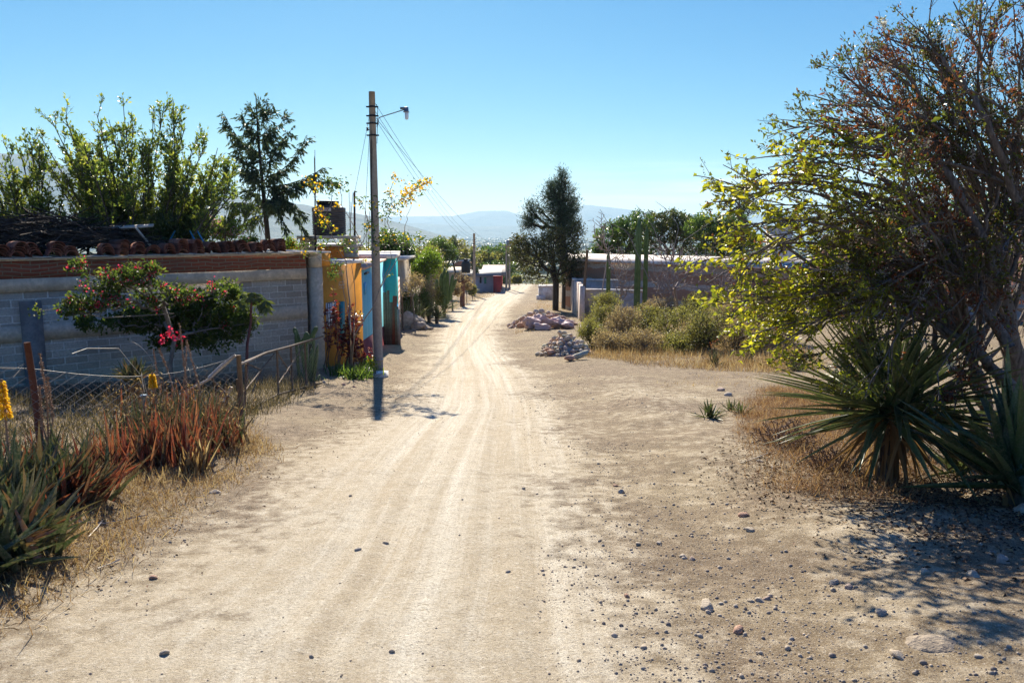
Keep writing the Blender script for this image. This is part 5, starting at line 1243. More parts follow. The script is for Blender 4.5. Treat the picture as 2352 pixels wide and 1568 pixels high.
put(cr, P + rng.normal(0, .018, P.shape), D, .036, .017, np.where(red > .5, .14, .38) + rng.normal(0, .08, len(P)), .1, 1)
P, D, idx = along(rng, A3, .05, .8); k = (P[:, 0] > 2.6); P = np.repeat(P[k], 45, 0); N = len(P); kites(bd, P + rng.normal(0, .02, (N, 3)), rdirs(rng, N), rdirs(rng, N), .022, .006, rng.uniform(0, 1, N), .3)
# visible crooked branches low down
for pts, r0, r1 in ((((2240, 850), (2160, 860), (2110, 830), (2060, 850), (1990, 880), (1940, 940)), .03, .012), (((2250, 900), (2200, 850), (2150, 800), (2140, 740), (2180, 690)), .035, .02), (((2330, 900), (2280, 850), (2240, 800), (2230, 740)), .06, .035), (((2322, 800), (2200, 600), (2100, 460), (2010, 395)), .05, .012), (((2300, 640), (2180, 400), (2050, 300), (1950, 270)), .04, .01), (((2352, 500), (2250, 240), (2160, 130), (2020, 75)), .035, .005), (((2150, 560), (1980, 600), (1800, 690), (1700, 700)), .028, .006), (((2120, 620), (1960, 700), (1870, 760), (1800, 770)), .022, .006), (((2225, 780), (2080, 720), (1950, 690), (1860, 600), (1700, 500), (1640, 440)), .03, .004), (((2230, 700), (2240, 600), (2262, 520), (2300, 430)), .02, .008), (((2190, 560), (2170, 640), (2190, 700), (2172, 760)), .012, .006)):
    u = np.linspace(0, 1, len(pts)); uu = np.linspace(0, 1, 22); P = np.array([W(x, y, 6.95 + .25 * math.sin(x * .013)) for x, y in pts]); Q = np.stack([np.interp(uu, u, P[:, i]) for i in range(3)], -1) + rng.normal(0, .012, (22, 3))
    wd.tube(Q, np.linspace(r0, r1, 22), 7)
part('trunk', wd, bark('tree_bark', (.24, .19, .155), (.06, .045, .035)), bt, smooth=True); part('crown', cr, L_tree, bt); part('seed_heads', bd, L_fluff, bt)

# agaves and yuccas
def agave(px, py, label, n, L, Wd, e0, e1, droop, seed, lift=0., skirt=0, name='agave', jit=.05, mat=None, dry=.0, dd=None):
    g = GP(px, py); 
    rng = np.random.default_rng(seed); t = thing(name, label, name, g); c = g + (0, 0, lift); mb = MB()
    D = rosette_dirs(rng, n, e0, e1); P = c + rng.normal(0, jit, (n, 3)) * (1, 1, .6)
    blades(mb, P, D, L * rng.uniform(.7, 1.05, n), Wd * rng.uniform(.75, 1.1, n), droop * rng.uniform(.2, 1.4, n), 7, .45, lambda t_: np.minimum(1, .55 + t_ * 1.6) * (1 - t_ ** 3.0), rng.uniform(0, 1, n), rng.normal(0, .15, n))
    part('leaves', mb, mat or L_yucca, t)
    if skirt:
        mb = MB(); D = rosette_dirs(rng, skirt, -88, -25); P = c + rng.normal(0, jit * 1.3, (skirt, 3))
        blades(mb, P, D, min(lift + .1, .75) * rng.uniform(.6, 1.15, skirt), Wd * .7, .15, 5, .4, None, rng.uniform(.0, .55, skirt), rng.normal(0, .6, skirt)); part('dead_leaves', mb, L_dry, t)
        mb = MB(); mb.tube([g - (0, 0, .1), c], [.09, .08], 8); part('stem', mb, BK, t)
    return t
agave(2035, 1118, 'largest spiky agave with a skirt of dead leaves, under the big tree', 190, 1.25, .056, -18, 72, .12, 1, .62, 90)
agave(2030, 1040, 'broad-bladed upright agave just behind the largest one', 26, .98, .105, 45, 88, .05, 2, .35, 14)
agave(1945, 1000, 'spiky agave behind and left of the largest one', 60, .72, .045, 10, 85, .1, 3, .25, 20)
agave(2335, 1185, 'dark agave with long blades at the lower right picture edge', 60, 1.15, .085, 0, 82, .12, 4, .12, 16)
agave(2200, 1120, 'small dark agave between the tree trunk and the largest agave', 44, .5, .035, 0, 80, .12, 14, .06, 0)
agave(1630, 975, 'small green yucca alone on the gravelly track edge', 42, .30, .028, 10, 85, .08, 5, 0, 0, 'yucca', .03)
agave(1676, 957, 'tiny yucca right of the flat rocks, left one of two', 16, .20, .022, 20, 85, .05, 6, 0, 0, 'yucca', .03)
agave(1702, 965, 'tiny yucca beside the dead brush, right one of two', 18, .24, .024, 10, 85, .05, 7, 0, 0, 'yucca', .04)
agave(1828, 862, 'dark spiky yucca at the foot of the low branches, left of the agaves', 60, .55, .03, 5, 85, .1, 8, 0, 0, 'yucca', .05, L_aloe)
agave(1640, 850, 'spiky yucca among dry grass below the round green bushes', 40, .5, .03, 10, 85, .1, 9, 0, 0, 'yucca', .05, L_aloe)
agave(1720, 840, 'small yucca between green bushes and the dark spiky one', 40, .5, .03, 10, 85, .1, 10, 0, 0, 'yucca', .05, L_aloe)
agave(1365, 735, 'yellowish yucca fan right of the short white wall', 60, 1.4, .06, -5, 70, .12, 11, .3, 0, 'yucca', .1, L_green)
agave(1405, 722, 'broad-leaved green yucca behind the white wall, near the thin cactus', 30, 1.5, .13, 30, 85, .08, 12, .2, 0, 'yucca', .1, L_green)

# ---- organ cacti
M_org = Mt('organ_cactus'); vv = M_org.pos(); M_org = M_org.pbr(M_org.ramp(M_org.noise(vv, 5, 4), [(.3, (.07, .11, .03)), (.7, (.14, .19, .055))]), .6)
def organ(px, yb, yt, d, rpx, lab, px2=None, pieces=()):
    b = W(px, yb, d); b[2] = HZ(b[0], d) - .1; t = thing('organ_cactus', lab, 'cactus', b + (0, 0, .1), 0, 'organ pipe cacti behind the bushes'); r = rpx * d / 1828
    part('column', cactus_col(b, W(px2 or px, yt, d), r, r * .92, 8, 48, 14, .3), M_org, t, smooth=True)
    for (a, y0, b_, y1, rp) in pieces: part('arm', cactus_col(W(a, y0, d), W(b_, y1, d), rp * d / 1828, rp * d / 1828 * .9, 7, 35, 8, .3), M_org, t, smooth=True)
organ(1462, 712, 505, 36, 7.6, 'tallest organ cactus column, standing in the bare shrubs', 1468)
organ(1480, 712, 520, 36.3, 5.6, 'slimmer organ cactus column close right of the tallest', 1486)
organ(1397, 700, 578, 38, 5.2, 'thin short organ cactus left of the tallest pair', 1398)
# ---- bare shrubs
def bare(px, py, d, rx, ry, lab, seed, n=220, up=None, bm=None, rt=.06):
    bm = bark('pale_twig', (.42, .33, .28), (.2, .14, .12))
    return shrub('bare_shrub', lab, px, py, d, rx, ry, 1.2, n, 0, 0, 0, None, bm, seed, cat='bare shrub', rt=rt, rmin=.011)
bare(1560, 610, 34, 95, 75, 'wide leafless grey shrub right of the tall cactus pair', 201, 380)
bare(1520, 645, 33, 50, 55, 'dense leafless shrub directly right of the cactus pair', 202, 220)
bare(1420, 620, 37, 45, 75, 'leafless shrub left of the cactus pair, before the long building', 203, 220)
bare(1385, 530, 40, 40, 55, 'thin leafless twigs rising above the dark tree\'s right side', 204, 110, rt=.03)
bare(1660, 650, 31, 50, 40, 'leafless shrub at the left tip of the yellow-leaved branches', 205, 160)
# a few long arching canes
rng = np.random.default_rng(55)
for k, (pts, lab) in enumerate((([(1500, 690), (1560, 560), (1640, 505), (1700, 440)], 'long thin cane arching right above the bare shrubs'), ([(1490, 640), (1440, 530), (1395, 510), (1378, 480)], 'long thin cane arching left towards the dark tree'), ([(1530, 600), (1500, 520), (1480, 490), (1460, 470)], 'thin cane leaning left above the cactus tips'), ([(1540, 600), (1560, 520), (1530, 480), (1505, 462)], 'thin cane hooked left against the pale sky'))):
    P = np.array([W(x, y, 34) for x, y in pts]); u = np.linspace(0, 1, 4); uu = np.linspace(0, 1, 14); Q = np.stack([np.interp(uu, u, P[:, i]) for i in range(3)], -1); mb = MB(); mb.tube(Q, np.linspace(.022, .006, 14), 4); single('arching_cane', mb, BKg, lab, 'cane', P[0])

# ---- round green and dry bushes
L_creo = leafmat('creosote_leaf', [(0, (.08, .06, .025)), (.4, (.15, .14, .04)), (.8, (.26, .25, .06)), (1, (.36, .30, .12))], .45, .5, .3)
L_dryb = leafmat('dry_bush_leaf', [(0, (.14, .09, .05)), (.5, (.26, .19, .10)), (1, (.42, .33, .2))], .4, .6, .2)
bl = [(1375, 735, 30, 42, 36, L_creo, 'olive bush right beside the short white wall'), (1430, 745, 28, 48, 40, L_dryb, 'brownish bush below the thin cactus'), (1480, 735, 29, 50, 40, L_creo, 'bright green bush at the foot of the cactus pair'), (1545, 745, 27, 55, 48, L_creo, 'green bush in the middle of the roadside thicket'), (1410, 790, 24.5, 42, 32, L_dryb, 'pale dry bush behind the large greenish boulder'),
      (1480, 795, 24, 50, 34, L_dryb, 'dry bush at the thicket front, right of the boulder'), (1550, 800, 24, 45, 34, L_creo, 'low olive bush at the thicket front centre'), (1632, 745, 24, 58, 52, L_creo, 'round yellow-green bush with dark twisted stems'), (1695, 770, 24, 40, 42, L_dryb, 'dry bush below the yellow-leaved branches'), (1600, 700, 33, 40, 26, L_creo, 'green bush against the rubble line by the long building'),
      (1740, 720, 27, 40, 30, L_dryb, 'brown bush half hidden by the yellow leaves'), (1395, 700, 34, 40, 30, L_creo, 'feathery green bush behind the white wall'), (1745, 775, 23.5, 42, 34, L_dryb, 'straw bush between the spiky yucca and the yellow leaves'), (1790, 745, 26, 45, 34, L_creo, 'olive bush behind the lowest yellow-leaved branches'), (1360, 770, 26, 34, 34, L_creo, 'yellow-green bush between the white wall and the boulder'), (1590, 770, 25, 46, 36, L_dryb, 'straw-coloured bush between the two greenest bushes'), (1665, 715, 29, 50, 34, L_dryb, 'grey-brown bush behind the round yellow-green one'), (1520, 700, 32, 46, 30, L_dryb, 'grey-brown bush at the right foot of the cactus pair')]
for k, (px, py, d, rx, ry, m_, lab) in enumerate(bl):
    shrub('roadside_bush', lab, px, py + 6, d, rx * 1.25, ry * 1.35, .9, 420, 20, .06, .028, m_, BKd if m_ is L_creo else BKg, 220 + k, group='bushes of the roadside thicket', cat='bush', rt=.045, spread=.06, maxw=5)
# dead brush near the agaves
shrub('dead_brush', 'tangle of dead brown brush left of the largest agave', 1800, 1005, 8.4, 110, 60, .55, 900, 0, 0, 0, None, bark('dead_twig', (.24, .15, .10), (.1, .06, .04)), 260, cat='brush', rt=.01)
shrub('dead_brush', 'low tangle of dead brown brush under the largest agave', 1930, 1080, 7.2, 110, 60, .5, 800, 0, 0, 0, None, bark('dead_twig'), 261, cat='brush', rt=.008)
grass('dry_grass', 'reddish dry grass around the agaves on the right verge', [(1700, 960), (1760, 1130), (1900, 1180), (2080, 1190), (2150, 1100), (1950, 930), (1780, 900)], 36000, .19, .0045, leafmat('reddish_dry_grass', [(0, (.13, .065, .035)), (.5, (.30, .16, .08)), (1, (.52, .36, .2))], .35, .7, .2, 1.2), 3, (5, 80), .5)
grass('dry_grass', 'pale straw grass in front of the roadside thicket', [(1340, 830), (1500, 850), (1780, 870), (1900, 850), (1760, 770), (1400, 790)], 22000, .34, .009, L_dry, 4, (30, 88), .35)
grass('dry_grass', 'thin golden grass over the sunny yard right of the thicket', [(1500, 905), (1790, 900), (2500, 900), (2500, 720), (1800, 740), (1850, 860), (1600, 870)], 24000, .12, .007, leafmat('golden_grass', [(0, (.28, .17, .07)), (.6, (.46, .31, .14)), (1, (.62, .48, .26))], .35, .7, .2, 1.2), 5, (15, 85), .4)
grass('dry_grass', 'dry weeds inside the thicket behind the bushes', [(1340, 770), (1780, 800), (1900, 740), (1700, 700), (1345, 705)], 12000, .6, .012, L_dry, 6, (50, 88), .3)
grass('dry_grass', 'sparse yellow grass along the far road edges', [(960, 745), (1100, 690), (1160, 668), (1140, 662), (1060, 685), (930, 735)], 5000, .22, .012, L_dry, 7, (30, 88), .3)
grass('dry_grass', 'sparse grass by the dark tree and rubble on the road side', [(1180, 770), (1330, 760), (1300, 700), (1240, 690)], 2500, .2, .012, L_dry, 8, (30, 88), .3)

# ---- large dark tree pair beyond the rubble
d = 54; b = W(1279, 712, d); b[2] = HZ(b[0], d)
def tree2(name, lab, px, yb, d, ells, N, per, L, Wd, lm, bm, rt, seed, mids, **k):
    b = W(px, yb, d); b[2] = HZ(b[0], d); return tree(name, lab, 'tree', b, [W(*m) for m in mids], [E(*e) for e in ells], N, per, L, Wd, lm, bm, rt, .012, .14, 5, seed=seed, maxw=5, **k) if False else tree(name, lab, 'tree', b, [W(*m) for m in mids], [E(*e) for e in ells], N, per, L, Wd, lm, bm, rtrunk=rt, rmin=.012, spread=.16, seed=seed, maxw=5, **k)
L_cas = leafmat('dark_needle', [(0, (.028, .05, .03)), (.5, (.05, .075, .035)), (1, (.09, .11, .05))], .25, .5, .3)
T_ev = tree2('tall_evergreen', 'tall dark evergreen with feathery top, beside the road beyond the stone heaps', 1300, 708, 55, [(1290, 408, 55, 12, 22, .5, .5), (1284, 440, 55, 26, 28, .8, 1.1), (1262, 445, 55, 22, 25, .6, .7), (1300, 470, 55, 32, 45, 1.2, 2.4), (1275, 500, 55, 45, 40, 1.4, 2.4), (1225, 490, 55, 28, 32, .9, 1.1), (1212, 515, 55, 20, 24, .7, .6), (1310, 510, 55, 25, 40, 1, 1.4), (1265, 560, 55, 40, 30, 1, .6)], 620, 34, .24, .035, L_cas, BKd, .34, 301, [(1302, 640, 55), (1290, 560, 55), (1288, 470, 55)], up=.7)[0]
tree2('spreading_tree', 'spreading olive-brown tree with low crown in front of the tall evergreen', 1276, 710, 53, [(1215, 580, 53, 48, 42, 1.4, 2), (1270, 580, 53, 48, 48, 1.5, 2), (1320, 590, 53, 36, 48, 1.2, 1.4), (1290, 540, 53, 50, 22, 1.2, 1), (1325, 530, 53, 20, 30, .9, .5), (1230, 630, 53, 34, 22, 1, .6), (1190, 560, 53, 20, 22, .7, .4), (1300, 635, 53, 40, 20, 1, .5)], 560, 30, .15, .07, leafmat('olive_brown_leaf', [(0, (.035, .04, .012)), (.5, (.07, .075, .018)), (.85, (.14, .12, .03)), (1, (.2, .12, .04))], .35, .45, .4), BKd, .22, 302, [(1277, 650, 53), (1270, 600, 53)])
mb = MB(); mb.tube([GP(1308, 706) - (0, 0, .2), W(1312, 640, 52.5), W(1318, 590, 53)], [.2, .17, .1], 8); part('trunk', mb, BKd, T_ev, smooth=True)
# ---- short white wall, post, low enclosure, white block
near, far_ = GP(1333, 742), GP(1304, 708); 
wt = thing('white_wall', 'short crumbling whitewashed wall running away from the stone heap', 'wall', near)
mb = MB(); n = 9; rng = np.random.default_rng(12)
tops = [W(1333 - 29 * k / (n - 1), 657 - 25 * k / (n - 1), near[1] + (far_[1] - near[1]) * k / (n - 1))[2] for k in range(n)]
for k in range(n - 1):
    p, q = near + (far_ - near) * k / (n - 1), near + (far_ - near) * (k + 1) / (n - 1); h = (tops[k] + tops[k + 1]) / 2 + rng.normal(0, .06)
    mb.prism([(p[0], p[1]), (p[0] + .22, p[1] + .02), (q[0] + .22, q[1] - .004), (q[0], q[1] - .004)], near[2] - .6, h)
part('masonry', mb, plain('crumbling_whitewash', (.62, .52, .44), .9, var=.35, scale=4, bump=.04, c2=(.36, .26, .2)), wt)
mb = MB(); g = GP(1338, 742); g[1] += .6; mb.tube([g - (0, 0, .3), W(1342, 660, g[1]), W(1349, 574, g[1])], [.09, .085, .07], 8); single('wooden_post', mb, M_wood, 'leaning brown wooden post just right of the short white wall', 'post', g, smooth=True)
for (x0, x1, yt, dd, lab) in ((1316, 1420, 640, 49, 'low grey enclosure wall with white coping, upper of two behind the post'), (1340, 1475, 663, 44, 'low grey enclosure wall with white coping, lower of two behind the post')):
    a, b = W(x0, yt, dd), W(x1, yt + 2, dd - 1); t = thing('low_wall', lab, 'wall', (a[0], a[1], HZ(a[0], a[1])))
    mb = MB(); mb.prism([(a[0], a[1]), (b[0], b[1]), (b[0], b[1] + .2), (a[0], a[1] + .2)], -5, a[2] - .09); part('masonry', mb, plain('grey_block', (.44, .39, .34), .9), t)
    mb = MB(); mb.prism([(a[0] - .05, a[1] - .05), (b[0] + .05, b[1] - .05), (b[0] + .05, b[1] + .25), (a[0] - .05, a[1] + .25)], a[2] - .086, a[2]); part('coping', mb, M_white, t)
g = GP(1253, 690); mb = MB(); mb.box((0, 0, .55), (1.3, 1.4, 1.3)); mb.box((-.45, -.75, .18), (.8, .5, .5)); mb.box((0, 0, 1.23), (1.4, 1.5, .06)); o = single('white_plinth', mb, M_white, 'stepped white masonry block by the road, left of the dark tree trunks', 'plinth', (0, 0, 0)); o.location = g
# ---- long low building
A0, A1 = W(1300, 594, 54), W(1870, 616, 40.0); B0, B1 = W(1300, 583, 64), W(1915, 595, 50.5); zr = float(W(1353, 596, 52.5)[2])
lb = thing('long_building', 'long low brick building with pale flat roof behind the cactus pair', 'building', (A0[0], A0[1], -3.6))
Mlb = Mt('adobe_bands'); vv = Mlb.co(); s_ = Mlb.N('ShaderNodeSeparateXYZ'); Mlb.l.new(vv, s_.inputs[0]); nn_ = Mlb.noise(vv, 1.2, 5, .6)
zb = Mlb.math('ADD', Mlb.math('MULTIPLY', s_.outputs[2], .9), Mlb.math('MULTIPLY', nn_, .5)); bd_ = Mlb.math('SINE', Mlb.math('MULTIPLY', zb, 7.0))
Mlb = Mlb.pbr(Mlb.mix(Mlb.ramp(Mlb.noise(vv, 9, 5, .7), [(.4, 0), (.65, .6)]), Mlb.ramp(bd_, [(.35, (.42, .20, .11)), (.55, (.52, .43, .34))]), (.28, .18, .12)), .9, Mlb.bump(nn_, .03))
nrm_ = np.array([A1[1] - A0[1], -(A1[0] - A0[0])]); nrm_ /= np.linalg.norm(nrm_)
mb = MB(); mb.prism([A0[:2], A1[:2], B1[:2], B0[:2]], -5.2, zr - .12); part('wall', mb, Mlb, lb)
mb = MB(); mb.prism([A0[:2] + nrm_ * .35, A1[:2] + nrm_ * .35, B1[:2], B0[:2]], [zr - .116] * 4, [zr, zr, zr + .1, zr + .1]); part('roof', mb, plain('sheet_roof', (.60, .52, .46), .8, c2=(.45, .37, .32), scale=2), lb)
rng = np.random.default_rng(90); mb = MB()      # pale rubble along its base
for k in range(160):
    f = rng.uniform(.35, 1.5); q = A0 + (A1 - A0) * f; V, F = rockverts(rng, 1); s = rng.uniform(.06, .2); q = np.array([q[0] - .6 + rng.normal(0, .4), q[1] - 1.2 + rng.normal(0, .4), 0]); q[2] = HZ(q[0], q[1]) + s * .3; mb.add(V * s + q, F)
o = single('rubble', mb, M_white, 'strip of pale rubble along the foot of the long building', 'rubble', A0, kind='stuff')
# ---- buildings and tile roof behind the big tree
a = W(1788, 518, 62); g = -3.0; t = thing('white_hut', 'small white building glimpsed through yellow leaves above the long roof', 'building', (a[0] + .5, 63, g)); mb = MB(); mb.prism([(a[0], 62), (a[0] + 1.1, 62), (a[0] + 1.1, 65), (a[0], 65)], g - .3, a[2] - .1); part('wall', mb, M_white, t); mb = MB(); mb.prism([(a[0] - .15, 61.8), (a[0] + 1.25, 61.8), (a[0] + 1.25, 65.2), (a[0] - .15, 65.2)], a[2] - .096, a[2]); part('roof', mb, M_conc, t)
ax_, bx_ = W(1850, 640, 33), W(2700, 640, 27); gz = -2.0
t = thing('tiled_house', 'long house with dark clay tile roof and mauve wall, behind the big tree', 'house', (ax_[0], ax_[1], gz)); zE = float(W(2100, 655, 31)[2]); zR = float(W(2100, 545, 35)[2])
nrm_ = np.array([bx_[1] - ax_[1], -(bx_[0] - ax_[0])]); nrm_ /= np.linalg.norm(nrm_)
mb = MB(); mb.prism([ax_[:2], bx_[:2], bx_[:2] - nrm_ * 7, ax_[:2] - nrm_ * 7], gz - 1.5, zE - .05); part('wall', mb, plain('mauve_plaster', (.36, .30, .27), .9, scale=3, c2=(.2, .18, .2)), t)
mb = MB(); L_ = float(np.linalg.norm(bx_[:2] - ax_[:2])); ud = (bx_[:2] - ax_[:2]) / L_; ncol = int(L_ / .24)
for i in range(ncol):
    p0 = ax_[:2] + ud * (i + .5) * .24 + nrm_ * .4
    aa = np.linspace(0, math.pi, 7)
    for r_ in range(9):
        f0, f1 = r_ / 9, (r_ + 1.15) / 9; q0 = np.array([*(p0 - nrm_ * 4 * f0), zE + (zR - zE) * f0 + .03]); q1 = np.array([*(p0 - nrm_ * 4 * f1), zE + (zR - zE) * f1])
        ud3 = np.array([ud[0], ud[1], 0]); V = np.concatenate([q + ud3 * np.cos(aa)[:, None] * .115 + np.array([0, 0, 1.]) * np.sin(aa)[:, None] * .1 for q in (q0, q1)]); mb.add(V, [[j, j + 1, j + 8, j + 7] for j in range(6)])
mb.prism([ax_[:2] + nrm_ * .4, bx_[:2] + nrm_ * .4, bx_[:2] - nrm_ * 3.6, ax_[:2] - nrm_ * 3.6], [zE - .06, zE - .06, zR - .06, zR - .06], [zE, zE, zR, zR]); part('roof', mb, M_tile, t)
# ---- hedge-like trees above the long roof
L_mango = leafmat('dense_green_leaf', [(0, (.025, .055, .01)), (.5, (.06, .11, .018)), (.85, (.14, .20, .03)), (1, (.24, .26, .05))], .4, .35, .5)
tree2('dense_tree', 'dense bright green tree above the roof, left end of the leafy mass', 1430, 640, 68, [(1420, 540, 68, 55, 38, 2, 2), (1460, 520, 68, 45, 34, 1.8, 1.6), (1385, 570, 68, 28, 26, 1.4, .8), (1440, 580, 68, 70, 25, 2, 1)], 330, 36, .24, .12, L_mango, BKd, .2, 311, [(1430, 600, 68)])
tree2('dense_tree', 'dense grey-green tree in the middle of the leafy mass above the roof', 1540, 640, 70, [(1520, 520, 70, 60, 36, 2, 2), (1560, 525, 70, 55, 42, 2, 2), (1500, 560, 70, 60, 30, 2, 1), (1585, 560, 70, 50, 30, 2, 1)], 360, 36, .24, .11, L_olive, BKd, .2, 312, [(1540, 600, 70)])
tree2('dense_tree', 'darkest glossy tree at the right end of the leafy mass above the roof', 1650, 640, 66, [(1620, 530, 66, 50, 40, 2, 2), (1675, 530, 66, 50, 42, 2, 2), (1650, 570, 66, 75, 28, 2, 1.3), (1710, 560, 66, 40, 30, 1.5, .8)], 360, 36, .24, .12, L_mango, BKd, .2, 313, [(1650, 600, 66)])
tree2('feathery_tree', 'airy round-topped tree rising behind the right end of the leafy mass', 1705, 620, 85, [(1700, 450, 85, 28, 26, 1.6, 1.5), (1720, 475, 85, 28, 28, 1.6, 1.5), (1690, 500, 85, 30, 30, 1.6, 1)], 220, 26, .22, .07, L_olive, BK, .2, 314, [(1705, 560, 85), (1705, 500, 85)])
tree2('far_dark_tree', 'small dark tree on the skyline beside the white hut', 1775, 620, 75, [(1775, 495, 75, 22, 14, 1.2, 1), (1800, 515, 75, 30, 22, 1.2, 1)], 120, 30, .22, .08, L_cas, BKd, .15, 315, [(1785, 560, 75)])
for k, (px, py, d, rx, ry, lab) in enumerate(((2050, 520, 45, 90, 50, 'dark leafy tree behind the tiled roof, left one'), (2230, 500, 42, 90, 60, 'dark leafy tree behind the tiled roof, right one'), (2420, 470, 40, 100, 80, 'dark leafy tree behind the tiled roof, beyond the picture edge'))):
    tree2('background_tree', lab, px, 640, d, [(px, py, d, rx, ry, 2, 2), (px - rx * .5, py + 30, d, rx * .6, ry * .6, 1.5, 1)], 260, 30, .2, .1, L_mango, BKd, .2, 330 + k, [(px, 600, d)])

# ================================================================ stone heaps, sacks, loose stones
def stonemat(name, c, c2): return plain(name, c, .85, var=.22, scale=9, bump=.01, c2=c2)
SM = [('grey', stonemat('grey_stone', (.52, .44, .34), (.38, .31, .24))), ('greenish', stonemat('green_stone', (.46, .43, .31), (.34, .31, .22))), ('reddish', stonemat('red_stone', (.52, .31, .21), (.38, .23, .16))), ('tan', stonemat('tan_stone', (.56, .46, .33), (.43, .34, .25))), ('mauve', stonemat('mauve_stone', (.50, .37, .29), (.38, .28, .22)))]
rng = np.random.default_rng(500); sm = {}
for cn, m_ in SM:
    for k in range(4):
        V, F = rockverts(rng, 3, .3, (1, rng.uniform(.6, .85), rng.uniform(.5, .7))); mb = MB(); mb.add(V, F); sm[(cn, k)] = mb.mesh('stone', m_, k % 2 == 0)
def stone(loc, s, cn, k, label, group, rot, cat='stone', name='stone'):
    o = bpy.data.objects.new(name, sm[(cn, k)]); col.objects.link(o); o.location = [float(v) for v in loc]; o.scale = (s, s, s) if isinstance(s, float) else s; o.rotation_euler = rot; return tag(o, label, cat, group)
def stoneheap(px, py, dd, rx, ry, h, n, seed, where, cols, szr):
    rng = np.random.default_rng(seed); c = W(px, py, dd); placed = np.zeros((0, 3)); cnt = tries = 0
    while cnt < n and tries < 6000:
        tries += 1; q = rng.uniform(-1, 1, 2); rr = math.sqrt(q @ q)
        if rr > 1: continue
        s = float(rng.uniform(*szr)) * (1.35 if rng.uniform() < .12 else 1) * (.75 if rng.uniform() < .3 else 1)
        x, y = c[0] + q[0] * rx, dd + q[1] * ry; z = HZ(x, y) + h * (1 - rr ** 1.35) * (1 + .15 * (vn(x * 3, y * 3, 4) - .5)) + s * .1; p = np.array([x, y, z])
        if len(placed) and np.min(np.linalg.norm(placed - p, axis=1)) < s * 1.3: continue
        placed = np.vstack([placed, p]); cnt += 1; cn = cols[int(rng.integers(len(cols)))]; lev = 'on top' if rr < .4 else ('midway up' if rr < .75 else 'at the foot')
        stone(p, s, cn, int(rng.integers(4)), '%s rounded stone %s of %s' % (cn, lev, where), 'stones of ' + where, rng.normal(0, .4, 3) * (1, 1, 6))
    core = MB(); a = np.linspace(0, 2 * math.pi, 25)[:-1]; R0 = np.linspace(.03, 1, 8); V = [[c[0] + r_ * rx * math.cos(t), dd + r_ * ry * math.sin(t), 0] for r_ in R0 for t in a]; V = np.array(V); rr = np.repeat(R0, 24); V[:, 2] = H(V[:, 0], V[:, 1]) + h * (1 - rr ** 1.35) - szr[1] * .55
    core.add(V, [[i * 24 + k, i * 24 + (k + 1) % 24, (i + 1) * 24 + (k + 1) % 24, (i + 1) * 24 + k] for i in range(7) for k in range(24)]); core.add(V[:24], [list(range(24))])
    single('rubble_core', core, SM[4][1], 'dusty fill between the stones of ' + where, 'rubble', (c[0], dd, HZ(c[0], dd)), kind='stuff')
stoneheap(1297, 800, 23.7, .80, 1.15, .62, 105, 1, 'the near river stone heap', ['grey', 'greenish', 'reddish', 'tan', 'mauve', 'tan', 'grey'], (.09, .135))
stoneheap(1242, 735, 38.4, 1.65, 1.7, .72, 85, 2, 'the farther grey stone heap', ['grey', 'mauve', 'mauve', 'grey', 'reddish'], (.14, .24))
g = GP(1333, 836); stone(g + (0, 0, .13), (.33, .16, .15), 'greenish', 1, 'large pale green boulder at the right foot of the near stone heap', None, (.05, -.25, .45), 'boulder', 'boulder')
g = GP(1308, 838); V, F = rockverts(np.random.default_rng(3), 2); mb = MB(); mb.add(V * (.16, .1, .12), F); o = single('boulder', mb, SM[2][1], 'wedge-shaped red stone touching the large pale green boulder', 'boulder', (0, 0, 0)); o.location = g + (0, 0, .08)
g = GP(1197, 757); stone(g + (0, 0, .16), .26, 'reddish', 2, 'brown-red boulder at the left foot of the farther stone heap', None, (0, 0, 1), 'boulder', 'boulder')
# sacks of pinkish woven plastic
M_sack = plain('pink_sack', (.60, .42, .38), .7, var=.15, scale=6, bump=.01, c2=(.50, .35, .31))
rng = np.random.default_rng(61)
for k, (px, py, dd, s, rz, rx_, lab) in enumerate(((1224, 752, 35.6, (.62, .36, .40), .7, .25, 'pinkish sack standing tilted, left end of the sack row'), (1248, 742, 36.2, (.75, .4, .42), -.35, .2, 'largest pinkish sack, folded over in the middle of the sack row'), (1243, 757, 35.2, (.52, .3, .2), .1, 0, 'small pinkish sack lying flat in front of the largest one'), (1283, 742, 36.5, (.85, .42, .34), -.25, .05, 'long pale pink sack lying right of the largest one'), (1302, 745, 36.0, (.5, .3, .25), -.5, .0, 'slumped pink sack by the white wall end'))):
    c = W(px, py, dd); c[2] = HZ(c[0], dd); V, F = rockverts(rng, 4, .02); V = V * (1 + .9 * (fbm(V[:, 0] * 2.3 + k * 5, V[:, 1] * 2.3 + V[:, 2] * 1.7, 7, 4) - .5))[:, None]; mb = MB(); mb.add(V, F)
    o = single('sack', mb, M_sack, lab, 'sack', (0, 0, 0), 'sacks before the farther stone heap', smooth=True); s = (s[0] * .8, s[1] * .8, s[2] * 1.1); o.location = c + (0, 0, s[2] * .62); o.scale = s; o.rotation_euler = (rx_, .15, rz)
mb = MB(); g = W(1358 , 795, 24.8); mb.tube([GP(1358, 812), W(1359, 755, 24.6)], .006, 4)
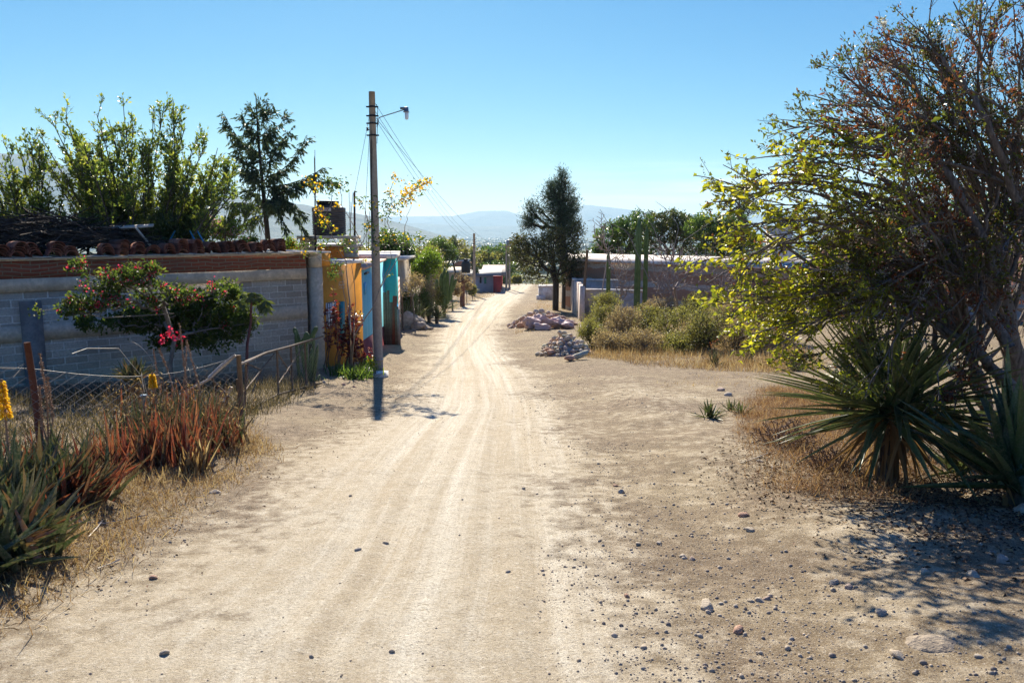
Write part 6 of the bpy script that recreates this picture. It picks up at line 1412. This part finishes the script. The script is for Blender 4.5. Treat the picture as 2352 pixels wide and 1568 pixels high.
# loose stones on the road and verges
loose = [(1362, 920, .05, 'grey', 'angular grey stone alone on the pale road, upper right'), (1283, 961, .03, 'grey', 'small grey stone on the road left of the angular one'), (1177, 941, .03, 'tan', 'little stone in mid-road near the branch shadows'), (1427, 1131, .07, 'grey', 'white-grey stone on the gravel line, upper of the brightest'), (1415, 1115, .05, 'reddish', 'reddish clod just above the white-grey stone'), (1707, 1203, .075, 'reddish', 'dark reddish stone on the right track, beside a flat pale one'), (1725, 1232, .07, 'tan', 'flat pale stone below the dark reddish stone'), (1622, 1398, .10, 'tan', 'largest pale stone in the gravel band, lower right of the road'),
 (1465, 1248, .05, 'tan', 'pale stone at the left edge of the gravel band'), (1515, 1247, .05, 'grey', 'pale grey stone beside its twin on the gravel band'), (1570, 1278, .05, 'grey', 'grey stone pair member on the gravel band, left'), (1590, 1282, .045, 'mauve', 'mauve stone pair member on the gravel band, right'), (1745, 1382, .05, 'grey', 'smooth grey stone in a short row on the lower gravel'), (1760, 1378, .045, 'mauve', 'mauve stone ending the short row on the lower gravel'), (1725, 1384, .04, 'tan', 'tan stone starting the short row on the lower gravel'),
 (1914, 1358, .055, 'grey', 'blue-grey stone next to a dark red one, lower right'), (1948, 1370, .05, 'mauve', 'dark mauve stone next to a blue-grey one, lower right'), (2022, 1430, .06, 'grey', 'pointed grey stone casting a short shadow, far lower right'), (1695, 1448, .065, 'reddish', 'brown angular stone with dark shadow on the lower gravel'), (2062, 1525, .075, 'tan', 'oval tan stone near the bottom right corner'), (822, 1262, .045, 'grey', 'small white-grey stone on the left part of the road'), (886, 1243, .04, 'tan', 'pale flat stone right of the white-grey one on the road'),
 (353, 1328, .05, 'reddish', 'red brick fragment on the left side of the road'), (378, 1506, .05, 'grey', 'grey stone at the bottom left of the road'), (714, 1500, .03, 'grey', 'small grey stone near the bottom centre left'), (1202, 1120, .04, 'grey', 'small grey stone in the centre of the road'), (1167, 1305, .03, 'grey', 'tiny grey stone in the lower centre of the road'), (1440, 1365, .04, 'reddish', 'flat dark chip left of the largest pale stone'), (1655, 915, .16, 'mauve', 'long flat rock above the tiny yuccas'), (1672, 925, .13, 'grey', 'rounded rock in front of the long flat rock'),
 (495, 1135, .09, 'tan', 'flat pale stone at the edge of the left dry grass'), (2350, 1205, .16, 'grey', 'bluish rock in the shade at the right picture edge'), (1745, 1085, .06, 'tan', 'pale stone in dry grass below the dead brush'), (1775, 1100, .06, 'grey', 'grey stone beside the pale one below the dead brush'), (2232, 1360, .07, 'grey', 'grey rock among leaf litter at lower right'), (2300, 1330, .09, 'mauve', 'dark rock among leaf litter near the right edge'), (2120, 1350, .07, 'tan', 'tan rock at the lower edge of the leaf litter'), (745, 890, .08, 'grey', 'shaded stone by the wall corner, left of the strappy plants'), (790, 893, .09, 'reddish', 'red stone bordering the strappy plants, left'), (815, 896, .08, 'reddish', 'red stone bordering the strappy plants, right'), (885, 795, .15, 'grey', 'stone at the foot of the leaning planks')]
rng = np.random.default_rng(71)
for px, py, s, cn, lab in loose:
    g = GP(px, py); s_ = s * .62; stone(g + (0, 0, s_ * .08), float(s_), cn, int(rng.integers(4)), lab, None, (rng.normal(0, .3), rng.normal(0, .3), rng.uniform(0, 6)), 'stone', 'stone')
# gravel, twigs and leaf litter too many to count
def scatter_pos(rng, n, fpoly_w, fn):
    out = []; k = 0
    while k < n:
        px = rng.uniform(-150, 2500, n); py = 640 + 930 * rng.uniform(0, 1, n) ** .8; ok = []
        for x, y in zip(px, py): ok.append((x, y))
        out += ok; k += len(ok)
    return np.array(out[:n])
rng = np.random.default_rng(81); n = 170000
yy = 2.2 + 30 * rng.uniform(0, 1, n) ** 2.0; ww = yy * .72 + 1.0; xx = rng.uniform(-1, 1, n) * ww
l, r = redge(yy); u = (xx - l) / (r - l)
dens = np.where(u > .72, np.exp(-((xx - (r - .05 * (r - l))) / 1.0) ** 2) * 1.1 + .4, np.where(u < .1, .5 * np.exp(-(u / .25) ** 2), .05)) * (.12 + 2.2 * np.clip(fbm(xx * .9, yy * .6, 77) * 2.4 - 1.05, 0, 1)) 
keep = rng.uniform(0, 1, n) < dens; xx, yy = xx[keep], yy[keep]
V0 = [rockverts(rng, 1, .5, (1, .8, .8)) for _ in range(8)]
def gravel(mat, sel, seed, label, smin, smax):
    rng = np.random.default_rng(seed); mb = MB()
    for i in np.nonzero(sel)[0]:
        V, F = V0[int(rng.integers(8))]; s = min(.022, .0036 * math.exp(.62 * rng.normal())); a = rng.uniform(0, 6.28); c_, s2 = math.cos(a), math.sin(a)
        Vr = V @ np.array([[c_, s2, 0], [-s2, c_, 0], [0, 0, 1]]); mb.add(Vr * s + (xx[i], yy[i], zz[i] + s * .05), F)
    o = bpy.data.objects.new('gravel', mb.mesh('gravel', mat, False)); col.objects.link(o); tag(o, label, 'gravel', None, 'stuff')
zz = HD(xx, yy); cls = rng.integers(0, 4, len(xx))
gravel(stonemat('tan_gravel', (.42, .34, .25), (.3, .24, .17)), (cls == 0) | (cls == 3), 1, 'tan gravel scattered over the road shoulders', .0035, .026)
gravel(stonemat('grey_gravel', (.34, .29, .23), (.22, .185, .15)), cls == 1, 2, 'grey gravel scattered over the road shoulders', .0035, .026)
gravel(stonemat('dark_stone', (.26, .21, .165), (.18, .145, .12)), cls == 2, 3, 'dark gravel scattered over the road shoulders', .0035, .022)
def litter(n, xr, yr, L, lm, seed, label, dfun):
    rng = np.random.default_rng(seed); x = rng.uniform(*xr, n); y = rng.uniform(*yr, n); k = rng.uniform(0, 1, n) < dfun(x, y); x, y = x[k], y[k]; m = len(x)
    P = np.c_[x, y, HD(x, y) + .008 + .01 * rng.uniform(0, 1, m)]; mb = MB(); kites(mb, P, rdirs(rng, m, -.15, .35), rdirs(rng, m, .5, 1), L * rng.uniform(.5, 1.2, m), L * .5, rng.uniform(0, 1, m), .35)
    o = bpy.data.objects.new('leaf_litter', mb.mesh('leaf_litter', lm)); col.objects.link(o); tag(o, label, 'leaf litter', None, 'stuff')
L_lit = leafmat('dead_leaf', [(0, (.03, .02, .014)), (.5, (.09, .05, .03)), (.85, (.24, .14, .08)), (1, (.42, .3, .18))], .2, .7, .2, 1.1)
litter(60000, (1.2, 7.5), (2.8, 10.5), .040, L_lit, 1, 'fallen brown leaves under the big tree and agaves', lambda x, y: np.clip(1.2 - np.hypot((x - 3.9) / 2.0, (y - 6.3) / 2.6), 0, 1) * (.3 + fbm(x * 2, y * 2, 5)))  # real fallen leaves, made denser and darker to imitate the tree's shade
litter(9000, (-6, -1), (3.5, 20), .03, L_lit, 2, 'dry leaf bits along the left verge and wall corner', lambda x, y: np.clip(1 - np.abs(x - redge(y)[0]) / .9, 0, 1) * fbm(x * 2, y * 2, 6))
g = GP(2165, 1512); V, F = rockverts(np.random.default_rng(44), 4, .1); V = V * (1 + .25 * (fbm(V[:, 0] * 3, V[:, 1] * 3, 4) - .5))[:, None]; mb = MB(); mb.add(V * (.17, .13, .075) + g - (0, 0, .03), F); single('boulder', mb, plain('dusty_rock', (.34, .275, .2), .95, var=.4, scale=14, bump=.05, c2=(.2, .16, .12)), 'wide half-buried dusty rock near the bottom right corner', 'boulder', g, smooth=True)
# curved twig and straws
for pts, r, lab in (([(1700, 1092), (1735, 1080), (1790, 1055)], .006, 'thin dead stick at the edge of the right verge'), ([(205, 1245), (225, 1225), (237, 1210)], .005, 'short pale straw on the left verge by the aloes'), ([(150, 1220), (240, 1215), (340, 1192)], .005, 'long reddish straw lying along the left verge'), ([(225, 1312), (260, 1300), (275, 1292)], .004, 'pale straw at the inner edge of the left verge')):
    P = [GP(x, y) + (0, 0, .015) for x, y in pts]; mb = MB(); mb.tube(P, r, 5); single('fallen_stick', mb, M_paleW, lab, 'stick', P[0])
# ================================================================ MIDDLE DISTANCE
def tr(name, lab, px, yb, d, ells, N, per, L, Wd, lm, bm, rt, seed, mids=(), **k):
    return tree2(name, lab, px, yb, d, ells, N, per, L, Wd, lm, bm, rt, seed, list(mids) or [(px, (yb + ells[0][1]) / 2, d)], **k)
# left roadside beyond the turquoise house
tr('roadside_tree', 'dark green bushy tree just behind the concrete pole, above the slab roof', 888, 620, 40, [(888, 560, 40, 26, 24, .8, 1), (870, 555, 40, 12, 16, .5, .4)], 130, 30, .14, .07, L_mango, BKd, .1, 401)
tr('roadside_tree', 'dark leafy tree with a few yellow blooms, above the pale slab roof', 930, 640, 42, [(925, 565, 42, 24, 24, .8, 1), (905, 580, 42, 22, 20, .7, .8), (935, 590, 42, 18, 20, .6, .6)], 160, 30, .14, .07, L_mango, BKd, .1, 402)
tr('roadside_tree', 'bright yellow-green tree right of the pale slab roof', 970, 690, 44, [(965, 620, 44, 26, 26, 1, 1), (985, 600, 44, 24, 26, 1, 1), (945, 640, 44, 20, 22, .8, .6)], 200, 32, .15, .07, L_bright, BK, .12, 403)
tr('roadside_tree', 'pale dusty tree behind the brightest green one', 990, 690, 52, [(985, 585, 52, 26, 20, 1, 1), (1000, 620, 52, 30, 30, 1, 1)], 180, 26, .15, .06, L_creo, BKg, .12, 404)
tr('roadside_tree', 'large rounded green tree standing above the far left hedge', 1012, 680, 75, [(1008, 565, 75, 30, 20, 1.6, 1.4), (1022, 580, 75, 26, 22, 1.6, 1.2), (990, 585, 75, 20, 18, 1.2, .8), (1015, 610, 75, 20, 14, 1.2, .5)], 260, 34, .2, .1, L_green, BK, .2, 405)
tr('slim_conifer', 'slim pointed conifer behind the large rounded tree', 1046, 690, 95, [(1045, 565, 95, 6, 14, .5, 1), (1043, 590, 95, 11, 18, .8, 1)], 100, 26, .2, .06, L_cas, BKd, .12, 406)
tr('slim_conifer', 'narrow dark column tree right behind the second pole', 1085, 690, 95, [(1086, 600, 95, 4, 25, .4, 1), (1092, 620, 95, 10, 14, .8, .6)], 90, 26, .2, .07, L_cas, BKd, .12, 407)
shrub('twiggy_shrub', 'brown twiggy shrub over the brick wall end', 950, 655, 36, 34, 34, .9, 260, 6, .08, .03, L_dryb, BKg, 410, cat='shrub')
shrub('twiggy_shrub', 'thin dry shrub in the middle of the left hedge', 985, 665, 42, 26, 28, .8, 200, 8, .08, .03, L_dryb, BKg, 411, cat='shrub')
for k, (px, py, d, s, lab) in enumerate(((930, 705, 37, 1.2, 'yucca nearest the brick wall end, in the left hedge'), (955, 708, 38.5, 1.3, 'big dark yucca, second along the left hedge'), (985, 700, 42, 1.2, 'spiky yucca in the middle of the left hedge'), (1020, 690, 47, 1.5, 'large yellow-green yucca beside the candelabra cactus'), (940, 680, 41, 1.4, 'tall yucca behind the nearest two in the left hedge'), (1003, 705, 41.5, 1.0, 'low yucca at the dark foot of the left hedge'))):
    g = W(px, py, d); g[2] = HZ(g[0], d); rng = np.random.default_rng(420 + k); t = thing('hedge_yucca', lab, 'yucca', g, 0, 'yuccas of the left hedge'); mb = MB(); n = 70; D = rosette_dirs(rng, n, 0, 88); blades(mb, g + (0, 0, s * .35) + rng.normal(0, .06, (n, 3)), D, s * .8 * rng.uniform(.7, 1.1, n), .06, .1, 5, .4, None, rng.uniform(.2, 1, n)); part('leaves', mb, L_yucca, t); mb = MB(); mb.tube([g - (0, 0, .1), g + (0, 0, s * .36)], .1, 7); part('stem', mb, BK, t)
for k, (px, py, d, rx, ry, m_, lab) in enumerate(((935, 690, 39, 22, 26, L_green, 'dark green bush low in the left hedge, nearest'), (970, 690, 42, 26, 26, L_green, 'dark green bush low in the left hedge, second'), (1000, 680, 46, 24, 26, L_creo, 'olive bush low in the left hedge, third'), (1040, 668, 55, 22, 18, L_dryb, 'dry bush at the foot of the candelabra cactus'), (1072, 655, 66, 20, 14, L_dryb, 'brown bush before the second pole'), (1085, 665, 72, 12, 12, L_creo, 'small bush touching the second pole'), (1120, 655, 95, 10, 9, L_green, 'small bush by the red gate'), (1130, 662, 96, 10, 6, L_dryb, 'dry tuft left of the red gate'), (1185, 645, 118, 16, 14, L_creo, 'dusty bush at the road bend, right of the distant poles'))):
    shrub('hedge_bush', lab, px, py, d, rx, ry, .8, 130, 22, .1 * d / 45, .05 * d / 45, m_, BKd, 430 + k, cat='bush', group='bushes along the far left verge', spread=.08)
# candelabra cactus
g = W(1020, 700, 46); g[2] = HZ(g[0], 46); t = thing('candelabra_cactus', 'dark candelabra cactus with upright arms, rising from the left hedge', 'cactus', g)
for (x0, x1, y0, y1, r) in ((1012, 1014, 700, 628, .13), (1020, 1021, 700, 616, .14), (1027, 1028, 698, 622, .13), (1033, 1040, 690, 630, .12), (1005, 1003, 700, 640, .12), (1038, 1048, 670, 640, .1)): part('arm', cactus_col(W(x0, y0, 46), W(x1, y1, 46), r, r * .9, 7), M_org, t, smooth=True)
g = W(975, 700, 44); g[2] = HZ(g[0], 44); t = thing('organ_cactus', 'pair of tall cactus stems in the middle of the left hedge', 'cactus', g)
for x, yt in ((974, 600), (982, 612)): part('column', cactus_col(W(x, 700, 44), W(x + 1, yt, 44), .14, .12, 7), M_org, t, smooth=True)
# low stump tree with dark trunk by the road
tr('pollard_tree', 'small dry tree with thick reddish trunk before the second pole', 1062, 692, 60, [(1060, 640, 60, 22, 14, .8, 1)], 90, 6, .14, .05, L_dryb, bark('red_bark', (.2, .1, .07), (.08, .04, .03)), .2, 450)
# houses around the second pole
M_tin = Mt('corrugated_sheet'); vv = M_tin.co(); w_ = M_tin.N('ShaderNodeTexWave'); w_.inputs['Scale'].default_value = 3.2; M_tin.l.new(vv, w_.inputs['Vector']); M_tin = M_tin.pbr(M_tin.mix(M_tin.noise(vv, 3, 4), (.36, .2, .14), (.55, .46, .38)), .7, M_tin.bump(w_.outputs['Fac'], .05))
def hut(lab, px0, px1, yt, d, dp, wm, rm, over=.4, pitch=0., name='house', cat='house', yb=None, door=None, win=None):
    a, b = W(px0, yt, d), W(px1, yt, d); g = min(HZ(a[0], d), HZ(b[0], d)); t = thing(name, lab, cat, ((a[0] + b[0]) / 2, d + dp / 2, g))
    z = a[2]; mb = MB(); mb.prism([(a[0], d), (b[0], d), (b[0], d + dp), (a[0], d + dp)], g - 1.5, [z, z, z + pitch, z + pitch]); part('wall', mb, wm, t)
    mb = MB(); mb.prism([(a[0] - over, d - over), (b[0] + over, d - over), (b[0] + over, d + dp + over), (a[0] - over, d + dp + over)], [z + .004 - pitch * .08] * 2 + [z + pitch + .004] * 2, [z + .12 - pitch * .08] * 2 + [z + pitch + .12] * 2); part('roof', mb, rm, t)
    for (x0, x1, y0, y1, m_, nm_) in (door or ()):
        p, q = W(x0, y1, d - .04), W(x1, y0, d - .04); mb = MB(); mb.box(((p[0] + q[0]) / 2, d - .03, (p[2] + q[2]) / 2), (q[0] - p[0], .08, q[2] - p[2])); part(nm_, mb, m_, t)
    return t
M_gw = plain('grey_plaster', (.36, .34, .36), .9, scale=2); M_redp = plain('red_paint', (.32, .035, .03), .7, scale=3); M_greenp = plain('green_paint', (.05, .22, .15), .6)
hut('grey plastered house behind the second pole, with a small green window', 1060, 1145, 634, 92, 9, M_gw, plain('dark_slab', (.22, .2, .19)), .3, .2, door=((1112, 1117, 637, 651, M_greenp, 'window'), (1102, 1106, 636, 650, M_dark, 'door')))
hut('house with corrugated rusty roof beyond the grey one', 1112, 1152, 632, 99, 10, M_redp, M_tin, .5, .7)
hut('red sheet-metal gate front at the road edge, under the rusty roof', 1133, 1150, 636, 91, .5, M_redp, M_redp, .05, 0, 'red_gate', 'gate')
hut('low brick house with flat roof behind the black water tank', 1042, 1078, 600, 125, 8, plain('brick_far', (.42, .2, .13), .9), M_white, .4)
hut('distant brick house between trees, right of the second pole', 1112, 1130, 594, 150, 7, plain('brick_far'), M_white, .5)
hut('pale low house partly hidden behind the left hedge', 1032, 1062, 626, 98, 6, plain('tan_far', (.45, .38, .3), .9), M_conc, .5, .3)
hut('long pale roofed house at the left, seen over the hedge', 985, 1030, 610, 110, 6, plain('tan_far'), M_white, .6, .3)
p = W(1070, 627, 90); t = thing('black_water_tank', 'black water tank with domed lid on a roof left of the second pole', 'water tank', p); mb = MB(); R_ = 10.5 * 90 / 1828; mb.lathe([(R_ * .97, 0), (R_, .1), (R_, 1.05), (R_ * .95, 1.15), (R_ * .4, 1.4), (.2, 1.45)], 24, p); part('body', mb, M_dark, t); mb = MB(); mb.lathe([(.25, 1.42), (.25, 1.6), (.05, 1.62)], 16, p); part('lid', mb, M_dark, t)
p = W(1043, 600, 120); t = thing('black_water_tank', 'grey-blue water tank further back, left of the black one', 'water tank', p); mb = MB(); mb.lathe([(.55, 0), (.58, .1), (.58, 1.4), (.5, 1.6), (.1, 1.8)], 20, p + (0, 0, -.2)); part('body', mb, plain('bluegrey_tank', (.12, .16, .2), .5), t)
g = GP(1137, 663); mb = MB(); mb.box((0, 0, .1), (2.2, .7, .3)); o = single('bench_slab', mb, M_conc, 'low concrete bench slab in front of the red gate', 'bench', (0, 0, 0)); o.location = g
mb = MB(); g = GP(1098, 682); mb.tube([g, g + (2, -.6, .04), g + (3.6, -1.6, .02)], .07, 5)
# barbed-wire fence along the left verge
for k in range(7):
    px = 925 + k * 19; d = 35 + k * 3.2; g = W(px, 700, d); g[2] = HZ(g[0], d); mb = MB(); mb.tube([g - (0, 0, .2), g + (.03 * (k % 3 - 1), 0, 1.5)], .04, 6); single('fence_post', mb, M_wood, 'wooden post in the left hedge, %s one counted from the brick wall' % ('first', 'second', 'third', 'fourth', 'fifth', 'sixth', 'seventh')[k], 'post', g, 'fence posts along the left hedge')

# ---- trees of the town below and beyond, each its own object
rng = np.random.default_rng(600); protos = []
def proto(kind, seed):
    rng = np.random.default_rng(seed); t = thing('town_tree', 'x', 'tree', (0, 0, 0)); hgt = {'round': 1, 'wide': .8, 'column': 1.3}[kind]
    if kind == 'round': es = [((rng.uniform(-.25, .25), rng.uniform(-.25, .25), .45 + .4 * rng.uniform()), (.26, .26, .2), 1) for _ in range(6)]
    elif kind == 'wide': es = [((rng.uniform(-.5, .5), rng.uniform(-.4, .4), .45 + .25 * rng.uniform()), (.3, .3, .16), 1) for _ in range(7)]
    else: es = [((0, 0, .3 + .16 * k), (.17 - .02 * k, .17 - .02 * k, .16), 1) for k in range(6)]
    A, par, w = gtree(rng, np.zeros(3), [(0, 0, -.08), (0, 0, .25)], es, 110, .3); wd = MB(); limbs(wd, rng, A, par, w, .004, .035, .5, .1, 4, 4 if kind == 'round' else 3); part('trunk', wd, BKd, t, False)
    cr = MB(); foliage(cr, rng, A, par, w, 24, .055, .035, .04, 8, .3); part('crown', cr, [L_green, L_olive, L_creo, L_mango][seed % 4], t, False); return t, kind
protos = [proto('round', 1), proto('round', 2), proto('wide', 3), proto('round', 4), proto('column', 5), proto('wide', 6), proto('round', 8)]
names = {'round': 'rounded', 'wide': 'broad low', 'column': 'narrow pointed'}; tones = {1: 'olive', 2: 'dusty', 3: 'deep green', 0: 'green'}
used = set(); cnt = 0; tries = 0; sd = [1, 2, 3, 4, 5, 6, 8]
while cnt < 150 and tries < 6000:
    tries += 1
    d = 128 + 900 * rng.uniform() ** 1.7; px = rng.uniform(870, 1190) if d < 420 else rng.uniform(560, 1340); y = d
    p = W(px, 600, d); x = p[0]
    if abs(px - 1210) < 30 and d < 150: continue
    i = int(rng.integers(len(protos))); t, kind = protos[i]; s = float(rng.uniform(5.5, 9.0)) * (1 + d / 2500)
    o = t if i not in used else dup(t); used.add(i); o.name = o.name; o.location = (x, y, HZ(x, y)); o.scale = (s, s, s * rng.uniform(.85, 1.1)); o.rotation_euler = (0, 0, rng.uniform(0, 6.28))
    far_word = 'near the road bend' if d < 200 else ('in the upper town' if d < 380 else 'in the hazy valley'); side = 'left of the second pole' if px < 1075 else ('left of the dark evergreen' if px < 1180 else 'beyond the dark evergreen')
    tag(o, '%s %s tree %s, %s' % (names[kind], tones[sd[i] % 4], far_word, side), 'tree', 'trees of the town in the valley'); cnt += 1
# far-off woodland specks and pale roofs on the plain
rng = np.random.default_rng(700); mb = MB(); n = 9000
d = 900 + 6000 * rng.uniform(0, 1, n) ** 1.5; x = rng.uniform(-.75, .75, n) * d; k = fbm(x * .0016, d * .0022, 8) > .46; x, d = x[k], d[k]; z = H(x, d); m = len(x)
s = rng.uniform(5, 13, m)
V, F = rockverts(rng, 1, .3, (1, 1, .7)); VV = (V[None] * s[:, None, None] * rng.uniform(.7, 1.3, (m, len(V), 1)) + np.stack([x, d, z + s * .3], -1)[:, None]).reshape(-1, 3); FF = (F[None] + (np.arange(m) * len(V))[:, None, None]).reshape(-1, 3)
mb.add(VV, FF, np.repeat(rng.uniform(0, 1, m), len(F)))
o = bpy.data.objects.new('woodland', mb.mesh('woodland', L_olive)); col.objects.link(o); tag(o, 'far-off woodland dotting the hazy valley plain', 'woodland', None, 'stuff')
mb = MB(); 
for k in range(260):
    d_ = 500 + 4500 * rng.uniform() ** 1.3; x_ = rng.uniform(-.55, .45) * d_; w_ = rng.uniform(6, 22); mb.box((x_, d_, HZ(x_, d_) + 2.2), (w_, w_ * .7, 5.0), rng.uniform(0, 3))
o = bpy.data.objects.new('distant_town', mb.mesh('distant_town', M_white)); col.objects.link(o); tag(o, 'pale roofs of the distant town spread over the valley', 'town', None, 'stuff')
# ================================================================ HAZE
def haze():
    m = Mt('air'); v = m.N('ShaderNodeVolumePrincipled')
    v.inputs['Color'].default_value = (.55, .80, 1.0, 1); v.inputs['Density'].default_value = 0.95e-4; v.inputs['Anisotropy'].default_value = 0.2
    m.l.new(v.outputs[0], m.out.inputs['Volume'])
    mb = MB(); mb.box((0, 5500, 195), (36000, 13000, 530)); o = bpy.data.objects.new('haze', mb.mesh('haze', m.m)); col.objects.link(o); o['kind'] = 'stuff'
haze()
